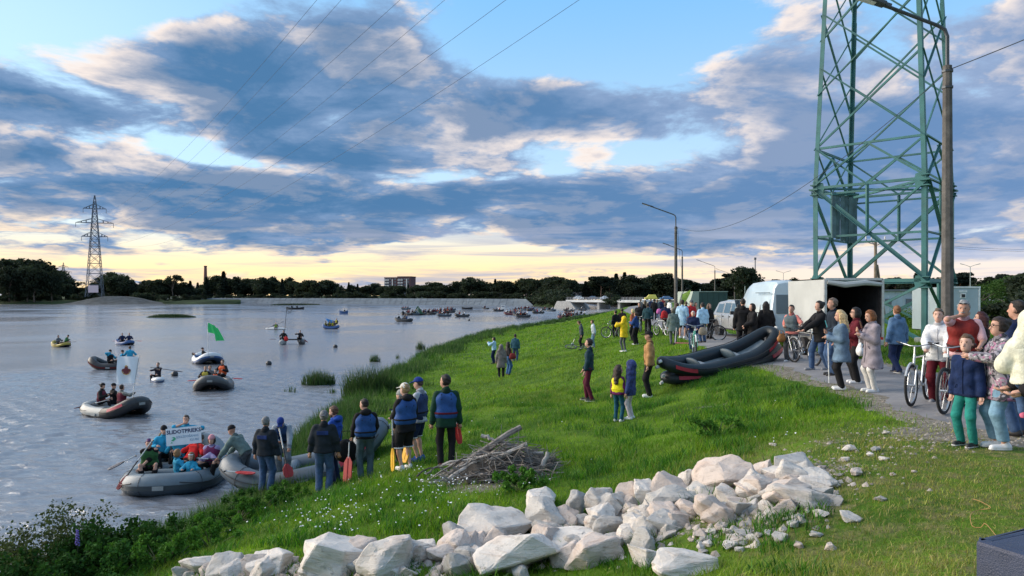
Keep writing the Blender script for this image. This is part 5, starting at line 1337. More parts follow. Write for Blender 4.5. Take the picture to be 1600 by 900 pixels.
    # ---- shoes
    if shoes is not None and feet:
        for q in (1, -1):
            c = an[q] + Vector((0, 0, -.085)); F = Field(np.array(c) - .3, np.array(c) + .3, min(vox, .02))
            toe = Vector((.05 * q, 1, 0)).normalized()
            if pz < .6: toe = (toe + Vector((0, 0, .3))).normalized()
            F.cone(c - toe * .045 + Vector((0, 0, .04)), c + toe * .155 + Vector((0, 0, .032)), .046, .04); F.cone(c + Vector((0, -.01, .05)), c + Vector((0, -.015, .085)), .044, .042)
            F.plane(c, (0, 0, -1)); so = out('shoe', *F.surface(), shoes)
            if sole is not None and not merge:
                F = Field(np.array(c) - .3, np.array(c) + .3, min(vox, .016)); F.cone(c - toe * .045 + Vector((0, 0, .03)), c + toe * .160 + Vector((0, 0, .03)), .051, .046); F.plane(c + Vector((0, 0, -.004)), (0, 0, -1)); F.plane(c + Vector((0, 0, .026)), (0, 0, 1)); out('sole', *F.surface(), sole, so)
    # ---- hair and head wear, in the head's own frame
    hv = max(.010, vox * .75)
    def headpart(nm, build, m, parent=root, lo_=(-.22, -.3, -.55), hi_=(.22, .3, .24)):
        F = Field(lo_, hi_, hv); build(F); V, Q = F.surface()
        if not len(V): return None
        M = np.array(Rh); V = (V * headk) @ M.T + np.array(HC)
        return out(nm, V, Q, m, parent)
    if hair in ('short', 'crop'):
        def bh(F):
            t = .0 if hair == 'crop' else .008
            F.ell((0, -.016, .026), (.081 + t, .103 + t, .107 + t)); F.folds(.006, 70, 1)
            x, y, z = F.grid(); F.keep(np.minimum(.072 - z + .25 * np.maximum(y, 0), y - .012 + .0 * x)); F.keep(-.075 - z)
        headpart('hair', bh, hairm(hairc))
    elif hair in ('bob', 'long', 'bun', 'pony', 'wavy'):
        def bh(F):
            F.ell((0, -.016, .024), (.094, .115, .118))
            if hair == 'bob': F.ell((0, -.03, -.04), (.105, .10, .10), None, .04)
            if hair in ('long', 'wavy'):
                w = 1.25 if hair == 'wavy' else 1.0
                for q in (-1, 0, 1): F.cone((.055 * q, -.06, -.02), (.07 * q * w, -.10, -.33), .062 * w, .045 * w, .04)
                for q in (-1, 1): F.cone((.08 * q, .0, .0), (.085 * q, .01, -.24), .035 * w, .028, .04)
            if hair == 'bun': F.ell((0, -.12, .06), (.05, .05, .05))
            if hair == 'pony': F.cone((0, -.11, .04), (0, -.16, -.26), .035, .03)
            F.folds(.006 if hair == 'wavy' else .0035, 60 if hair == 'wavy' else 85, 2)
            x, y, z = F.grid(); F.keep(np.minimum(.070 - z + .25 * np.maximum(y, 0), y - .03 + .0 * x))
            if hair == 'bob': F.keep(-.135 - z)
            if hair in ('bun', 'pony'): F.keep(np.minimum(-.07 - z, y + .09))
        headpart('hair', bh, hairm(hairc))
    if hat in ('cap', 'cap_back'):
        sg = 1 if hat == 'cap' else -1
        def bh(F):
            F.ell((0, -.012, .028), (.092, .113, .115)); F.plane((0, 0, .038), (0, -.12 * 0, -1)); F.ell((0, .115 * sg, .045), (.072, .085, .012), Matrix.Rotation(-R(10) * sg, 3, 'X'), .012)
        headpart('cap', bh, hatc)
    elif hat == 'beanie':
        def bh(F): F.ell((0, -.014, .03), (.094, .115, .125)); F.plane((0, 0, .025), (0, -.15, -1)); F.folds(.002, 120, 1)
        headpart('beanie', bh, hatc)
    elif hat == 'hood':
        def bh(F):
            F.ell((0, -.03, .01), (.118, .142, .150)); F.cone((-.05, -.02, -.12), (.05, -.02, -.12), .105, .105, .04); F.cone((-.08, -.03, -.20), (.08, -.03, -.20), .10, .10, .04); F.folds(.004, 28, 3); F.ell((0, .13, -.01), (.070, .12, .098), None, .02, True)
        headpart('hood', bh, hatc, tp or root)
    elif hat == 'band':
        def bh(F): F.ell((0, -.014, .028), (.092, .112, .115)); F.plane((0, 0, .05), (0, 0, -1)); F.plane((0, 0, .085), (0, 0, 1))
        headpart('headband', bh, hatc)
    if merge:
        off = 0; VV = []; QQ = []; MM = []; mm = []
        for V, Q, m in meshes:
            if m not in mm: mm.append(m)
            VV.append(V); QQ.append(Q + off); MM.append(np.full(len(Q), mm.index(m))); off += len(V)
        me = mesh_np('person', np.concatenate(VV), np.concatenate(QQ), mm, True, fmat=np.concatenate(MM))
        nm = root.name; pr = {k: root[k] for k in root.keys()}; L, Rz, Sc = root.location.copy(), root.rotation_euler.copy(), root.scale.copy()
        bpy.data.objects.remove(root); root = link(nm, me); root.location = L; root.rotation_euler = Rz; root.scale = Sc
        for k, v in pr.items(): root[k] = v
    M = Matrix.Translation(root.location) @ root.rotation_euler.to_matrix().to_4x4() @ Matrix.Diagonal((s, s, s, 1))
    return {'root': root, 'rh': M @ (wr[1] + (wr[1] - el[1]).normalized() * .08), 'lh': M @ (wr[-1] + (wr[-1] - el[-1]).normalized() * .08), 'M': M, 'hd': lambda x, y, z: M @ Hd(x, y, z)}
def vox_at(Y): return float(np.clip(.008 + .00055 * Y, .0125, .034))
def P(px, Y, h, face, label, z=None, **kw):
    g = G(px, Y); 
    if z is not None: g.z = z
    kw.setdefault('vox', vox_at(Y)); kw.setdefault('fingers', Y < 24); kw.setdefault('features', Y < 19)
    return person(g, face, h, label, **kw)
# ------------------------------------------------------------------ held things
shaft_m = mat('paddle_shaft_alloy', (.45, .48, .5), .4, .5); shaft_k = mat('paddle_shaft_black', (.03, .03, .035), .5)
blade_red = mat('paddle_blade_red', (.42, .03, .03), .45, var=.12); blade_yel = mat('paddle_blade_yellow', (.70, .38, .01), .45, var=.1); blade_dk = mat('paddle_blade_dark', (.05, .05, .07), .45)
def paddle(grip, tip, label, blade, L2=.42, shaft=None, wid=.20, group=None, both=False, turn=0.0):
    """grip end to blade tip, in world space"""
    a, b = Vector(grip), Vector(tip); d = (b - a); L = d.length; q = d.to_track_quat('Z', 'Y')
    o = thing('paddle', label, 'paddle', a, 0, group); o.rotation_mode = 'QUATERNION'; o.rotation_quaternion = q
    m = MB(); m.tube([(0, 0, 0), (0, 0, L - L2 * .5)], .016, 7); m.build('shaft', shaft or shaft_m, o, True)
    MB().tube([(0, 0, L * .42), (0, 0, L - L2 * .7)], .0175, 7).build('sleeve', shaft_k, o, True)
    if not both: MB().bar((-.06, 0, .0), (.06, 0, .0), .03, .03).build('grip', shaft_k, o)
    def bl(z0, sg):
        m = MB(); c, s_ = math.cos(turn), math.sin(turn)
        pr = [(-.03, 0), (.03, 0), (wid * .5, .12), (wid * .52, L2 * .75), (wid * .38, L2 * .96), (0, L2), (-wid * .38, L2 * .96), (-wid * .52, L2 * .75), (-wid * .5, .12)]
        V = [(x * c - t * s_, x * s_ + t * c, z0 + sg * z) for t in (-.012, .012) for x, z in pr]; n = len(pr)
        m.add(V, [tuple(range(n)), tuple(range(2 * n - 1, n - 1, -1))] + [(i, n + i, n + (i + 1) % n, (i + 1) % n) for i in range(n)]); m.box((0, 0, z0 + sg * L2 * .45), (.03, .04, L2 * .8)); m.build('blade', blade, o, False)
    bl(L - L2, 1)
    if both: bl(L2, -1)
    return o
def phone(p, label, col=(.02, .02, .025), rz=0.0):
    o = MB().box((0, 0, 0), (.075, .012, .15)).build('phone', mat('phone_%02x' % int(col[1] * 255), col, .3, var=.05, coat=.4), None, False, .004)
    o.location = p; o.rotation_euler = (R(-15), 0, rz); tag(o, label, 'phone'); return o
def bag(p, size, m, label, strap=True, rz=0.0, name='bag'):
    o = thing(name, label, 'bag', p, rz); F = Field((-size[0], -size[1], -size[2]), (size[0], size[1], size[2]), max(.014, size[0] * .11))
    F.ell((0, 0, -.05 * size[2]), (size[0] * .62, size[1] * .6, size[2] * .62)); F.cone((-size[0] * .3, 0, -size[2] * .3), (size[0] * .3, 0, -size[2] * .3), size[1] * .5, size[1] * .5, .08); F.folds(.006, 30, 1)
    link('pouch', mesh_np('pouch', *F.surface(), m, True), o)
    if strap: MB().tube([(-size[0] * .4, 0, size[2] * .3), (-size[0] * .25, 0, size[2] * .95), (size[0] * .25, 0, size[2] * .95), (size[0] * .4, 0, size[2] * .3)], .012, 6).build('strap', m, o, True)
    return o
# ------------------------------------------------------------------ by the path, close to the camera
teal_c = cloth((.02, .20, .17), name='teal_trousers'); maroon = cloth((.10, .010, .018), name='maroon_cloth'); cream = cloth((.62, .62, .50), name='cream_puffer', rough=.7)
def floral():
    m = bpy.data.materials.new('floral_cloth'); m.use_nodes = True; T = NT(m.node_tree); v = T.n('ShaderNodeTexCoord').outputs['Object']
    n1 = T.noise(v, 11, 3, .6, 1.6).outputs[0]; n2 = T.noise(v, 7, 2, .5, 2.0).outputs[0]
    c = T.mix(T.ss(n1, .45, .52), (.035, .035, .045), (.30, .28, .31)); c = T.mix(T.ss(n2, .56, .62), c, (.36, .15, .25)); c = T.mix(T.ss(n1, .62, .66), c, (.62, .60, .58))
    p = T.n('ShaderNodeBsdfPrincipled', {'Base Color': c, 'Roughness': .85}); T.n('ShaderNodeOutputMaterial', {0: p.outputs[0]}); return m
boy = P(1511, 9.5, 1.41, -118, 'boy in navy fleece jacket and teal trousers standing beside the dark bicycle', top=cloth((.009, .022, .075), name='navy_fleece'), hem=-.12, loose=.034, bottom=teal_c, bl=.016, shoes=shoe_k, sole=sole_m, hair='short', hairc=(.10, .06, .035), fat=.86, headk=1.16, lh=(-.25, .02, .70), rh=(.25, .02, .70), head=(-10, 0), skin=2)
P(1563, 9.3, 1.66, -84, 'woman in floral jacket and light jeans with a hand on the boy\'s shoulder', sex='f', fat=1.12, top=floral(), hem=-.26, loose=.036, flare=.03, bottom=denim_l, bl=.026, leg=.96, shoes=shoe_w, sole=sole_m, hair='bun', hairc=(.035, .022, .018), glasses=True, lh=(-.14, .40, 1.24), rh=(.22, .10, .82), lpole=(-1, .2, -.6))
man_r = P(1506, 12.5, 1.86, -150, 'grey-haired man in red vest and pink shirt, hand to his chin', fat=1.16, top=cloth((.66, .40, .42), name='pink_shirt'), sleeve=.42, hem=-.08, loose=.024, vest=cloth((.19, .020, .018), name='red_vest', rough=.6), belt=cloth((.05, .02, .02), name='vest_hem'), bottom=greyc, shoes=shoe_k, hair='short', hairc=(.26, .26, .26), moustache=True, skin=1, rh=(.05, .17, 1.50), rpole=(1, .3, -.6), lh=(-.20, .36, 1.02), lean=9, head=(10, 2))
sg_ = thing('sunglasses', 'dark sunglasses pushed up on the grey-haired man\'s head', 'sunglasses', (0, 0, 0))
for q in (-1, 1): MB().ell(man_r['hd'](.034 * q, .080, .098), (.027, .014, .013), 8, 5).build('lens', eye_m, sg_)
P(1467, 13.25, 1.70, -142, 'short-haired woman in white blouse and dark red trousers holding the silver bicycle', sex='f', fat=1.08, top=whitec, hem=-.14, loose=.034, flare=.02, bottom=maroon, bl=.018, shoes=shoe_g, hair='short', hairc=(.13, .09, .06), lh=(-.17, .40, 1.0), rh=(.15, .40, 1.02), skin=2, lean=3)
P(1534, 13.2, 1.62, -60, 'dark red-haired person in black standing behind the man in the red vest', sex='f', top=blackc, loose=.035, hem=-.12, bottom=blackc, shoes=shoe_b, hair='wavy', hairc=(.05, .012, .012))
P(1592, 10.1, 1.86, -30, 'tall dark-haired man in navy jacket and jeans behind the hooded child', top=navy, loose=.035, hem=-.1, bottom=denim, shoes=shoe_k, hair='crop', hairc=(.02, .016, .014), skin=1)
# a child in a cream hooded jacket, carried at the edge of the view
kid_loc = W(1612, 600, 6.5)
P(1614, 6.5, 1.18, 35, 'small child in cream hooded puffer jacket carried on an arm', z=kid_loc.z - .05, top=cream, loose=.085, hem=-.05, bottom=denim, shoes=cloth((.5, .12, .2), name='pink_shoe'), hat='hood', hatc=cream, pz=.12, headk=1.42, rf=(.10, .30, -.25), lf=(-.10, .22, -.32), rh=(.20, .25, .35), lh=(-.20, .25, .35), hair=None, vox=.014, fat=1.22)
P(1662, 6.45, 1.74, -60, 'adult in black carrying the hooded child on one arm', z=3.12, sex='f', top=blackc, loose=.03, bottom=blackc, shoes=shoe_k, hair='long', hairc=(.03, .02, .018), lh=(-.30, .30, 1.06), rh=(.1, .36, 1.05), vox=.016)
P(1363, 14.9, 1.66, -92, 'auburn-haired woman in long lilac-grey coat and white trousers looking at her phone', sex='f', fat=1.06, top=cloth((.26, .23, .26), name='lilac_coat'), hem=-.42, loose=.038, flare=.05, bottom=cloth((.60, .58, .55), name='cream_trousers'), bl=.012, shoes=shoe_w, sole=sole_m, hair='bob', hairc=(.20, .075, .025), rh=(.05, .26, 1.26), lh=(-.06, .24, 1.20), head=(0, 14))
phone(W(1345, 507, 14.95), 'brown-cased phone held up by the woman in the lilac coat', (.10, .05, .03), R(80))
P(1338, 16.3, 1.68, -80, 'dark-haired woman with glasses in maroon cardigan and black trousers', sex='f', fat=1.03, top=maroon, hem=-.16, loose=.03, bottom=blackc, bl=.026, shoes=shoe_w, hair='bob', hairc=(.02, .015, .014), glasses=True, rh=(.10, .30, 1.15), lh=(-.10, .30, 1.12))
bag(W(1344, 545, 15.9), (.20, .10, .24), whitec, 'white cloth tote hanging at the maroon cardigan', rz=R(80))
P(1315, 15.4, 1.67, -72, 'woman with long wavy blonde hair in light denim jacket and black trousers', sex='f', fat=1.22, top=cloth((.115, .18, .26), name='light_denim_jacket', var=.2), hem=-.30, loose=.034, flare=.045, bottom=blackc, bl=.016, shoes=shoe_w, hair='wavy', hairc=(.52, .38, .20), rh=(.02, .26, 1.22), lh=(-.06, .25, 1.14), head=(-4, 6))
phone(W(1291, 506, 15.3), 'turquoise phone in the blonde woman\'s hands', (.05, .35, .38), R(60))
st = thing('walking_stick', 'pale walking stick hanging from the blonde woman\'s arm', 'stick', W(1294, 545, 15.5)); MB().tube([(0, 0, .12), (.03, 0, .18), (.07, 0, .14)], .014, 6).build('handle', blk, st); MB().tube([(0, 0, .12), (.02, 0, -.72)], .012, 6).build('shaft', whitec, st)
P(1302, 17.8, 1.88, -82, 'tall grey-haired man in dark navy jacket and jeans behind the blonde woman', fat=1.05, top=cloth((.014, .022, .035), name='dark_navy_jacket'), loose=.035, hem=-.12, bottom=denim, shoes=shoe_k, hair='short', hairc=(.15, .11, .085), head=(-4, 0), skin=1)
P(1281, 19.0, 1.80, -98, 'dark-haired woman in black sweater and jeans steadying the bicycle at the trailer', sex='f', fat=1.05, top=blackc, loose=.034, hem=-.2, bottom=denim, bl=.02, shoes=shoe_g, hair='bun', hairc=(.025, .02, .018), lh=(-.05, .50, .98), rh=(.16, .42, 1.02), rf=(.10, .16, .085), lf=(-.10, -.16, .10))
P(1237, 21.6, 1.67, -140, 'short-haired woman in grey vest over a salmon shirt wheeling a bicycle', sex='f', fat=1.06, top=cloth((.60, .20, .17), name='salmon_shirt'), sleeve=.42, loose=.022, hem=-.08, vest=cloth((.10, .13, .14), name='grey_vest'), belt=cloth((.09, .12, .13), name='grey_vest_hem'), bottom=cloth((.06, .065, .07), name='charcoal_trousers'), bl=.024, shoes=shoe_w, hair='short', hairc=(.02, .016, .014), lh=(-.36, .34, 1.12), rh=(.12, .28, 1.08), rf=(.10, .12, .085), lf=(-.1, -.06, .085), skin=1)
bag(W(1221, 527, 21.5), (.20, .11, .20), mat('tan_leather', (.32, .13, .03), .5), 'tan leather bag at the hip of the woman in the grey vest', rz=R(20))
P(1402, 17.8, 1.66, -10, 'woman with short ginger hair in blue sweater walking away by the tower', sex='f', fat=1.22, top=cloth((.10, .18, .30), name='dusty_blue_sweater'), hem=-.16, loose=.026, flare=.02, bottom=navy, bl=.024, shoes=shoe_k, sole=sole_m, hair='short', hairc=(.20, .09, .04), rf=(.09, .20, .09), lf=(-.10, -.20, .13), rh=(.30, .06, .86), lh=(-.30, -.02, .84))
bicycle(Vector((7.32, 13.2, Hf(7.32, 13.2) + .035)), R(180 - 43), bk_silver, 'silver bicycle with white mudguards held by the woman in the white blouse', bk_silver, 1.02, lights=False)
bicycle(Vector((7.40, 12.3, Hf(7.40, 12.3) + .035)), R(180 - 46), bk_dark, 'dark bicycle with front lamp held by the man in the red vest', None, 1.05, True)
bicycle(Vector((X(1256, 20.6), 20.6, Hf(X(1256, 20.6), 20.6) + .035)), R(180 + 8), bk_dark, 'black bicycle between the woman in the grey vest and the trailer', bk_silver, 1.0)
# ------------------------------------------------------------------ three in black and the crowd on the path
P(1161, 25.2, 1.90, 20, 'tall black-clothed man, first of three in black by the van', top=blackc, loose=.04, hem=-.2, bottom=blackc, shoes=shoe_k, hair='crop', hairc=(.02, .015, .013), rh=(.2, .2, 1.0))
P(1176, 24.8, 1.72, -95, 'black-clothed person in the middle of the three in black by the van', top=blackc, loose=.04, hem=-.2, bottom=blackc, shoes=shoe_k, hair='bob', hairc=(.02, .015, .013), rh=(.05, .25, .95), lh=(-.1, .3, 1.0), fat=1.05)
P(1197, 25.2, 1.77, 10, 'woman in black with long straight black hair to her waist', sex='f', top=blackc, loose=.045, hem=-.32, flare=.03, bottom=blackc, shoes=shoe_k, hair='long', hairc=(.012, .010, .010), fat=1.05)
ltblue = cloth((.36, .55, .72), name='light_blue_cloth'); red_c = cloth((.42, .025, .03), name='red_cloth')
P(1052, 33.3, 1.66, 8, 'woman in grey-green coat with knitted cap, back to us at the crowd', sex='f', fat=1.16, top=cloth((.12, .16, .155), name='grey_green_coat'), hem=-.30, loose=.04, flare=.03, bottom=greyc, shoes=shoe_k, hair='bob', hairc=(.1, .09, .07), hat='beanie', hatc=cloth((.16, .17, .11), name='olive_knit'), leg=.97)
P(1066, 36, 1.90, 30, 'person in long light-blue shirt and shorts wearing a black cap', top=ltblue, hem=-.34, loose=.04, bottom=blackc, leg=.5, shoes=shoe_w, hair='short', hat='cap', hatc=blackc, sleeve=.6)
P(1080, 37.5, 1.84, 160, 'person in red and black jacket with grey knitted cap in the crowd', top=red_c, loose=.045, hem=-.1, bottom=blackc, shoes=shoe_k, hair=None, hat='beanie', hatc=greyc)
P(1083, 28.3, 1.52, 195, 'white-haired person in navy jacket standing behind the green bicycle', fat=1.15, top=navy, loose=.045, hem=-.15, bottom=denim, shoes=shoe_k, hair='short', hairc=(.55, .55, .54), rh=(.2, .3, 1.0), lh=(-.2, .3, 1.0))
P(1098, 32.5, 1.78, -20, 'dark-haired person in pale blue jacket with a tan bag', top=ltblue, loose=.04, hem=-.1, bottom=denim, shoes=shoe_k, hair='short', hairc=(.02, .016, .015))
bag(W(1098, 517, 32.2), (.30, .14, .30), cloth((.30, .25, .19), name='beige_canvas'), 'beige canvas bag hanging at the pale blue jacket')
P(1108, 34.5, 1.70, 150, 'long-haired person in dark clothes beside the pickup wheel', sex='f', top=blackc, loose=.04, hem=-.2, bottom=blackc, shoes=shoe_k, hair='long', hairc=(.10, .065, .045))
P(1040, 40.5, 1.78, 20, 'person in navy top with red backpack beside a pale-wheeled bicycle', top=navy, loose=.03, bottom=blackc, shoes=shoe_k, hair='short', hairc=(.09, .06, .04))
bag(W(1038, 492, 40.1), (.30, .20, .42), red_c, 'red backpack worn over the navy top', False, name='backpack')
P(1058, 39, 1.72, 40, 'person in dark clothes half hidden behind the grey-green coat', top=blackc, loose=.035, bottom=blackc, shoes=shoe_k, hair='short')
P(1012, 43.0, 1.84, 25, 'person in dark teal jacket seen from behind astride a bicycle', top=cloth((.02, .06, .075), name='dark_teal_jacket'), loose=.04, bottom=blackc, shoes=shoe_k, hair='short')
P(999, 47.0, 1.86, -160, 'person in black with a pale strap across the chest', top=blackc, loose=.04, bottom=blackc, shoes=shoe_k, hair='short')
P(989, 41, 1.78, -60, 'blonde woman in rust-brown jacket beside the blue-jacketed person', sex='f', top=cloth((.30, .09, .045), name='rust_jacket'), loose=.04, hem=-.1, bottom=blackc, shoes=shoe_k, hair='bob', hairc=(.55, .45, .22))
P(994, 37.5, 1.68, -50, 'dark-haired person in blue jacket and black trousers at the top of the slope', sex='f', top=cloth((.02, .055, .19), name='mid_blue_jacket'), loose=.035, hem=-.05, bottom=blackc, bl=.035, shoes=shoe_w, hair='pony', hairc=(.05, .03, .02), rh=(.12, .3, 1.2), lh=(-.12, .3, 1.2))
P(975, 35.2, 1.70, -40, 'woman in bright yellow hooded raincoat taking a photo at the top of the slope', sex='f', fat=1.05, top=cloth((.72, .50, .015), name='yellow_raincoat', rough=.6), loose=.045, hem=-.2, flare=.02, bottom=greyc, bl=.004, shoes=shoe_w, hat='hood', hatc=cloth((.72, .50, .015), name='yellow_raincoat'), hair=None, rh=(.12, .35, 1.40), lh=(-.12, .35, 1.40), rpole=(1, 0, -.5), lpole=(-1, 0, -.5))
P(962, 46, 1.78, -30, 'dark-clothed person beside a bicycle at the water end of the crowd', top=blackc, loose=.04, bottom=blackc, shoes=shoe_k, hair='short', hairc=(.03, .02, .02))
P(972, 47, 1.80, -10, 'dark-clothed person in brownish top next to the one nearest the water', top=cloth((.05, .03, .03), name='dark_brown_cloth'), loose=.04, bottom=blackc, shoes=shoe_k, hair='short', hairc=(.03, .02, .02))
for i, (px, Y, h, tc, lb, hr) in enumerate([(1022, 62, 1.78, blackc, 'person in black far along the path beside the pink backpack', 'short'), (1027, 66, 1.7, greyc, 'person in grey far along the path', 'short'), (1033, 70, 1.72, navy, 'person in navy far along the path behind the others', 'bob'),
        (1017, 74, 1.75, navy, 'person in navy far along the path near the road', 'short'), (1046, 60, 1.74, whitec, 'person in white by the slender street lamp', 'short'), (1008, 60, 1.74, blackc, 'person in black at the far left of the path group', 'long'), (1036, 84, 1.75, cloth((.3, .05, .05), name='brick_red_top'), 'person in brick red top farthest along the path', 'short'), (1001, 78, 1.7, greyc, 'person in grey farthest from the lamp on the path', 'bob'),
        (1087, 40, 1.70, cloth((.42, .36, .26), name='tan_cloth'), 'person in tan top between the red jacket and the pale blue jacket', 'bob'), (1072, 44, 1.72, blackc, 'person in black behind the light-blue shirt', 'short')]):
    P(px, Y, h, [20, -30, 170, 10, 60, -20, 0, 30, 150, 20][i], lb, top=tc, loose=.035, bottom=[blackc, denim][i % 2], shoes=shoe_k, hair=hr, hairc=[(.03, .02, .015), (.1, .07, .04)][i % 2], sex='f' if hr != 'short' else 'm')
bag(W(1030, 486, 61), (.34, .24, .36), cloth((.55, .16, .42), name='pink_cloth'), 'pink backpack far along the path', False, name='backpack')
bicycle(G(1085, 25.2) + Vector((0, 0, .02)), R(180 - 10), bk_green, 'green town bicycle with white mudguards parked on the grass', whitec, 1.05)
bicycle(G(1034, 40) + Vector((0, 0, .03)), R(20), bk_silver, 'pale-wheeled bicycle beside the red backpack', None, 1.0)
bicycle(G(1012, 42.6) + Vector((0, 0, .03)), R(-8), bk_dark, 'dark bicycle under the person in the dark teal jacket', None, 1.0)
bicycle(G(960, 45.4) + Vector((0, 0, .02)), R(60), bk_dark, 'dark bicycle held at the water end of the crowd', None, 1.0)
bicycle(G(998, 46) + Vector((0, 0, .02)), R(-20), bk_silver, 'grey bicycle among the crowd beside the rust-brown jacket', None, 1.0)
bicycle(G(1104, 33.6) + Vector((0, 0, .03)), R(80), bk_dark, 'dark bicycle leaning beside the pickup', None, 1.0)
sc = thing('scooter', 'small pink and white kick scooter on the path edge behind the green bicycle', 'scooter', G(1066, 31.2) + Vector((0, 0, .04)), R(70))
MB().box((0, 0, .09), (.12, .55, .03)).build('deck', cloth((.6, .15, .22), name='scooter_pink'), sc, False, .01); MB().tube([(0, .3, .08), (0, .24, .75)], .016, 6).build('stem', whitec, sc); MB().tube([(-.18, .24, .75), (.18, .24, .75)], .014, 6).build('handlebar', blk, sc)
for y in (-.3, .33): MB().tube([(-.012, y, .06), (.012, y, .06)], .06, 12).build('wheel', blk, sc)
# ------------------------------------------------------------------ on the slope
P(921, 21.1, 1.79, -72, 'man in dark teal sweater and maroon trousers standing on the slope', top=cloth((.018, .045, .06), name='dark_teal_sweater'), loose=.018, hem=-.06, bottom=cloth((.085, .012, .028), name='wine_trousers'), bl=.010, shoes=shoe_k, sole=sole_m, hair='short', hairc=(.025, .018, .015), rh=(.24, .22, .84), lh=(-.27, .08, .80), rf=(.12, .10, .085), lf=(-.12, -.10, .085))
P(1015, 19.7, 1.78, -80, 'man in tan corduroy jacket and black cap standing on the slope', fat=1.1, top=cloth((.36, .20, .085), name='tan_jacket'), loose=.032, hem=-.08, bottom=blackc, bl=.022, shoes=shoe_w, hair='crop', hairc=(.06, .05, .04), hat='cap', hatc=blackc, skin=1)
girl = P(966, 17.0, 1.28, 35, 'girl in yellow padded vest with purple sleeves and long dark hair', sex='f', headk=1.2, top=cloth((.13, .018, .09), name='purple_sleeves'), loose=.02, vest=cloth((.72, .66, .015), name='bright_yellow_vest', rough=.6), belt=cloth((.62, .56, .012), name='yellow_seam'), bottom=cloth((.012, .075, .12), name='teal_jeans'), bl=.012, shoes=shoe_w, hair='wavy', hairc=(.035, .022, .018), head=(45, 0), fat=1.05)
P(986, 17.0, 1.32, -60, 'small child in blue patterned hooded jacket facing the girl in yellow', headk=1.2, top=cloth((.035, .05, .15), name='blue_pattern_jacket', var=.5), loose=.035, hem=-.2, bottom=cloth((.55, .48, .50), name='pale_leggings'), bl=.004, shoes=shoe_w, hat='hood', hatc=cloth((.035, .05, .15), name='blue_pattern_jacket'), hair=None)
P(783, 37, 1.67, 0, 'person in long grey hooded coat, back to us on the slope', sex='f', top=cloth((.17, .15, .15), name='grey_long_coat'), loose=.04, hem=-.40, flare=.03, bottom=blackc, shoes=shoe_k, hat='hood', hatc=cloth((.17, .15, .15), name='grey_long_coat'), hair=None)
P(794, 38, 1.72, 60, 'person with black hood and blue jeans beside the grey coat', sex='f', top=blackc, loose=.035, hem=.05, bottom=cloth((.04, .11, .25), name='bright_jeans'), bl=.03, shoes=shoe_b, hair='long', hairc=(.015, .012, .012))
bag(W(801, 556, 37.6), (.28, .14, .26), cloth((.20, .03, .03), name='dark_red_bag'), 'dark red shoulder bag at the black-hooded person')
P(772, 46, 1.66, -70, 'woman in light blue jacket holding up a phone to the river', sex='f', top=ltblue, loose=.035, hem=-.05, bottom=navy, shoes=shoe_k, hair='bob', hairc=(.03, .02, .018), rh=(.08, .45, 1.38), lh=(-.08, .40, 1.36))
P(805, 46, 1.74, 20, 'person in open teal-blue jacket over white at the water\'s edge group', top=cloth((.03, .09, .13), name='teal_blue_jacket'), loose=.035, hem=-.1, bottom=denim, shoes=shoe_b, hair='short', hairc=(.03, .02, .018))
P(909, 43.2, 1.76, -90, 'young man in slate sweater looking down beside a bicycle lying on the grass', top=cloth((.045, .06, .075), name='slate_sweater'), loose=.03, hem=-.05, bottom=blackc, shoes=shoe_k, hair='short', hairc=(.10, .06, .03), head=(0, 35), lean=6)
P(928, 43.5, 1.62, -100, 'person in pale sweater sitting on the slope beside the lying bicycle', top=cloth((.52, .58, .64), name='pale_sweater'), loose=.03, hem=-.05, bottom=denim_l, shoes=shoe_w, hair='short', hairc=(.10, .05, .025), lean=8, rh=(.32, -.15, 1.15), rpole=(1, -.2, 0))
bicycle(G(908, 42.2) + Vector((0, 0, .12)), 0, bk_dark, 'black bicycle lying on its side on the slope', None, 1.0, tilt=(R(8), R(74), R(100)))
# ------------------------------------------------------------------ at the landing place
drk = cloth((.016, .022, .030), name='dark_work_jacket'); patch_m = cloth((.02, .04, .14), name='dark_blue_patch')
for px, Y, h, fc, lb, ht in [(415, 17.4, 1.79, 12, 'grey-haired man in dark work jacket and jeans standing at the raft\'s stern', None), (506, 15.7, 1.76, -4, 'man in grey cap, dark work jacket and jeans watching the raft', 'cap_back')]:
    r = P(px, Y, h, fc, lb, fat=1.14, top=drk, loose=.04, hem=-.06, bottom=denim, bl=.026, shoes=shoe_k, hair='short', hairc=(.16, .16, .16), hat=ht, hatc=cloth((.11, .11, .12), name='grey_cap'), rh=(.30, .06, .82), lh=(-.30, .06, .82), skin=1, z=None)
    MB().box((0, -.158, 1.30), (.24, .02, .085)).build('back_patch', patch_m, r['root'], False, .006)
P(443, 18.6, 1.74, 172, 'man in blue cap and life vest leaning over the raft with a paddle', z=.42, top=cloth((.30, .34, .38), name='pale_grey_sleeves'), loose=.026, vest=cloth((.02, .05, .13), name='dark_blue_vest'), bottom=cloth((.16, .19, .21), name='grey_waders'), bl=.03, shoes=shoe_k, hair='crop', hat='cap', hatc=cloth((.015, .04, .20), name='royal_blue_cap'), lean=34, head=(0, 18), rh=(.05, .52, 1.0), lh=(-.22, .55, .86), skin=3)
P(384, 18.9, 1.70, -75, 'person in grey-green jacket with black cap bending over the raft tubes', z=.10, top=cloth((.12, .17, .16), name='grey_green_jacket'), loose=.035, bottom=greyc, shoes=shoe_k, hat='beanie', hatc=blackc, hair=None, lean=42, rh=(.1, .62, .75), lh=(-.35, .7, .62), head=(0, -30), skin=3, features=False)
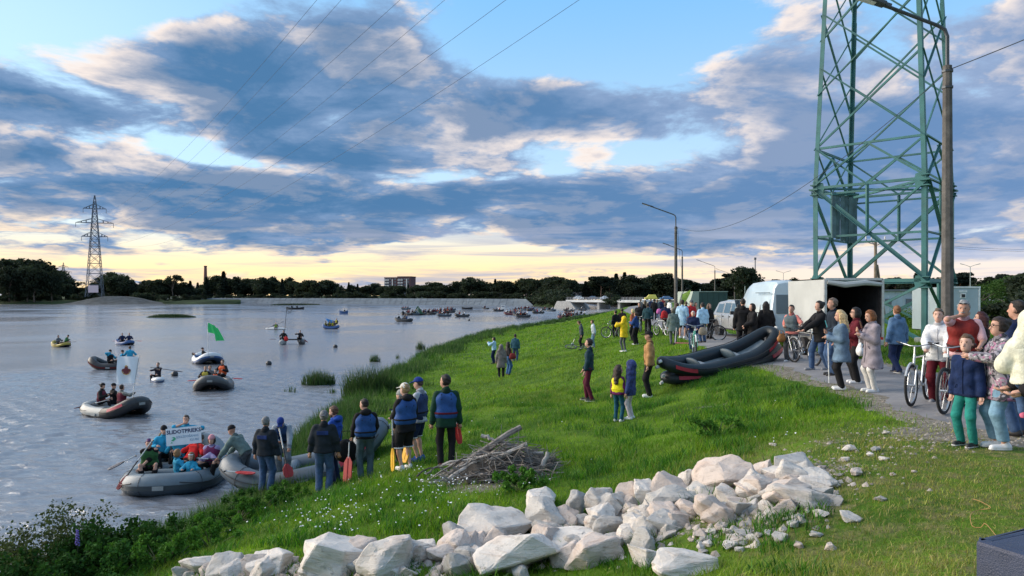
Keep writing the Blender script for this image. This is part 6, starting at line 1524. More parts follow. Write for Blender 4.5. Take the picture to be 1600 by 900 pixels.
P(524, 16.9, 1.78, -72, 'bearded man in royal blue jacket holding a bag by the raft', top=cloth((.02, .07, .32), name='royal_blue_jacket'), loose=.034, hem=-.1, bottom=navy, shoes=shoe_k, hair='short', hairc=(.10, .05, .03), beard=True, hood=cloth((.02, .07, .32), name='royal_blue_jacket'), head=(-8, 12), rh=(.14, .34, .92))
P(571, 16.2, 1.77, -18, 'man in blue life vest over black hooded top and grey-blue jeans', fat=1.06, top=blackc, loose=.03, hem=-.04, vest=blue_vest, bottom=cloth((.06, .095, .12), name='grey_blue_jeans'), bl=.02, shoes=shoe_k, sole=sole_m, hair='crop', hairc=(.02, .015, .014), hood=blackc, lh=(-.26, .22, .86), rh=(.22, .28, .95), head=(-45, 8), z=None)
bag(W(541, 703, 16.4), (.40, .20, .44), blackc, 'black holdall held between the blue jacket and the blue life vest', rz=R(15))
P(634, 14.8, 1.75, -42, 'person in white cap, blue life vest and long black shorts with white hem stripes', fat=1.16, top=blackc, loose=.03, hem=-.14, vest=blue_vest, bottom=blackc, leg=.56, bl=.035, trim=whitec, shoes=shoe_w, sole=sole_m, hair='short', hairc=(.3, .2, .1), hat='cap', hatc=cloth((.62, .60, .54), name='off_white_cap'), hood=blackc, lh=(-.10, .34, 1.02), rh=(.16, .30, 1.08), head=(-18, 4), skin=2)
P(656, 15.6, 1.78, -72, 'man in royal blue cap with dark vest over pale grey sleeves and navy shorts', top=cloth((.40, .43, .47), name='pale_grey_hoodie'), loose=.03, hem=-.10, vest=cloth((.03, .05, .12), name='navy_pink_vest'), belt=blackc, bottom=navy, leg=.50, bl=.03, trim=whitec, shoes=cloth((.015, .05, .30), name='blue_trainers'), hair='crop', hairc=(.06, .04, .03), hat='cap', hatc=cloth((.015, .04, .20), name='royal_blue_cap'), rh=(.10, .30, 1.04), lh=(-.1, .3, 1.0), head=(0, 8))
P(627, 16.9, 1.66, -70, 'grey-capped person mostly hidden behind the white cap', top=blackc, loose=.03, bottom=blackc, shoes=shoe_k, hair='short', hairc=(.3, .3, .3), hat='beanie', hatc=cloth((.32, .33, .31), name='light_grey_knit'))
P(697, 14.3, 1.80, -8, 'man in green-sleeved top and blue life vest with black patterned trousers, back to us', fat=1.02, top=cloth((.008, .040, .024), name='dark_green_jacket'), loose=.026, hem=-.16, vest=blue_vest, belt=cloth((.10, .01, .02), name='dark_red_belt'), bottom=blackc, bl=.012, shoes=cloth((.10, .012, .02), name='dark_red_trainers'), sole=sole_m, hair='short', hairc=(.018, .014, .012), head=(-52, 0), skin=1)
paddle(W(613, 640, 14.9), W(614, 737, 14.6), 'black-shafted paddle with yellow blade standing on the grass', blade_yel, .46, wid=.17, turn=R(70))
paddle(W(650, 640, 15.1), W(631, 723, 14.95), 'broad yellow paddle blade hanging behind the black shorts', blade_yel, .46, wid=.26)
paddle(W(710, 640, 14.6), W(719, 694, 14.5), 'red-bladed paddle held behind the man with the green sleeves', blade_red, .42, wid=.12, turn=R(60))
paddle(W(546, 690, 16.3), W(542, 759, 16.0), 'red paddle blade pointing down beside the black holdall', blade_red, .62, wid=.22, turn=R(30))
paddle(W(436, 668, 18.0), W(452, 746, 17.6), 'silver-shafted paddle with red blade held over the raft side', blade_red, .34, wid=.24)
# ------------------------------------------------------------------ boats
def boatm(name, col, rough=.45): return mat(name, col, rough, var=.10, scale=2.5, bump=.06, bscale=12, spec=.45, dirt=((.05, .055, .05), .25))
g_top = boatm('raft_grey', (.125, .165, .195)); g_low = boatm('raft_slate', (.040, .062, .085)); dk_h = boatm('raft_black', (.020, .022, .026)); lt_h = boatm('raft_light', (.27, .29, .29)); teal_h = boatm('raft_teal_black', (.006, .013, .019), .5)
red_h = boatm('raft_red', (.40, .022, .045)); yel_h = boatm('kayak_yellow', (.34, .26, .04)); bl_h = boatm('board_blue', (.03, .09, .24)); wh_h = boatm('boat_white', (.62, .64, .65)); in_m = boatm('raft_floor', (.035, .04, .045), .7)
def ring(L, Wd, n=44, p=2.6, bow=.3, stern=.2):
    out = []
    for k in range(n):
        a = 6.283185 * k / n; c, s_ = math.cos(a), math.sin(a)
        x = Wd / 2 * math.copysign(abs(c) ** (2 / p), c); y = L / 2 * math.copysign(abs(s_) ** (2 / p), s_)
        u = y / (L / 2); out.append(Vector((x, y, (bow if u > 0 else stern) * max(0, abs(u) - .25) ** 2 / .5625)))
    return out
def raft(loc, rz, L, Wd, r, top, low, label, group=None, bow=.3, stern=.15, stripe=None, thwarts=2, n=44, m=10, rope=True, handle=True, patch=None, name='inflatable_raft', floor=True, tilt=None, p=2.6, bow_m=None):
    b = thing(name, label, 'raft', loc, rz, group); pts = ring(L, Wd, n, p, bow, stern); zc = r * .62
    if tilt is not None: b.rotation_euler = tilt
    mb = MB(); V = []
    frames = []
    for i in range(n):
        d = (pts[(i + 1) % n] - pts[i - 1]).normalized(); out_ = Vector((d.y, -d.x, 0)).normalized(); up = d.cross(out_) * -1; up = up if up.z > 0 else -up
        frames.append((pts[i] + Vector((0, 0, zc)), out_, up))
        for k in range(m): a = 6.283185 * (k + .5) / m; V.append(frames[-1][0] + (out_ * math.cos(a) + up * math.sin(a)) * r)
    Fs = []; mi = []
    for i in range(n):
        for k in range(m):
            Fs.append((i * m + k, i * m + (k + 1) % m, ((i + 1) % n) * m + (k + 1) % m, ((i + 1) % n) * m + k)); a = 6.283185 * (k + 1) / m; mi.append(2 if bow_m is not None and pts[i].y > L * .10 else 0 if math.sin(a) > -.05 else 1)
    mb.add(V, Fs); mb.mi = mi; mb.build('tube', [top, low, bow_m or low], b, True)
    def band(a0, a1, mt, nm, rr, i0=0, i1=n):
        q = MB(); V = []; rng_ = list(range(i0, i1 + 1))
        for i in rng_:
            c, o, u = frames[i % n]
            for a, e in ((a0, 0), (a1, 0), (a1, .012), (a0, .012)): V.append(c + (o * math.cos(a) + u * math.sin(a)) * (rr + e))
        q.add(V, [(4 * j + k, 4 * j + (k + 1) % 4, 4 * j + 4 + (k + 1) % 4, 4 * j + 4 + k) for j in range(len(rng_) - 1) for k in range(4)]); return q.build(nm, mt, b, True)
    if stripe is not None: band(-.30, .10, stripe, 'rubbing_strake', r * .99)
    if floor:
        q = MB(); inner = [Vector((v.x * (1 - r / Wd * 1.2), v.y * (1 - r / L * 1.2), v.z + zc - r * .55)) for v in pts]; c0 = Vector((0, 0, zc - r * .6))
        q.add([c0] + inner, [(0, 1 + k, 1 + (k + 1) % n) for k in range(n)]); q.build('floor', in_m, b, True)
    for k in range(thwarts):
        y = L * ((k + 1) / (thwarts + 1) - .5) * .8; xx = Wd / 2 * (1 - abs(2 * y / L) ** p) ** (1 / p) - r * .6
        MB().tube([(-xx, y, zc + .05), (0, y, zc + .06), (xx, y, zc + .05)], r * .62, 10).build('thwart', top, b, True)
    if rope:
        for i0, i1 in ((int(n * .04), int(n * .20)), (int(n * .30), int(n * .46)), (int(n * .54), int(n * .70)), (int(n * .80), int(n * .96))):
            pr = []
            for i in range(i0, i1 + 1): c, o, u = frames[i]; a = .35 - .25 * math.sin(3.1416 * (i - i0) / (i1 - i0)); pr.append(c + (o * math.cos(a) + u * math.sin(a)) * (r + .015))
            MB().tube(pr, .011, 5).build('grab_line', blk, b, True)
    if n == 44:
        for i in range(3, 44, 7):
            c, o, u = frames[i]; MB().tube([c + (o * math.cos(a) + u * math.sin(a)) * (r + .001) for a in np.linspace(0, 6.2832, 17)[:-1]], .006, 4, closed=True).build('seam', blk, b)
    if handle:
        for i in (0, n // 4, n // 2, 3 * n // 4):
            c, o, u = frames[i]; t_ = o.cross(u); q = MB(); ctr = c + o * (r + .012) - u * .03; q.bar(ctr - t_ * .13, ctr + t_ * .13, .03, .10, u); q.build('handle_patch', lt_h, b)
    if patch is not None:
        for i0, i1 in patch[1]: band(.25, .75, patch[0], 'side_panel', r, i0, i1)
    return b
def rider(px, Y, z, h, face, label, tc, **kw):
    """someone seated in a boat; z is the seat height"""
    kw.setdefault('pz', .10); kw.setdefault('rf', (.13, .42, -.18)); kw.setdefault('lf', (-.13, .42, -.18)); kw.setdefault('bottom', blackc); kw.setdefault('loose', .03); kw.setdefault('rh', (.22, .32, .40)); kw.setdefault('lh', (-.22, .32, .40)); kw.setdefault('hem', -.02)
    kw.setdefault('shoes', shoe_k if Y < 24 else None); kw.setdefault('hair', 'short')
    return person(((px - 800) / F_PX * Y, Y, z), face, h, label, top=tc, vox=kw.pop('vox', vox_at(Y) * (1.0 if Y < 24 else 1.25)), fingers=Y < 22, features=Y < 22, **kw)
cyan = cloth((.03, .30, .48), name='cyan_cloth'); purple = cloth((.30, .26, .44), name='lilac_sleeves')
# grey raft with the sign
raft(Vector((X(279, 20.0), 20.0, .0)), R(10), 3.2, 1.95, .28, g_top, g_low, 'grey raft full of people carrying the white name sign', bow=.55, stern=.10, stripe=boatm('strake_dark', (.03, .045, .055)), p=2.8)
zt = .42
rider(234, 19.3, zt, 1.68, 160, 'purple-haired paddler in black and green life vest at the edge of the grey raft', blackc, sleeve=.45, vest=cloth((.03, .10, .035), name='green_vest'), hairc=(.07, .015, .10), hair='short', rh=(-.16, .22, .62), lh=(.26, .40, .08), lean=14, sex='f', bottom=blackc)
rider(256, 20.6, zt + .05, 1.70, 150, 'person in cyan hooded top with dark pointed cap behind the purple-haired paddler', cyan, hat='beanie', hatc=blackc, hair=None, fat=1.1)
rider(243, 20.9, zt - .05, 1.6, 120, 'person in cyan jacket leaning at the far side of the grey raft', cyan, hair='short', lean=25)
rider(291, 21.0, zt + .28, 1.70, 175, 'dark-haired person behind the white sign holding a phone up to the eye', cyan, sleeve=.5, rh=(.02, .22, .70), rpole=(1, .2, -.4), lh=(-.36, .10, .50), lpole=(-1, -.2, -.2))
rider(277, 19.5, zt - .16, 1.22, 40, 'child with fair hair and cyan top seated sideways at the raft\'s near side', cyan, headk=1.2, hair='bob', hairc=(.26, .14, .06), sex='f')
rider(299, 19.2, zt - .18, 1.22, 178, 'child with white headband and cyan top at the raft\'s near side', cyan, headk=1.2, hair='bob', hairc=(.16, .08, .04), hat='band', hatc=whitec, sex='f')
rider(296, 20.1, zt + .02, 1.60, 20, 'person in bright red jacket bending under the white sign', cloth((.55, .02, .02), name='bright_red_jacket'), lean=40, hair='short')
rider(279, 20.4, zt, 1.55, -20, 'person in cyan jacket turned away beside the red jacket', cyan, lean=20, hair='bob')
rider(331, 19.6, zt, 1.66, 176, 'woman in pink cap, lilac sleeves and maroon-navy life vest with a paddle across her lap', purple, sex='f', vest=cloth((.13, .02, .07), name='maroon_vest'), belt=cloth((.02, .02, .06), name='vest_navy_belt'), hair='bob', hairc=(.03, .02, .02), hat='beanie', hatc=cloth((.55, .25, .28), name='pink_knit'), rh=(-.22, .30, .26), lh=(.20, .30, .26))
paddle(W(238, 688, 19.05), W(183, 765, 18.4), 'pale-shafted paddle with dark red blade dipped beside the grey raft', cloth((.10, .012, .02), name='dark_red_blade'), .40)
paddle(W(212, 712, 19.4), W(168, 734, 19.0), 'dark paddle resting on the water beyond the purple-haired paddler', blade_dk, .42)
paddle(W(308, 716, 19.2), W(350, 718, 19.3), 'paddle lying across the lap of the woman in the pink cap', blade_dk, .30, wid=.12)
# sign
sg = thing('name_sign', 'white sign board reading SLIDOTPRIEKS held above the grey raft', 'sign', W(287, 681, 20.2), R(6)); sg.rotation_euler = (R(-6), R(-5.5), R(4))
MB().box((0, 0, 0), (.94, .012, .47)).build('board', mat('sign_board_white', (.66, .72, .78), .6, var=.04), sg)
def text(s_, size, loc, m, parent, name='lettering', shear=0.0, bold=0.0):
    cu = bpy.data.curves.new('lettering', 'FONT'); cu.body = s_; cu.size = size; cu.align_x = 'CENTER'; cu.align_y = 'CENTER'; cu.extrude = .001; cu.shear = shear; cu.offset = bold; cu.resolution_u = 2
    to = bpy.data.objects.new('tmp', cu); COL.objects.link(to); dg = bpy.context.evaluated_depsgraph_get(); me = bpy.data.meshes.new_from_object(to.evaluated_get(dg)); bpy.data.objects.remove(to)
    me.materials.clear(); me.materials.append(m); o = link(name, me, parent, loc); o.rotation_euler = (R(90), 0, 0); return o
ink = mat('sign_ink_navy', (.012, .018, .09), .7); ink2 = mat('sign_ink_grey', (.28, .40, .52), .7); inkg = mat('sign_ink_green', (.06, .42, .22), .7)
text('SLIDOTPRIEKS', .145, (.01, -.009, .125), ink, sg, bold=.004); text('IZKLĪDOŠANAS', .085, (.10, -.009, -.02), ink2, sg, bold=.002); text('KLUBS', .085, (.28, -.009, -.125), ink2, sg, bold=.002)
m_ = MB(); m_.prism([(-.34, -.10), (-.24, -.02), (-.20, -.06), (-.28, -.12)], -.010, -.007, 'y'); m_.prism([(-.33, -.02), (-.25, .0), (-.22, -.05)], -.0098, -.0072, 'y'); m_.prism([(-.36, -.17), (-.32, -.13), (-.30, -.17)], -.0102, -.0074, 'y'); m_.build('emblem', inkg, sg)
for s in (-1, 1): MB().tube([(s * .36, .012, .2), (s * .36, .012, -.62)], .011, 6).build('pole', blk, sg, True)
# raft being hauled up at the landing
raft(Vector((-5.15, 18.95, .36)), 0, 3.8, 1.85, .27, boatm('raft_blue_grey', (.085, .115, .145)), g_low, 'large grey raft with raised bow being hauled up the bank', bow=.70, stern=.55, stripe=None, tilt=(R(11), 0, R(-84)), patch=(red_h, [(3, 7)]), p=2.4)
paddle(W(352, 736, 17.9), W(398, 740, 17.75), 'broad red paddle blade lying on the tube of the large grey raft', blade_red, .5, wid=.2)
# raft with the flag
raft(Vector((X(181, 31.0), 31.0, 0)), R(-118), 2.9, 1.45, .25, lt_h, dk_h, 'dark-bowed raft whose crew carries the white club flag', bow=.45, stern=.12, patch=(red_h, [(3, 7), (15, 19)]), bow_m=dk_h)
rider(157, 31.2, .40, 1.72, 80, 'paddler in dark jacket, hat and red vest at the stern of the flag raft', blackc, vest=cloth((.12, .02, .035), name='deep_red_vest'), hat='cap_back', hatc=blackc, lean=6)
rider(177, 31.6, .34, 1.70, 40, 'person in dark hat half hidden between the two crew of the flag raft', blackc, hat='beanie', hatc=blackc, hair=None)
rider(190, 30.6, .40, 1.72, 30, 'person in camouflage jacket and red vest holding the flag pole', cloth((.16, .16, .15), name='camouflage_grey', var=.5), vest=cloth((.12, .02, .035), name='deep_red_vest'), rh=(.34, .34, .55), hairc=(.04, .025, .02))
paddle(W(172, 624, 30.9), W(117, 638, 31.2), 'dark red paddle trailing at the stern of the flag raft', cloth((.12, .02, .03), name='dull_red_blade'), .45)
fl = thing('club_flag', 'square white flag with red and gold emblem above the raft', 'flag', W(206, 622, 30.2))
MB().tube([(0, 0, -.3), (.10, 0, .55), (.30, 0, 1.75)], .013, 6).build('pole', shaft_m, fl)
def cloth_patch(nm, parent, m, c0, c1, c2, c3, amp=.05, n=10, off=0.0, f=9.0):
    c0, c1, c2, c3 = map(Vector, (c0, c1, c2, c3)); nn = (c1 - c0).cross(c3 - c0).normalized(); V = []
    for k in (0, 1):
        for i in range(n + 1):
            for j in range(n + 1):
                u, v = i / n, j / n; p = c0.lerp(c1, u).lerp(c3.lerp(c2, u), v); V.append(p + nn * (amp * math.sin(u * f + v * 3) + off + .006 * k))
    N = (n + 1) ** 2; q = MB(); Fs = []
    for i in range(n):
        for j in range(n): a = i * (n + 1) + j; Fs += [(a, a + n + 1, a + n + 2, a + 1), (N + a, N + a + 1, N + a + n + 2, N + a + n + 1)]
    q.add(V, Fs); return link(nm, q.mesh(nm, m, True, fix=False), parent)
flag_w = mat('flag_white', (.70, .76, .80), .8, var=.05, scale=3)
cl = cloth_patch('cloth', fl, flag_w, (-.62, 0, .58), (.12, 0, .62), (.30, 0, 1.70), (-.58, 0, 1.72), .045)
em_r = mat('emblem_red', (.13, .03, .035), .8); em_g = mat('emblem_gold', (.45, .30, .08), .8)
m_ = MB()
for dx, dz, r_ in ((0, 0, .12), (-.12, .0, .07), (.12, .0, .07), (0, -.13, .06), (0, .13, .07), (-.09, -.11, .04), (.09, -.11, .04)): m_.ell((-.20 + dx, -.062, 1.14 + dz), (r_, .006, r_), 10, 5)
m_.build('emblem', em_r, fl)
m_ = MB(); m_.tube([(-.20 + .17 * math.cos(a), -.068, 1.14 + .17 * math.sin(a)) for a in np.linspace(3.3, 6.1, 9)], .014, 5); m_.ell((-.20, -.07, 1.32), (.05, .006, .035), 8, 4); m_.build('emblem_trim', em_g, fl)
# dark raft behind it
raft(Vector((X(176, 50.5), 50.5, 0)), R(100), 2.5, 1.4, .26, dk_h, dk_h, 'black raft with three crew in cyan jackets beyond the flag', bow=.45, stern=.15, rope=False, stripe=cloth((.10, .02, .02), name='dark_red_strake'))
rider(172, 50.2, .40, 1.74, 110, 'crew member in cyan jacket with one arm up at the bow of the black raft', cyan, hat='beanie', hatc=blackc, hair=None, vest=blackc, rh=(.22, .25, .72), rpole=(1, 0, .5))
rider(191, 50.6, .36, 1.70, 90, 'crew member in cyan jacket in the middle of the black raft', cyan, hat='beanie', hatc=blackc, hair=None, vest=blackc)
rider(203, 50.5, .62, 1.78, -20, 'taller crew member in cyan jacket standing at the stern of the black raft', cyan, hair='short', vest=None, bottom=blackc)
# paddle board
sb = thing('paddle_board', 'small blue and white inflatable kayak with a lone paddler', 'kayak', (X(246, 43.4), 43.4, 0), R(-152))
F = Field((-.5, -1.6, -.1), (.5, 1.6, .5), .05); F.ell((0, 0, .10), (.36, 1.35, .16)); F.ell((0, 1.0, .18), (.26, .45, .12)); F.ell((0, 0, .3), (.2, .7, .16), None, .03, True); link('hull', mesh_np('hull', *F.surface(), wh_h, True), sb)
F = Field((-.5, -1.6, -.2), (.5, 1.6, .5), .05); F.ell((0, 0, .08), (.372, 1.37, .17)); F.plane((0, 0, .10), (0, 0, 1)); F.plane((0, 0, -.06), (0, 0, -1)); link('lower_hull', mesh_np('lower_hull', *F.surface(), bl_h, True), sb)
rider(247, 43.4, .16, 1.72, 190, 'lone paddler in black wetsuit on the blue and white kayak', cloth((.02, .02, .03), name='wetsuit_black'), hairc=(.08, .05, .03), rh=(-.30, .32, .52), lh=(.34, .28, .45), hair='short', lpole=(1, 0, -.3), rpole=(-1, 0, -.3))
paddle(W(236, 574, 43.0), W(285, 581, 43.0), 'long black paddle of the lone kayaker', blade_dk, .42, shaft_k)
# orange vests raft
raft(Vector((X(334, 39.6), 39.6, 0)), R(-165), 2.7, 1.5, .26, boatm('raft_dark_grey', (.06, .065, .07)), dk_h, 'dark raft whose crew wears orange vests, bow towards us', bow=.45, stern=.2, rope=False)
org = cloth((.62, .10, .03), name='orange_vest', rough=.6)
rider(321, 39.4, .38, 1.6, 170, 'crew member in yellow vest in the raft with orange vests', blackc, vest=cloth((.45, .36, .06), name='mustard_vest'), hairc=(.30, .2, .1))
rider(328, 40.2, .34, 1.6, 180, 'dark-clothed crew member between the yellow and orange vests', greyc, hairc=(.2, .13, .07))
rider(337, 39.2, .30, 1.5, 180, 'short crew member in orange vest in the raft\'s middle', blackc, vest=org, hairc=(.1, .06, .04))
rider(348, 39.9, .60, 1.76, 190, 'tall crew member in orange vest standing out at the raft\'s side', blackc, vest=org, hairc=(.12, .08, .05))
paddle(W(316, 594, 39.2), W(293, 595, 39.0), 'red paddle blade reaching out beside the yellow-vested crew member', blade_red, .5, wid=.24); paddle(W(352, 590, 39.4), W(378, 592, 39.2), 'red paddle blade reaching out beside the tall orange vest', blade_red, .5, wid=.24)
# boat with the green flag
raft(Vector((X(324, 54.8), 54.8, 0)), R(-148), 3.2, 1.5, .28, wh_h, boatm('raft_navy', (.02, .04, .08)), 'white and navy raft under the bright green flag', bow=.45, stern=.3, rope=False, stripe=bl_h)
rider(320, 55, .25, 1.7, 90, 'person in dark clothes at the foot of the green flag pole', blackc, hat='beanie', hatc=blackc, hair=None, lean=-15)
rider(314, 54.6, .15, 1.7, 70, 'person in blue lying back in the boat with the green flag', cloth((.05, .10, .22), name='dull_blue'), lean=-50)
gf = thing('green_flag', 'bright green flag bent on a thin tall pole', 'flag', W(325, 548, 54.8)); h0 = 44 / 1150 * 54.8
MB().tube([(0, 0, -.3), (0, 0, h0)], .018, 6).build('pole', shaft_m, gf)
grn = mat('green_flag_cloth', (.03, .48, .13), .75, var=.1, scale=2)
cloth_patch('cloth', gf, grn, (.0, 0, h0 - .72), (.62, -.05, h0 - .86), (.55, -.05, h0 - .25), (0, 0, h0), .03); cloth_patch('cloth', gf, grn, (.60, -.06, h0 - 1.36), (1.24, 0, h0 - 1.34), (.74, -.02, h0 - .42), (.46, -.05, h0 - .30), .03)
# farther boats that still show their crew
raft(Vector((X(95, 72), 72, 0)), R(65), 1.75, .9, .18, yel_h, dk_h, 'small yellow kayak with two people far out', bow=.35, stern=.2, rope=False, thwarts=1, handle=False, n=28, m=8)
rider(91, 72, .25, 1.7, 100, 'front paddler in grey of the small yellow kayak', greyc); rider(102, 72.2, .3, 1.7, 80, 'rear paddler in green and black of the small yellow kayak', cloth((.04, .14, .05), name='dull_green'), hat='beanie', hatc=blackc, hair=None, lean=20)
paddle(W(90, 536, 71.5), W(80, 538, 71.5), 'paddle tip beyond the bow of the yellow kayak', blade_dk, .4); paddle(W(104, 535, 72), W(120, 534, 72), 'paddle behind the stern of the yellow kayak', blade_dk, .4)
raft(Vector((X(195, 75), 75, 0)), R(62), 1.8, 1.0, .20, bl_h, dk_h, 'dark blue raft far out with red-bladed paddles', bow=.3, stern=.2, rope=False, thwarts=1, handle=False, n=28, m=8)
rider(191, 75, .3, 1.7, 150, 'paddler in dark blue on the raft with red-bladed paddles', navy); rider(202, 75, .3, 1.72, 160, 'second paddler in dark blue on the raft with red-bladed paddles', navy, hairc=(.1, .07, .05))
paddle(W(190, 532, 74.5), W(176, 533, 74.5), 'red-bladed paddle on the bow side of the dark blue raft', blade_red, .5); paddle(W(204, 532, 74.5), W(222, 533, 74.5), 'red-bladed paddle on the stern side of the dark blue raft', blade_red, .5)
ct = thing('catamaran', 'two-hulled inflatable catamaran with a frame flag', 'catamaran', (X(457, 76), 76, 0), R(8))
for s in (-1, 1):
    hm = MB().tube([(s * .95, -1.1, .2), (s * .95, -.6, .22), (s * .95, .6, .22), (s * .95, 1.3, .4)], [.18, .30, .30, .1], 10); hm.build('hull', [lt_h, dk_h][s > 0], ct, True)
for y in (-.6, .0, .6): MB().tube([(-.95, y, .48), (.95, y, .48)], .035, 6).build('crossbar', blk, ct)
MB().box((0, 0, .44), (1.3, .5, .05)).build('deck', blk, ct)
rider(443, 75.8, .52, 1.76, 185, 'paddler in black with a red bag kneeling on the catamaran', blackc, rh=(.3, .3, .3), lh=(-.3, .2, .3)); rider(469, 75.8, .52, 1.76, 175, 'paddler in black on the other hull of the catamaran, one hand up', blackc, rh=(.28, .25, .58), hairc=(.02, .02, .02))
bag(W(447, 529, 75.4), (.34, .24, .40), cloth((.5, .03, .03), name='red_drybag'), 'red bag on the catamaran hull', False)
paddle(W(440, 530, 75.4), W(421, 530, 75.2), 'dark red paddle stretched out from the catamaran', cloth((.12, .02, .03), name='dull_red_blade'), .5); paddle(W(472, 528, 75.4), W(481, 535, 75.2), 'dark red paddle dipped beside the other hull', cloth((.12, .02, .03), name='dull_red_blade'), .5)
ff = thing('frame_flag', 'thin square frame flag on a tall pole above the catamaran', 'flag', W(444, 520, 75.8)); k_ = 75.8 / 1150
MB().tube([(0, 0, -.4), (4 * k_, 0, 38 * k_)], .025, 5).build('pole', blk, ff); q = MB()
q.tube([(3 * k_, 0, 37.5 * k_), (11.5 * k_, 0, 39.5 * k_)], .035, 4); q.tube([(11 * k_, 0, 39 * k_), (10.5 * k_, 0, 31 * k_)], .03, 4); q.tube([(10.5 * k_, 0, 31 * k_), (5 * k_, 0, 31 * k_)], .03, 4); q.tube([(5 * k_, 0, 35 * k_), (8 * k_, 0, 33 * k_), (6 * k_, 0, 30 * k_)], .025, 4); q.build('frame', greyc, ff)
ky = thing('kayak', 'slim white kayak with one paddler beyond the catamaran', 'kayak', (X(431, 109), 109, 0), R(80)); F = Field((-.5, -1.9, -.1), (.5, 1.9, .4), .07); F.ell((0, 0, .12), (.33, 1.7, .18)); link('hull', mesh_np('hull', *F.surface(), wh_h, True), ky)
rider(431, 109, .15, 1.7, 160, 'paddler in black and lime vest in the slim white kayak', blackc, vest=cloth((.25, .38, .06), name='lime_vest'), rh=(.3, .3, .5)); paddle(W(418, 513, 108.5), W(444, 502, 108.5), 'double paddle of the slim white kayak held at a slant', blade_dk, .4, shaft_k, both=True)
raft(Vector((X(517, 111), 111, 0)), R(94), 2.2, 1.2, .24, bl_h, dk_h, 'blue raft under a rippling blue banner', bow=.35, stern=.2, rope=False, thwarts=1, handle=False, n=28, m=8)
for i, (p_, dz, lb) in enumerate([(509, .3, 'first yellow-vested rider from the bow under the blue banner'), (515, .35, 'second yellow-vested rider from the bow under the blue banner'), (520, .3, 'third yellow-vested rider from the bow under the blue banner'), (526, .7, 'standing yellow-vested rider at the stern under the blue banner')]):
    rider(p_, 111, dz, 1.7, 90 + 40 * i, lb, blackc, vest=cloth((.45, .42, .04), name='yellow_vest'))
bn = thing('blue_banner', 'rippling blue banner held over the yellow-vested riders', 'flag', W(516, 503, 111)); cloth_patch('cloth', bn, mat('banner_blue', (.04, .25, .60), .8), (.0, 0, -.35), (.68, 0, -.5), (.6, 0, .15), (-.75, 0, .55), .06); MB().tube([(.62, 0, .15), (.66, 0, -.9)], .02, 4).build('pole', blk, bn)
# wooden and motor boats far out
def skiff(px, wl, L, m, label, rz, mast=0.0, cabin_=False, people=()):
    Y = 5 * F_PX / (wl - HOR); b = thing('rowing_boat' if not cabin_ else 'motor_boat', label, 'boat', (X(px, Y), Y, 0), rz); w = L * .15; q = MB(); V = []; n = 9
    for i in range(n):
        u = i / (n - 1) * 2 - 1; ww = w * (1 - abs(u) ** 2.6 * (.95 if u > 0 else .45)); sh_ = .65 + .30 * abs(u) ** 2
        V += [(-ww, u * L / 2, sh_), (-ww * .7, u * L / 2, -.15), (ww * .7, u * L / 2, -.15), (ww, u * L / 2, sh_), (ww * .85, u * L / 2, sh_ - .12), (-ww * .85, u * L / 2, sh_ - .12)]
    q.add(V, [(i * 6 + k, i * 6 + (k + 1) % 6, i * 6 + 6 + (k + 1) % 6, i * 6 + 6 + k) for i in range(n - 1) for k in range(6)] + [(5, 4, 3, 2, 1, 0), tuple((n - 1) * 6 + k for k in range(6))]); q.build('hull', m, b, True)
    for y in (-.2, .15): MB().box((0, y * L, .62), (w * 1.5, .3, .06)).build('thwart', wood_m, b)
    if mast: MB().tube([(0, L * .1, .3), (0, L * .1, mast)], .06, 5).build('mast', blk, b)
    if cabin_: MB().box((0, .2, 1.1), (w * 1.3, L * .32, .8)).build('cabin', wh_h, b, False, .08); MB().box((0, .2, 1.2), (w * 1.32, L * .28, .3)).build('window', pane_m, b)
    return b, Y
skiff(461, 483.5, 6.4, dk_h, 'long dark wooden boat far out beyond the kayak', R(92)); skiff(730, 483.5, 3.9, dk_h, 'dark boat with a thin mast before the embankment', R(90), 4.2); skiff(787, 484, 4.4, wh_h, 'white motor boat before the embankment', R(80), 0, True); skiff(537, 490, 2.4, bl_h, 'lone small boat with one rider in pink', R(88))
# ---- the fleet: small rafts with crews too far away to show their parts
FAR = {}
for i, (tc, vs, hc, ht) in enumerate([(blackc, None, (.03, .02, .02), None), (navy, org, (.08, .05, .03), None), (blackc, cloth((.12, .02, .035), name='deep_red_vest'), (.03, .02, .02), 'beanie'), (greyc, blue_vest, (.15, .09, .05), None), (whitec, blackc, (.05, .03, .02), None)]):
    r = person((0, 0, -50), 0, 1.72, 'x', top=tc, vox=.05, vest=vs, hairc=hc, hat=ht, hatc=blackc, pz=.1, rf=(.13, .42, -.2), lf=(-.13, .42, -.2), rh=(.25, .35, .35), lh=(-.2, .3, .4), bottom=blackc, merge=True, feet=False, loose=.035)['root']
    FAR[i] = r.data; bpy.data.objects.remove(r)
FR = {}
for i, (a_, b_) in enumerate([(dk_h, dk_h), (g_low, dk_h), (boatm('raft_maroon', (.085, .018, .028)), dk_h)]):
    r = raft((0, 0, -50), 0, 3.2, 1.6, .3, a_, b_, 'x', rope=False, handle=False, thwarts=1, n=22, m=7, bow=.4, stern=.2)
    FR[i] = r
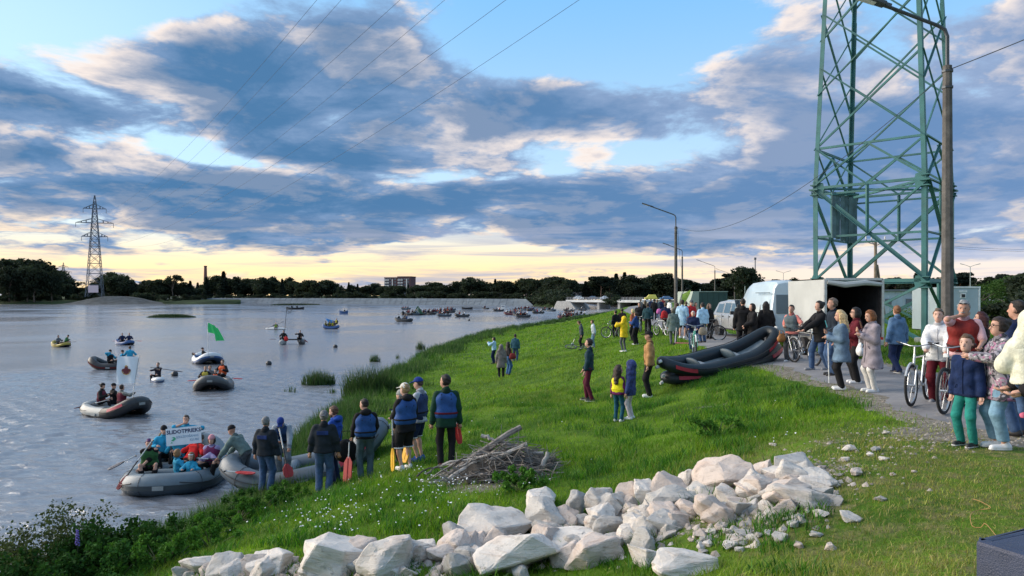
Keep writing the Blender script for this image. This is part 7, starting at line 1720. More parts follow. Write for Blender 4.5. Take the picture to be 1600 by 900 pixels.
fleet = [(631, 502.5, 3, 0), (637, 492.5, 2, 0), (634, 483.6, 3, 1), (645, 492.5, 3, 1), (656, 492, 4, 0), (664, 491, 4, 2), (671, 491.5, 5, 0), (677, 490.5, 5, 1), (686, 489.5, 3, 0), (692, 488.8, 4, 0), (694, 494.4, 4, 1), (702, 488.5, 4, 0), (704, 485, 3, 1), (722, 495, 2, 0), (759, 483, 1, 0), (779, 486.2, 2, 0), (798, 492, 3, 2), (804, 491, 4, 0), (808, 487, 4, 1), (811, 493, 4, 0), (817, 495.8, 5, 0), (819, 484.6, 3, 1), (825, 484, 2, 2), (831, 486, 2, 0), (841, 489.8, 3, 0), (852, 484.6, 1, 0), (861, 486.4, 4, 1), (884, 499, 6, 2), (889, 496.5, 5, 0), (895, 495, 4, 1), (889, 487, 3, 0), (910, 485.2, 1, 0), (911, 495, 2, 0)]
where = ['nearest raft of the far fleet, below the striped tent', 'raft just beyond the nearest of the fleet', 'small raft close to the embankment wall', 'raft beside the striped tent', 'raft under the striped tent', 'reddish raft right of the striped tent', 'crowded dark raft in the thick of the fleet', 'crowded slate raft in the thick of the fleet', 'dark raft after the thick of the fleet', 'dark raft with four riders at the fleet\'s tail', 'slate raft lowest at the fleet\'s tail', 'dark raft at the end of the fleet\'s tail', 'slate raft behind the fleet\'s tail', 'lone dark raft between the two fleets', 'single rider\'s raft near the masted boat', 'dark raft beside the white motor boat',
         'reddish raft at the start of the second fleet', 'dark raft second in the second fleet', 'slate raft behind the second fleet', 'dark raft in the middle of the second fleet', 'long dark raft lowest in the second fleet', 'slate raft high behind the second fleet', 'reddish raft high behind the second fleet', 'dark raft just past the second fleet', 'dark raft alone past the second fleet', 'single rider\'s raft by the overgrown slope', 'slate raft by the overgrown slope', 'reddish raft nearest the grassy point', 'dark raft of the group by the grassy point', 'slate raft of the group by the grassy point', 'dark raft behind the group by the grassy point', 'single rider\'s raft below the bridge', 'dark raft with two riders below the bridge']
for i, ((px, wl, n, k), lb) in enumerate(zip(fleet, where)):
    Y = 5 * F_PX / (wl - HOR); a = random.uniform(-.6, .6) + 1.4; sc = .8 if n < 2 else 1.0
    t = copy_tree(FR[k]); t.location = (X(px, Y), Y, 0); t.rotation_euler = (0, 0, a); t.scale = (sc,) * 3; tag(t, lb, 'raft', 'rafts far out on the river')
    for j in range(n):
        u = (j - (n - 1) / 2) * (2.6 / max(n, 3)); sx = (.45 if j % 2 else -.45)
        o = link('person', FAR[random.randrange(5)]); o.location = (X(px, Y) + u * -math.sin(a) + sx * math.cos(a), Y + u * math.cos(a) + sx * math.sin(a), .42 + random.uniform(0, .25)); o.rotation_euler = (0, 0, a + random.uniform(-1, 1))
        tag(o, 'rider sitting in the ' + lb, 'person', 'riders of the far rafts')
for k in FR.values():
    for c in list(k.children): bpy.data.objects.remove(c)
    bpy.data.objects.remove(k)
o = link('person', FAR[4]); o.location = (X(538.5, 205), 205, .5); tag(o, 'rider in pink in the lone small boat', 'person')
for k, p_ in enumerate((456, 464)): o = link('person', FAR[0]); o.location = (X(p_, 267), 267, .6); tag(o, ['rower nearest the bow of the long dark wooden boat', 'rower nearest the stern of the long dark wooden boat'][k], 'person')
tt = thing('striped_tent', 'pyramid tent with pale stripes riding on a raft in the far fleet', 'tent', W(653, 489, 190)); q = MB(); q.add([(-1.3, -.9, -.2), (1.3, -.9, -.2), (1.3, .9, -.2), (-1.3, .9, -.2), (0, 0, 1.9)], [(0, 1, 4), (1, 2, 4), (2, 3, 4), (3, 0, 4), (3, 2, 1, 0)]); q.build('canopy', cloth((.03, .09, .05), name='dark_green_canvas'), tt)
for k in range(3): MB().bar((-.75 + .55 * k, -.82, .0), (.15 + .05 * k, -.25, 1.35 - .1 * k), .12, .03).build('stripe', whitec, tt)
dfl = thing('dark_pennant', 'dark pennant on a pole at the nearest far raft', 'flag', W(629, 497, 142)); MB().tube([(0, 0, -.8), (0, 0, 1.4)], .03, 5).build('pole', blk, dfl); MB().prism([(-.05, .5), (.3, .7), (.25, 1.3), (-.05, 1.4)], -.02, .02, 'y').build('cloth', blackc, dfl)
for p_, py, lb in [(733, 501, 'small dark buoy before the masted boat'), (524, 543, 'small dark buoy off the catamaran'), (420, 570, 'small dark float off the orange vests'), (273, 587, 'small dark float beyond the lone kayak'), (876, 494, 'small float by the grassy point')]:
    Y = 5 * F_PX / (py - HOR); b = thing('buoy', lb, 'buoy', (X(p_, Y), Y, 0)); MB().ell((0, 0, .1), (.22, .22, .2), 8, 6).build('float', dk_h, b, True)
# two inflatable canoes stacked on the grass
def canoe(loc, eul, label, L=4.5, ra=1.15, rb=.62):
    b = thing('inflatable_canoe', label, 'canoe', loc, 0); b.rotation_euler = eul; n = 40; pts = []
    for k in range(n):
        a = 6.283185 * k / n; c, s_ = math.cos(a), math.sin(a); u = abs(s_) ** .8 * (1 if s_ > 0 else -1); x = .40 * math.copysign(abs(c) ** .62, c); y = L / 2 * u
        z = (ra if y > 0 else rb) * max(0, abs(u) - .30) ** 2.1 / .49 * .55; pts.append(Vector((x, y, z)))
    q = MB(); rs = []
    for v in pts: e = abs(v.y) / (L / 2); rs.append(.188 * (1 - .16 * e ** 3))
    q.tube(pts, rs, 12, closed=True); q.build('tube', teal_h, b, True)
    # seats, floor and end panels
    fl_ = MB(); V = []
    for i in range(13):
        u = (i / 12 * 2 - 1) * .86; z = (ra if u > 0 else rb) * max(0, abs(u) - .30) ** 2.1 / .49 * .55 - .12; w = .36 * (1 - abs(u) ** 4); V += [(-w, u * L / 2, z), (w, u * L / 2, z), (w, u * L / 2, z + .05), (-w, u * L / 2, z + .05)]
    fl_.add(V, [(4 * i + k, 4 * i + (k + 1) % 4, 4 * i + 4 + (k + 1) % 4, 4 * i + 4 + k) for i in range(12) for k in range(4)]); fl_.build('floor', mat('canoe_floor', (.20, .23, .24), .5), b, True)
    for y in (-.9, .55): MB().ell((0, y, .02), (.33, .24, .06), 12, 8).build('seat', mat('canoe_seat', (.26, .29, .30), .4), b, True); MB().ell((0, y - .24, .12), (.30, .05, .13), 12, 8).build('seat_back', mat('canoe_seat_dark', (.05, .08, .10), .5), b, True)
    for s in (-1, 1):
        for yy in (1, -1):
            m = MB(); V = []; idx = [(i if s > 0 else (n // 2 - i) % n) * yy % n for i in ([4, 5, 6, 7, 8])]
            for i in idx:
                o = Vector((pts[i].x, pts[i].y * .25, 0)).normalized(); o = Vector((s, .25 * yy, 0)).normalized()
                for a in (.0, .55): V.append(pts[i] + (o * math.cos(a) + Vector((0, 0, 1)) * math.sin(a)) * (rs[i] + .004))
                for a in (.55, .0): V.append(pts[i] + (o * math.cos(a) + Vector((0, 0, 1)) * math.sin(a)) * (rs[i] + .016))
            m.add(V, [(4 * j + k, 4 * j + (k + 1) % 4, 4 * j + 4 + (k + 1) % 4, 4 * j + 4 + k) for j in range(4) for k in range(4)]); m.build('red_panel', red_h, b, True)
        pr = [pts[(i if s > 0 else n // 2 - i) % n] + Vector((s * .20, 0, .12)) for i in range(-5, 6)]; MB().tube(pr, .012, 5).build('grab_line', blk, b)
    for yy in (1, -1):
        i = n // 4 if yy > 0 else 3 * n // 4; MB().tube([pts[i] + Vector((0, .16 * yy, .10)), pts[i] + Vector((0, .25 * yy, .08))], [.05, .035], 8).build('valve', wh_h, b); MB().tube([pts[i] + Vector((-.1, .14 * yy, -.10)), pts[i] + Vector((-.1, .23 * yy, -.12))], [.05, .035], 8).build('valve', wh_h, b)
    return b
cA = Vector((4.42, 20.1, Hf(4.42, 20.1))); cB = Vector((7.75, 22.3, Hf(7.75, 22.3))); dv = cB - cA; mid_ = (cA + cB) / 2; rz_ = math.atan2(dv.y, dv.x) - math.pi / 2; pit = math.atan2(dv.z, Vector((dv.x, dv.y)).length)
canoe(mid_ + Vector((.05, .05, .16)), (pit, R(2), rz_), 'dark inflatable canoe lying underneath, on the grass', ra=.36, rb=.16)
canoe(mid_ + Vector((-.12, -.10, .38)), (pit + R(1), R(14), rz_ + R(2)), 'dark red-striped inflatable canoe lying on top of another', ra=.86, rb=.62)
# ------------------------------------------------------------------ limestone rubble
def hit(px, py, y0=5.0, y1=60.0):
    """first ground point seen in a photograph pixel"""
    Y = np.arange(y0, y1, .02); X_ = (px - 800) / F_PX * Y; Z = CAMZ - (py - HOR) / F_PX * Y
    d = Z - H(X_, Y); k = np.argmax(d < 0); return Vector((X_[k], Y[k], float(H(X_[k:k + 1], Y[k:k + 1])[0])))
def stone_mat(name, a, b, warm):
    m = bpy.data.materials.new(name); m.use_nodes = True; T = NT(m.node_tree); v = T.n('ShaderNodeTexCoord').outputs['Object']; oi = T.n('ShaderNodeObjectInfo').outputs['Random']
    vv = T.n('ShaderNodeVectorMath', {0: v, 1: T.n('ShaderNodeCombineXYZ', {0: T.m('MULTIPLY', oi, 31.0), 1: T.m('MULTIPLY', oi, 17.0)}).outputs[0]}, operation='ADD').outputs[0]
    n1 = T.noise(vv, 1.6, 6, .6, .5).outputs[0]; n2 = T.noise(vv, 7, 6, .68, .3).outputs[0]; n3 = T.noise(vv, 34, 4, .7).outputs[0]
    lay = T.noise(T.n('ShaderNodeMapping', {'Vector': vv, 'Scale': (1.0, 1.0, 7.0), 'Rotation': (.3, .2, 0)}).outputs[0], 2.4, 5, .6, .4).outputs[0]
    c = T.mix(T.ss(n1, .3, .7), a, b); c = T.mix(T.m('MULTIPLY', T.ss(n1, .52, .70), .6), c, warm); c = T.mix(T.m('MULTIPLY', T.ss(n2, .53, .70), .75), c, tuple(q * .62 for q in a)); c = T.mix(T.m('MULTIPLY', T.ss(lay, .56, .62), .35), c, tuple(q * .7 for q in warm)); c = T.mix(T.m('MULTIPLY', T.ss(n3, .6, .72), .30), c, (.20, .19, .19))
    hh = T.m('ADD', T.m('MULTIPLY', oi, .34), .80); c = T.mix(1.0, c, T.n('ShaderNodeCombineColor', {0: hh, 1: hh, 2: hh}).outputs[0], 'MULTIPLY')
    bp = T.n('ShaderNodeBump', {'Strength': .75, 'Distance': .03, 'Height': T.m('ADD', T.m('MULTIPLY', n2, .7), T.m('ADD', T.m('MULTIPLY', n3, .35), T.m('MULTIPLY', lay, .7)))})
    p = T.n('ShaderNodeBsdfPrincipled', {'Base Color': c, 'Roughness': .9, 'Specular IOR Level': .2, 'Normal': bp.outputs[0]}); T.n('ShaderNodeOutputMaterial', {0: p.outputs[0]}); return m
st_w = stone_mat('white_limestone', (.54, .50, .455), (.70, .655, .605), (.56, .45, .37)); st_p = stone_mat('pinkish_limestone', (.50, .43, .38), (.64, .555, .495), (.50, .365, .285)); st_g = stone_mat('grey_limestone', (.38, .37, .355), (.53, .51, .48), (.42, .38, .33))
def rock_mesh(seed, m, pts=15, sub=3, rough=.042, ang=.82):
    rr = random.Random(seed); bm = bmesh.new()
    for k in range(pts):
        v = Vector((rr.gauss(0, 1), rr.gauss(0, 1), rr.gauss(0, 1))).normalized(); v = Vector([math.copysign(abs(q) ** ang, q) for q in v]); bm.verts.new(v * rr.uniform(.40, .56))
    r = bmesh.ops.convex_hull(bm, input=bm.verts); bmesh.ops.delete(bm, geom=list({g for g in r['geom_interior'] if isinstance(g, bmesh.types.BMVert)}), context='VERTS')
    bmesh.ops.dissolve_limit(bm, angle_limit=.30, verts=bm.verts, edges=bm.edges)
    bmesh.ops.bevel(bm, geom=list(bm.edges), offset=.022, segments=1, affect='EDGES', clamp_overlap=True)
    bmesh.ops.triangulate(bm, faces=bm.faces)
    for _ in range(sub):
        es = [e for e in bm.edges if e.calc_length() > .10]
        if es: bmesh.ops.subdivide_edges(bm, edges=es, cuts=1, use_grid_fill=False); bmesh.ops.triangulate(bm, faces=bm.faces)
    o = Vector((seed * 3.7, seed * 1.3, 0))
    for v in bm.verts: v.co += v.co.normalized() * (mnoise.fractal(v.co * 3.2 + o, .9, 2.0, 5) * rough + mnoise.cell(v.co * 4 + o) * rough * .25)
    me = bpy.data.meshes.new('rock'); bm.to_mesh(me); bm.free(); me.materials.append(m); me.polygons.foreach_set('use_smooth', [True] * len(me.polygons)); me.set_sharp_from_angle(angle=R(19)); return me
ROCKS = [rock_mesh(s, [st_w, st_p, st_g, st_w, st_p][s % 5], 13 + s % 9, 3) for s in range(18)]
def rock(p, dims, rot, label, group=None, me=None, sink=.22):
    o = link('rock', me or random.choice(ROCKS)); o.scale = dims; o.rotation_euler = rot; o.location = p + Vector((0, 0, dims[2] * (.5 - sink))); return tag(o, label, 'rock', group)
# (column, row of the foot, width and height in the photograph, tint, label)
BIG = [(308, 897, 58, 34, 'w', 'pointed white rock at the very end of the rubble by the shrubs'), (352, 900, 44, 26, 'w', 'flat small white rock next to the pointed end rock'), (418, 897, 86, 44, 'w', 'low white slab before the largest slanting rock'), (395, 905, 60, 34, 'p', 'rounded pale rock in the lowest row by the white slab'),
       (512, 900, 138, 60, 'w', 'large white rock with a long slanting top face at the river end'), (560, 880, 52, 56, 'p', 'pinkish upright rock leaning on the large slanting rock'), (612, 898, 100, 66, 'w', 'broad white boulder between the slanting rock and the long block'), (652, 866, 62, 40, 'w', 'pale boulder above the broad white one'), (696, 878, 54, 40, 'p', 'pinkish boulder under the long pale block'), (768, 850, 124, 62, 'w', 'long pale block with sloping left shoulder in the middle of the rubble'),
       (735, 888, 56, 50, 'g', 'grey boulder in the gap before the long pale block'), (810, 898, 134, 72, 'w', 'biggest squared white block lowest in the middle'), (850, 796, 66, 38, 'w', 'white rock at the upper edge nearest the brush pile'), (852, 830, 78, 56, 'g', 'grey pitted rock below the upper white rock'), (907, 806, 52, 50, 'g', 'grey-blue split rock leaning beside the bright tilted slab'), (938, 806, 54, 58, 'w', 'bright tilted slab standing on its edge'), (985, 800, 52, 62, 'p', 'tall pinkish pointed rock of the standing pair'), (1012, 796, 44, 64, 'w', 'white pointed rock behind the tall pinkish one'),
       (890, 858, 100, 36, 'w', 'long flat white slab in the centre of the rubble'), (930, 882, 90, 50, 'p', 'pale rock below the long flat slab'), (955, 838, 48, 36, 'g', 'small grey rock beside the dark hollow'), (985, 848, 44, 40, 'w', 'squarish white rock right of the dark hollow'), (1044, 832, 66, 40, 'g', 'blue-grey flat-faced rock at the middle right'), (1005, 862, 44, 44, 'g', 'grey ribbed rock in front of the squarish white rock'), (1010, 880, 56, 32, 'w', 'low white rock at the grassy edge'), (1040, 776, 40, 40, 'p', 'small pink pyramid rock before the white pair'), (1078, 768, 38, 44, 'w', 'small upright white rock left of the big cream block'),
       (1142, 766, 104, 66, 'p', 'big cream block with flat top, largest at the path end'), (1195, 740, 46, 30, 'p', 'small block behind the big cream block'), (1243, 742, 76, 40, 'g', 'rough grey rock highest at the path end'), (1222, 756, 76, 34, 'w', 'pale rock below the rough grey one'), (1190, 776, 66, 40, 'p', 'pink wedge in front of the big cream block'), (1250, 792, 92, 40, 'w', 'flat white slab lying at the path end'), (1275, 768, 60, 30, 'w', 'thin pale rock behind the flat white slab'), (1098, 790, 48, 36, 'w', 'white cube-like rock below the big cream block'), (1135, 786, 48, 34, 'w', 'small white rock at the foot of the big cream block'), (1132, 800, 36, 22, 'w', 'flat white stone on the gravel'), (1078, 808, 46, 34, 'p', 'brownish pink rock above the gravel'), (1112, 812, 44, 26, 'g', 'small grey rock above the gravel'),
       (1076, 908, 112, 44, 'w', 'broad white rock alone at the lower edge, in the grass'), (1215, 806, 40, 22, 'w', 'loose white stone on the gravel by the flat slab'), (1300, 790, 36, 22, 'g', 'grey stone at the edge of the worn grass'), (1330, 870 - 55, 36, 18, 'g', 'small grey stone in the worn grass'), (1175, 800, 40, 22, 'g', 'grey stone in front of the pink wedge'), (1165, 762, 40, 44, 'p', 'brown-shaded block against the big cream block'), (1240, 772, 48, 28, 'p', 'pinkish flat rock between the pale rock and the slab')]
for i, (px, py, w, h, k, lb) in enumerate(BIG):
    g = hit(px, min(py, 899)); s = g.y / F_PX; W_, H_ = w * s * 1.10, h * s * 1.16
    rock(g + Vector((0, W_ * .18, -.02)), (W_ * 1.05, W_ * random.uniform(.75, .95), H_), (random.uniform(-.22, .22), random.uniform(-.22, .22), random.uniform(0, 6.28)), lb, None, rock_mesh(100 + i * 3, {'w': st_w, 'p': st_p, 'g': st_g}[k], 14 + i % 7, 4 if w > 80 else 3, .040, .74), .26)
# smaller pieces of the same rubble
ridge = [(300, 900), (420, 896), (520, 890), (620, 884), (720, 868), (800, 858), (880, 838), (950, 818), (1020, 806), (1090, 790), (1160, 778), (1230, 768), (1290, 762)]
nsm = {'w': ('white limestone chunk in the rubble', 0), 'p': 0}
import re
def near_big(px, py):
    b = min(BIG, key=lambda q: (q[0] - px) ** 2 + ((q[1] - py) * 1.5) ** 2); return re.split(r" (?:in|at|by|with|next|nearest|before|below|behind|above|leaning|standing|lowest|highest|lying|between|right|left|under|over|beside|alone|against|of)\b", b[5])[0].split(',')[0]
GR = 'limestone chunks of the rubble'
for k in range(185):
    u = random.random() * (len(ridge) - 1); i = int(u); f_ = u - i; px = ridge[i][0] + (ridge[i + 1][0] - ridge[i][0]) * f_ + random.gauss(0, 14); py = ridge[i][1] + (ridge[i + 1][1] - ridge[i][1]) * f_ + abs(random.gauss(0, 26)) - 12
    g = hit(px, min(py, 905)); d = random.choice([.14, .18, .22, .28, .34, .42]) * random.uniform(.8, 1.2)
    me = random.choice(ROCKS); lb = {st_w.name: 'white', st_p.name: 'pinkish', st_g.name: 'grey'}[me.materials[0].name] + (' small' if d < .2 else ' fair-sized') + ' limestone chunk beside the ' + near_big(px, py)
    rock(g + Vector((0, .1, -.02)), (d * random.uniform(.9, 1.5), d * random.uniform(.8, 1.3), d * random.uniform(.6, 1.0)), (random.uniform(-.5, .5), random.uniform(-.5, .5), random.uniform(0, 6.28)), lb, GR, me)
for k in range(62):
    px, py = random.choice([(1150, 822), (1080, 835), (1230, 812), (1310, 745), (1190, 845), (1340, 700), (1120, 860), (1060, 880), (1255, 735)]); px += random.gauss(0, 38); py += random.gauss(0, 13)
    g = hit(px, min(py, 905)); d = random.uniform(.06, .17); me = random.choice(ROCKS)
    rock(g, (d * random.uniform(.9, 1.6), d, d * .6), (0, 0, random.uniform(0, 6.28)), {st_w.name: 'small white stone loose on the worn ground', st_p.name: 'small pinkish stone loose on the worn ground', st_g.name: 'small grey stone loose on the worn ground'}[me.materials[0].name], 'loose stones on the worn ground', me)
# gravel, past counting: one mesh
def gravel():
    n = 6500; px = np.concatenate([rng.normal(1150, 90, n // 2), rng.normal(5.6, 1.1, n // 2)]); V = []; Fs = []
    base = np.array([(-.5, -.4, 0), (.5, -.5, 0), (.45, .5, .05), (-.4, .45, 0), (-.2, -.1, .5), (.25, .1, .42)]); tri = [(0, 1, 5), (0, 5, 4), (1, 2, 5), (2, 3, 4), (2, 4, 5), (3, 0, 4)]
    P_ = np.zeros((n, 2)); h_ = n // 2
    P_[:h_, 0] = rng.normal(2.9, .9, h_); P_[:h_, 1] = 8.6 + rng.normal(0, .55, h_) + .25 * (P_[:h_, 0] - 2.9)
    P_[h_:, 0] = rng.normal(5.2, 1.0, n - h_); P_[h_:, 1] = rng.normal(10.6, 1.5, n - h_)
    keep = rng.random(n) < bare_amount(P_[:, 0], P_[:, 1]) * np.where(P_[:, 1] > 9.8, .45, 1.0); P_ = P_[keep]; n = len(P_)
    z = H(P_[:, 0], P_[:, 1]); a = rng.random(n) * 6.28; s = .012 + .045 * rng.random(n) ** 3
    c, q = np.cos(a), np.sin(a); V = np.zeros((n, 6, 3))
    for i, b in enumerate(base): V[:, i, 0] = P_[:, 0] + s * (b[0] * c - b[1] * q) * 1.3; V[:, i, 1] = P_[:, 1] + s * (b[0] * q + b[1] * c); V[:, i, 2] = z + s * (b[2] * 1.2 - .08)
    Fs = (np.arange(n)[:, None, None] * 6 + np.array(tri)[None]).reshape(-1, 3)
    t = np.repeat(.45 + .6 * rng.random(n), 6); col = np.stack([t, t * .97, t * .94], 1)
    m = mat('gravel_stone', (.46, .415, .36), .9, var=.1, scale=30, tint=True)
    tag(link('gravel', mesh_np('gravel', V.reshape(-1, 3), Fs, m, False, colors=col)), 'small broken limestone gravel on the worn ground', kind='stuff')
gravel()
def rubble():
    n = 1500; V = []; u = rng.random(n) * (len(ridge) - 1.001); i = u.astype(int); f_ = u - i; R_ = np.array(ridge, float)
    qx = R_[i, 0] + (R_[i + 1, 0] - R_[i, 0]) * f_ + rng.normal(0, 22, n); qy = np.minimum(R_[i, 1] + (R_[i + 1, 1] - R_[i, 1]) * f_ + np.abs(rng.normal(0, 30, n)) - 16, 905); P_ = np.array([tuple(hit(a, b)) for a, b in zip(qx, qy)])
    s = .035 + .09 * rng.random(n) ** 2.2; a = rng.random(n) * 6.28; base = np.array([(-.5, -.4, -.1), (.5, -.5, -.1), (.45, .5, -.05), (-.4, .45, -.1), (-.2, -.1, .5), (.25, .1, .42)]); tri = [(0, 1, 5), (0, 5, 4), (1, 2, 5), (2, 3, 4), (2, 4, 5), (3, 0, 4)]
    B = base[None] * (1 + .5 * rng.normal(size=(n, 6, 3)) * .5) * s[:, None, None]; c, q = np.cos(a)[:, None], np.sin(a)[:, None]
    V = np.stack([P_[:, :1] + B[..., 0] * c - B[..., 1] * q, P_[:, 1:2] + B[..., 0] * q + B[..., 1] * c, P_[:, 2:] + B[..., 2]], -1); t = np.repeat(.55 + .55 * rng.random(n), 6)
    tag(link('rubble', mesh_np('rubble', V.reshape(-1, 3), (np.arange(n)[:, None, None] * 6 + np.array(tri)[None]).reshape(-1, 3), mat('rubble_stone', (.52, .475, .435), .9, var=.2, scale=12, tint=True), False, colors=np.stack([t, t * .96, t * .92], 1))), 'fist-sized limestone rubble filling the gaps between the rocks', kind='stuff')
rubble()
# ------------------------------------------------------------------ heap of driftwood and branches
drift = [mat('driftwood_pale', (.33, .31, .29), .9, var=.35, scale=6, bump=.5, bscale=50), mat('driftwood_grey', (.20, .18, .165), .9, var=.35, scale=6, bump=.5, bscale=50), mat('driftwood_dark', (.085, .072, .062), .9, var=.35, scale=6, bump=.5, bscale=50)]
HP = hit(785, 752); HY = HP.y + .45
def branch(a, b, r0, r1, m, label, bend=.06, fork=0, group='branches of the driftwood heap'):
    a, b = Vector(a), Vector(b); d = b - a; q = MB(); n = 7; sd_ = Vector((random.gauss(0, 1), random.gauss(0, 1), random.gauss(0, 1))) * bend * d.length
    pts = [a + d * (i / n) + sd_ * math.sin(3.14 * i / n) + Vector((random.gauss(0, .01), random.gauss(0, .01), random.gauss(0, .01))) for i in range(n + 1)]
    q.tube(pts, [r0 + (r1 - r0) * i / n for i in range(n + 1)], 7)
    for k in range(fork):
        i = random.randint(2, n - 1); w = (d.normalized() + Vector((random.gauss(0, .6), random.gauss(0, .6), random.gauss(0, .6)))).normalized() * d.length * random.uniform(.15, .35); q.tube([pts[i], pts[i] + w * .5, pts[i] + w + Vector((0, 0, .03))], [r1 * .8, r1 * .6, r1 * .3], 5)
    o = q.build('branch' if r0 < .06 else 'log', m, None, True); return tag(o, label, 'branch' if r0 < .06 else 'log', group)
def hp(px, py, dy=0.0): return W(px, py, HY + dy)
branch(hp(694, 752, -.1), hp(812, 668, .2), .075, .05, drift[1], 'thick dark log slanting up highest over the driftwood heap', .02, 1, None)
branch(hp(740, 735, -.35), hp(822, 694, -.2), .05, .035, drift[0], 'second thick pale log parallel below the highest one', .02, 1, None)
branch(hp(840, 756, -.45), hp(858, 706, -.35), .05, .04, drift[0], 'short mottled log standing at the path end of the heap', .02, 0, None)
branch(hp(752, 680, .5), hp(775, 690, .4), .035, .03, drift[0], 'short pale stump-like stick behind the highest log', .02, 0, None)
branch(hp(780, 690, .2), hp(848, 710, .1), .045, .03, drift[0], 'pale log along the crest of the heap', .06, 2, None); branch(hp(690, 758, -.45), hp(745, 722, -.3), .05, .03, drift[0], 'pale split log at the river end of the heap', .04, 1, None)
for k in range(46):
    a = random.uniform(-1, 1); px = 780 + 82 * a; top = 694 + 30 * abs(a) ** 1.6
    p0 = hp(px - random.uniform(20, 55), random.uniform(top + 22, 758), random.uniform(-.5, .5)); p1 = hp(px + random.uniform(8, 44), random.uniform(top, top + 34), random.uniform(-.5, .4))
    if random.random() < .3: p1 = hp(px + random.uniform(-15, 25), top + random.uniform(-6, 10), random.uniform(-.3, .4))
    m = random.choice(drift); branch(p0, p1, random.uniform(.012, .032), .008, m, {'driftwood_pale': 'bleached branch tangled in the driftwood heap', 'driftwood_grey': 'grey branch tangled in the driftwood heap', 'driftwood_dark': 'dark branch tangled in the driftwood heap'}[m.name], .10, random.randint(0, 2))
def twigs():
    q = MB()
    for k in range(900):
        a = random.uniform(-1, 1); b = random.uniform(-1, 1); zt = (1 - a * a) * (1 - b * b) * .62
        p = Vector((HP.x + a * .92, HY + b * .75, Hf(HP.x + a * .92, HY + b * .75) + random.uniform(.0, 1) * zt)); d = Vector((random.gauss(0, 1), random.gauss(0, .7), random.gauss(0, .35))).normalized() * random.uniform(.12, .38)
        q.tube([p - d, p + Vector((random.gauss(0, .03), 0, random.gauss(0, .03))), p + d], [.009, .008, .004], 3, cap=False)
    tag(link('twigs', q.mesh('twigs', drift[1], False, fix=False)), 'tangle of thin twigs filling the driftwood heap', kind='stuff')
    F = Field((HP.x - 1.1, HY - .9, HP.z - .3), (HP.x + 1.1, HY + .9, HP.z + .6), .06); F.ell((HP.x, HY, HP.z), (.85, .62, .42)); F.folds(.05, 14, 1); tag(link('debris', mesh_np('debris', *F.surface(), mat('rotten_debris', (.05, .043, .036), .95, var=.5, scale=10, bump=.8, bscale=40), True)), 'dark rotten debris under the driftwood heap', kind='stuff')
twigs()
# ------------------------------------------------------------------ black case at the lower edge, and the orange cord
bx = thing('equipment_case', 'dark blue-black loudspeaker case standing in the grass at the lower edge', 'case', (1.99, 2.62, 3.30), R(24))
cm = mat('case_vinyl', (.035, .045, .085), .45, var=.15, scale=12, bump=.3, bscale=150)
m = MB(); w, d, h, t = .22, .20, .80, .03
m.box((-w + t / 2, 0, h / 2), (t, 2 * d, h)); m.box((w - t / 2, 0, h / 2), (t, 2 * d, h)); m.box((0, d - t / 2, h / 2), (2 * w - 2 * t, t, h)); m.box((0, 0, t / 2), (2 * w - 2 * t, 2 * d - .07, t)); m.box((0, -.012, h - t / 2), (2 * w - 2 * t, 2 * d - .03, t)); m.build('shell', cm, bx, False, .014)
MB().box((0, -d + .05, h / 2), (2 * w - .07, .015, h - .08)).build('grille', blk, bx)
for s in (-1, 1): MB().box((s * (w - .02), -d + .01, h / 2), (.045, .02, h)).build('edge_trim', mat('case_edge', (.12, .17, .22), .3, .4), bx, False, .008)
for z in (.2, .55): MB().tube([(0, -d + .04, z), (0, -d + .03, z)], .12, 20).build('loudspeaker_cone', mat('speaker_cone', (.09, .045, .02), .6), bx)
pts = []
for px, py in [(1520, 786), (1533, 792), (1548, 806), (1530, 806), (1517, 815), (1519, 826), (1532, 830), (1540, 832), (1556, 842), (1575, 860), (1600, 880)]: p = hit(px, py, 3.0); pts.append(p + Vector((0, 0, .05 + .03 * math.sin(px))))
def spline(p, k=6):
    q = [p[0]] + p + [p[-1]]; out = []
    for i in range(1, len(q) - 2):
        for j in range(k): u = j / k; out.append(.5 * (2 * q[i] + (q[i + 1] - q[i - 1]) * u + (2 * q[i - 1] - 5 * q[i] + 4 * q[i + 1] - q[i + 2]) * u * u + (3 * q[i] - q[i - 1] - 3 * q[i + 1] + q[i + 2]) * u ** 3))
    return out + [p[-1]]
pts = spline(pts)
tag(MB().tube(pts, .003, 5).build('cord', mat('orange_cord', (.38, .21, .08), .6), None, True), 'orange cord curling through the grass by the black case', 'cord')
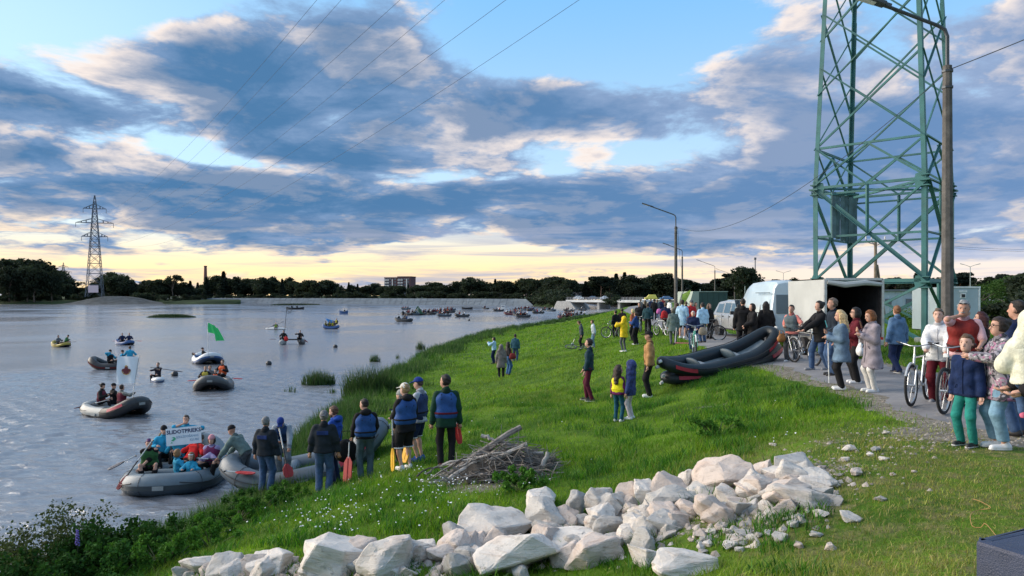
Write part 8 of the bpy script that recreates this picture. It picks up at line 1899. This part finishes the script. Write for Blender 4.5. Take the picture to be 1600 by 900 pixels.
# ------------------------------------------------------------------ grass and plants
def grass_mat(name, gloss=.45):
    m = bpy.data.materials.new(name); m.use_nodes = True; T = NT(m.node_tree); at = T.n('ShaderNodeAttribute', attribute_name='tint').outputs['Color']
    d = T.n('ShaderNodeBsdfPrincipled', {'Base Color': at, 'Roughness': gloss + .1, 'Specular IOR Level': .22}); t = T.n('ShaderNodeBsdfTranslucent', {'Color': T.mix(1.0, at, (1.15, 1.25, .6), 'MULTIPLY')})
    T.n('ShaderNodeOutputMaterial', {0: T.n('ShaderNodeMixShader', {0: .35, 1: d.outputs[0], 2: t.outputs[0]}).outputs[0]}); return m
blade_m = grass_mat('grass_blade')
def patch(x, y, f, s): return .5 + .5 * np.clip(_n2(x, y, f, s) + .5 * _n2(x, y, f * 2.7, s + 1.3), -1, 1)
def blades(x, y, hgt, wid, lean, col, seg=2, z=None, lift=0.0):
    n = len(x); z = H(x, y) if z is None else z; a = rng.random(n) * 6.283; dx, dy = np.cos(a), np.sin(a); ln = lean * (.3 + .9 * rng.random(n)); b = rng.random(n) * 6.283; lx, ly = np.cos(b) * ln * hgt, np.sin(b) * ln * hgt
    lv = [(0, 1.0), (.5, .8), (1, .0)] if seg == 2 else [(0, 1.0), (1, 0)]
    V = []
    for u, w in lv:
        cx, cy, cz = x + lx * u * u, y + ly * u * u, z - .01 + lift + hgt * u * (1 - .25 * ln * u)
        if w > 0: V += [np.stack([cx - dx * wid * w / 2, cy - dy * wid * w / 2, cz], 1), np.stack([cx + dx * wid * w / 2, cy + dy * wid * w / 2, cz], 1)]
        else: V += [np.stack([cx, cy, cz], 1)]
    k = len(V); V = np.stack(V, 1).reshape(-1, 3); i = np.arange(n)[:, None] * k
    Fs = [np.concatenate([i + [[0, 1, 3]], i + [[0, 3, 2]], i + [[2, 3, 4]]])] if seg == 2 else [i + [[0, 1, 2]]]
    return V, Fs[0], np.repeat(col, k, 0)
def scatter(xr, yr, dens, fn):
    A = (xr[1] - xr[0]) * (yr[1] - yr[0]); n = int(A * dens); x = rng.uniform(*xr, n); y = rng.uniform(*yr, n); k = rng.random(n) < fn(x, y); return x[k], y[k]
def turf_keep(x, y):
    t, xs, xr = tval(x, y); px = np.where(y < 15, np.interp(y, _py, _px), xr)
    v = (t > .015) * (1 - .93 * np.clip(bare_amount(x, y), 0, 1)); on = (x > px + .15) & (x < xr + ROADW + np.maximum(0, 12 - y) * .5 + .05); v = np.where(on, 0, v) * (1 - .30 * smth(x, 1.4, 3.0) * smth(y, 11.8, 10) * (1 - patch(x, y, 1.9, 6.0)))
    return v * (np.abs(x) < (.86 * y + 2.2))
def turf_col(x, y, n):
    t, xs, xr = tval(x, y); p = patch(x, y, .75, 1.0)[:, None]; q = patch(x, y, 2.1, 4.0)[:, None]; r = rng.random((n, 1))
    dk, md, lt, dry = np.array([.048, .122, .010]), np.array([.118, .245, .012]), np.array([.20, .335, .017]), np.array([.32, .28, .11])
    c = dk + (md - dk) * np.clip(p * 1.5, 0, 1); c = c + (lt - c) * np.clip(q * 1.5 - .45, 0, 1) * .9; right = smth(x, 1.4, 3.0)[:, None] * smth(y, 11.8, 10)[:, None]
    c = c + (np.array([.31, .30, .085]) - c) * right * (.45 + .55 * r) * np.clip(.35 + 1.1 * q, 0, 1); dr = (rng.random((n, 1)) < .05 + .30 * right + .10 * smth(bare_amount(x, y), .05, .4)[:, None]); c = np.where(dr, dry * (.6 + .6 * r), c)
    wn = (np.clip(patch(x, y, .42, 9.0) * 1.6 - .75, 0, 1) * smth(y, 60, 12))[:, None]; c = c + (np.array([.16, .17, .05]) - c) * wn * .55
    shore = smth(t, .30, .06)[:, None]; c = c + (np.array([.030, .085, .030]) - c) * shore * .75
    return c * (.65 + .7 * rng.random((n, 1)))
def build_grass(name, label, parts):
    V, Fc, C, o = [], [], [], 0
    for v, f_, c in parts: V.append(v); Fc.append(f_ + o); C.append(c); o += len(v)
    tag(link(name, mesh_np(name, np.concatenate(V), np.concatenate(Fc), blade_m, False, colors=np.concatenate(C))), label, kind='stuff')
parts = []
for xr, yr, dn, hm, wd, sg_n in [((-9, 7), (5.0, 9.2), 1500, .085, .007, 2), ((-10.5, 9), (9.2, 15), 720, .10, .0095, 2), ((-9, 9.5), (15, 25), 300, .12, .014, 1), ((-10, 12), (25, 48), 95, .14, .028, 1), ((-9, 24), (48, 110), 24, .17, .06, 1)]:
    x, y = scatter(xr, yr, dn, turf_keep); n = len(x); t, xs, xr_ = tval(x, y)
    hh = hm * (.45 + .9 * rng.random(n)) * (.55 + .95 * patch(x, y, 1.15, 2.0)) * (1 + 1.5 * smth(t, .22, .05)) * (1 - .45 * smth(x, 2.0, 4.0) * smth(y, 12, 9)); parts.append(blades(x, y, hh, wd * (.7 + .6 * rng.random(n)), .75, turf_col(x, y, n), sg_n))
build_grass('grass', 'green turf covering the sloping bank', parts)
# taller tufts in clumps
def tufts(spots, n, h, w, rad, cols, lean=.5, seg=2, below=0.0):
    P = []
    for (x0, y0, s) in spots:
        k = int(n * s); a = rng.random(k) * 6.28; r = rad * s * rng.random(k) ** .6; x = x0 + r * np.cos(a); y = y0 + r * np.sin(a); c = np.array(cols)[rng.integers(0, len(cols), k)] * (.6 + .7 * rng.random((k, 1)))
        P.append(blades(x, y, h * s * (.5 + .6 * rng.random(k)) * (1 + max(0, y0 - 40) / 400), w * (.7 + .6 * rng.random(k)) * (1 + max(0, y0 - 22) / 30), lean, c, seg, z=np.maximum(H(x, y), -below)))
    return P
sp = []
for k in range(420):
    y = random.uniform(7.2, 24); t_ = random.uniform(.06, .88); xs = np.interp(y, _sy, _sx); xr = np.interp(y, _ry, _rx); x = xs + t_ * (xr - xs)
    if float(turf_keep(np.array([x]), np.array([y]))[0]) > .55: sp.append((x, y, random.uniform(.6, 1.25)))
sp += [tuple(hit(random.uniform(330, 1290), random.uniform(770, 900)))[:2] + (random.uniform(.45, .8),) for _ in range(110)]
sp += [(random.uniform(4.8, 6.3), random.uniform(13, 20), random.uniform(.6, 1.1)) for _ in range(55)]
build_grass('tall_grass', 'longer grass tufts dotted over the bank', tufts(sp, 60, .24, .011, .26, [(.045, .16, .016), (.085, .225, .018), (.03, .11, .02)], .7))
# fringe of tall grass and reeds along the shore
fr_ = []
for k in range(1900):
    y = 13.2 * (15.0 ** random.random()); xs = float(np.interp(y, _sy, _sx)); x = xs + abs(random.gauss(0, .9)) * (1 + y / 90) + .1
    if 15.2 < y < 20.5 and random.random() < .72: continue
    if y > 32 and math.sin(y * .55 + 1.5 * math.sin(y * .17)) + random.gauss(0, .5) < -.1: continue
    fr_.append((x, y, random.uniform(.6, 1.2) * (.7 if y < 22 else 1.0)))
build_grass('shore_reeds', 'fringe of tall reedy grass along the water\'s edge', tufts(fr_, 26, .62, .020, .35, [(.030, .085, .026), (.05, .12, .03), (.085, .14, .05), (.022, .06, .022)], .45, 1))
# beyond the path
x, y = scatter((9.5, 46), (14, 60), 60, lambda x, y: (x > np.interp(y, _ry, _rx) + ROADW + .1) * (x < .8 * y + 3)); n = len(x)
build_grass('verge_grass', 'rough grass around the tower and the vehicles', [blades(x, y, .16 * (.4 + rng.random(n)), .026 * (.7 + .6 * rng.random(n)), .7, turf_col(x, y, n) * .85, 1)])
# clumps of reeds standing in the water
def reed_clump(px, py, w, h, label, dense=1.0):
    Y = 5 * F_PX / (py - HOR); n = int(430 * dense); a = rng.random(n) * 6.28; r = w / 2 * rng.random(n) ** .55; x = X(px, Y) + r * np.cos(a); y = Y + r * .7 * np.sin(a)
    hh = h * (.55 + .5 * rng.random(n)) * (1 - .35 * (r / (w / 2)) ** 2); c = np.array([(.022, .055, .020), (.035, .08, .022), (.06, .10, .035)])[rng.integers(0, 3, n)] * (.6 + .7 * rng.random((n, 1)))
    V, Fc, C = blades(x, y, hh, .028 * (.7 + .6 * rng.random(n)), .35, c, 2, z=np.full(n, -.05)); V[:, 0] -= X(px, Y); V[:, 1] -= Y
    o = link('reed_clump', mesh_np('reed_clump', V, Fc, blade_m, False, colors=C)); o.location = (X(px, Y), Y, 0); tag(o, label, 'reeds')
for a in [(498, 601, 1.9, 1.15, 'dense clump of reeds standing alone in the water', 1.4), (580, 622, 2.9, 2.05, 'big bushy stand of reeds joined to the shore', 3.4), (586, 565, .85, .8, 'small reed tuft in the water beyond the big stand', .4), (657, 546, .9, 1.1, 'slanting small reed tuft close to the far shore curve', .4), (455, 612, .8, .55, 'few thin reeds by the lone clump, nearer the rafts', .06), (519, 614, .5, .5, 'few thin reeds between the lone clump and the shore', .05), (541, 650, .9, .9, 'thin reeds beside the landing men', .10), (622, 560, .5, .6, 'sparse reeds between two small tufts', .06)]: reed_clump(*a)
isl = thing('reed_island', 'low dark grassy islet far out on the water', 'islet', (X(271, 170), 169, 0)); n = 2600; a = rng.random(n) * 6.28; r = rng.random(n) ** .5; x = 5.6 * r * np.cos(a); y = 2.6 * r * np.sin(a)
V, Fc, C = blades(x, y, 1.05 * (1 - r ** 3 * .8) * (.6 + .5 * rng.random(n)), .13, .4, np.array([(.022, .05, .02)]) * (.6 + .8 * rng.random((n, 1))), 1, z=np.zeros(n)); link('reeds', mesh_np('reeds', V, Fc, blade_m, False, colors=C), isl)
F = Field((-6, -3, -.5), (6, 3, .8), .25); F.ell((0, 0, -.1), (5.6, 2.5, .5)); link('soil', mesh_np('soil', *F.surface(), turf_far, True), isl)
for px0, px1, py, lb in [(424, 501, 476.2, 'long low grassy bar before the embankment')]:
    Y = 395; n = 2200; u = rng.random(n); x = X(px0 + (px1 - px0) * u, Y); y = Y + rng.normal(0, 1.2, n); V, Fc, C = blades(x, y, .9 * (.5 + .7 * rng.random(n)) * np.sin(3.14 * u) ** .3, .35, .4, np.array([(.03, .05, .03)]) * (.6 + .8 * rng.random((n, 1))), 1, z=np.zeros(n)); tag(link('grassy_bar', mesh_np('grassy_bar', V, Fc, blade_m, False, colors=C)), lb, 'islet')
# broad-leaved shrubs in the lower corner by the water
leaf_sh = leaf_mat('shrub_leaf', (.030, .085, .018)); leaf_sh2 = leaf_mat('shrub_leaf_fresh', (.06, .15, .022)); leaf_ol = leaf_mat('shrub_leaf_olive', (.055, .075, .03)); stem_m = mat('plant_stem', (.06, .075, .03), .8)
def shrub(px, Y, w, h, label, m, n=1500, leaf=.07, airy=False, z=None, group=None):
    g = G(px, Y); b = thing('shrub', label, 'shrub', (g.x, g.y, g.z if z is None else z), 0, group); nc = 20; c = rdirs(nc) * (rng.random((nc, 1)) ** .4) * [w / 2, w / 2, h * .45] + [0, 0, h * .5]
    P = np.concatenate([ci + rdirs(n // nc) * (rng.random((n // nc, 1)) ** .5) * h * (.20 if not airy else .30) for ci in c]); P = P[P[:, 2] > .02]; V, Fc, col = leaf_cards(P, leaf); link('foliage', mesh_np('foliage', V, Fc, m, False, colors=col), b)
    q = MB()
    for ci in c[:14]: q.tube([(ci[0] * .2, ci[1] * .2, 0), (ci[0] * .6, ci[1] * .6, ci[2] * .6), tuple(ci)], [.012, .009, .004], 4)
    q.build('stem', stem_m, b); return b
shrub(30, 11.4, 2.0, .95, 'olive shrub in the lower corner nearest the edge of the water', leaf_ol, 3200, .055); shrub(95, 11.6, 2.0, 1.15, 'tall loose olive shrub with fine sprays reaching over the water', leaf_ol, 4200, .05, True); shrub(150, 11.5, 1.9, 1.0, 'dark green leafy shrub beside the fine-sprayed one', leaf_sh, 3600, .06); shrub(200, 11.9, 1.4, .85, 'dark green shrub with broad leaves at its lakeward tip', leaf_sh, 2400, .08)
shrub(60, 10.8, 2.2, .8, 'low dark undergrowth in the very corner', leaf_sh, 3600, .055); shrub(170, 10.6, 2.0, .7, 'low dark undergrowth before the leafy shrub', leaf_sh, 3000, .055); shrub(255, 10.9, 1.5, .55, 'fresh green nettles between the shrubs and the rubble', leaf_sh2, 2600, .05); shrub(330, 12.2, 1.6, .45, 'fresh green weeds above the pointed end rock', leaf_sh2, 2200, .045)
shrub(290, 13.0, 1.6, .5, 'grey-green weeds by the waterline', leaf_sh, 2000, .045); shrub(400, 15.3, 1.5, .45, 'weeds at the feet of the grey-haired man', leaf_sh, 1800, .05); shrub(445, 16.0, 1.3, .40, 'weeds in front of the large grey raft', leaf_sh2, 1500, .05); shrub(812, 11.4, .8, .34, 'round green weed growing out of the driftwood heap', leaf_sh2, 1500, .05); shrub(1120, 12.8, 1.0, .40, 'bushy weed behind the big cream block', leaf_sh2, 1300, .045); shrub(370, 14.3, 1.4, .4, 'weeds between the waterline and the grass slope', leaf_sh2, 1600, .05)
lu = thing('lupin', 'single violet lupin spike in the lower corner shrubs', 'flower', G(121, 11.0)); lu.location.z += .35; MB().tube([(0, 0, 0), (.01, 0, .45)], .006, 5).build('stem', stem_m, lu); q = MB()
for k in range(26): a = k * 2.4; q.ell((.028 * math.cos(a) * (1 - k / 40), .028 * math.sin(a) * (1 - k / 40), .34 + .009 * k), (.014, .014, .011), 5, 4)
q.build('blossom', mat('lupin_violet', (.13, .09, .38), .7), lu)
# white flowers scattered in the turf
def flowers():
    cl = [(540, 805, 60, 16, 130), (620, 760, 50, 22, 90), (700, 770, 36, 18, 190), (480, 822, 50, 16, 90), (1215, 680, 40, 18, 40), (600, 720, 40, 30, 40), (860, 690, 80, 25, 20), (660, 690, 50, 30, 40), (830, 760, 40, 15, 60)]
    Pq = []
    for px, py, sx, sy, n in cl:
        for _ in range(int(n * (.45 if px < 720 else .2))): p = hit(px + random.gauss(0, sx), py + random.gauss(0, sy)); Pq.append((p.x, p.y, p.z + random.uniform(.06, .17)))
    P_ = np.array(Pq); n = len(P_); r = .009 + .009 * rng.random((n, 1)); V = []
    for k in range(6): a = k * math.pi / 3; V.append(P_ + np.concatenate([r * math.cos(a), r * math.sin(a), r * .35 * rng.normal(size=(n, 1)) ], 1))
    V.append(P_ + [0, 0, .012]); V = np.stack(V, 1).reshape(-1, 3); i = np.arange(n)[:, None] * 7; Fc = np.concatenate([i + [[k, (k + 1) % 6, 6]] for k in range(6)])
    tag(link('white_flowers', mesh_np('white_flowers', V, Fc, mat('flower_white', (.72, .74, .76), .7, var=.05), False)), 'tiny white flowers scattered through the grass', kind='stuff')
flowers()
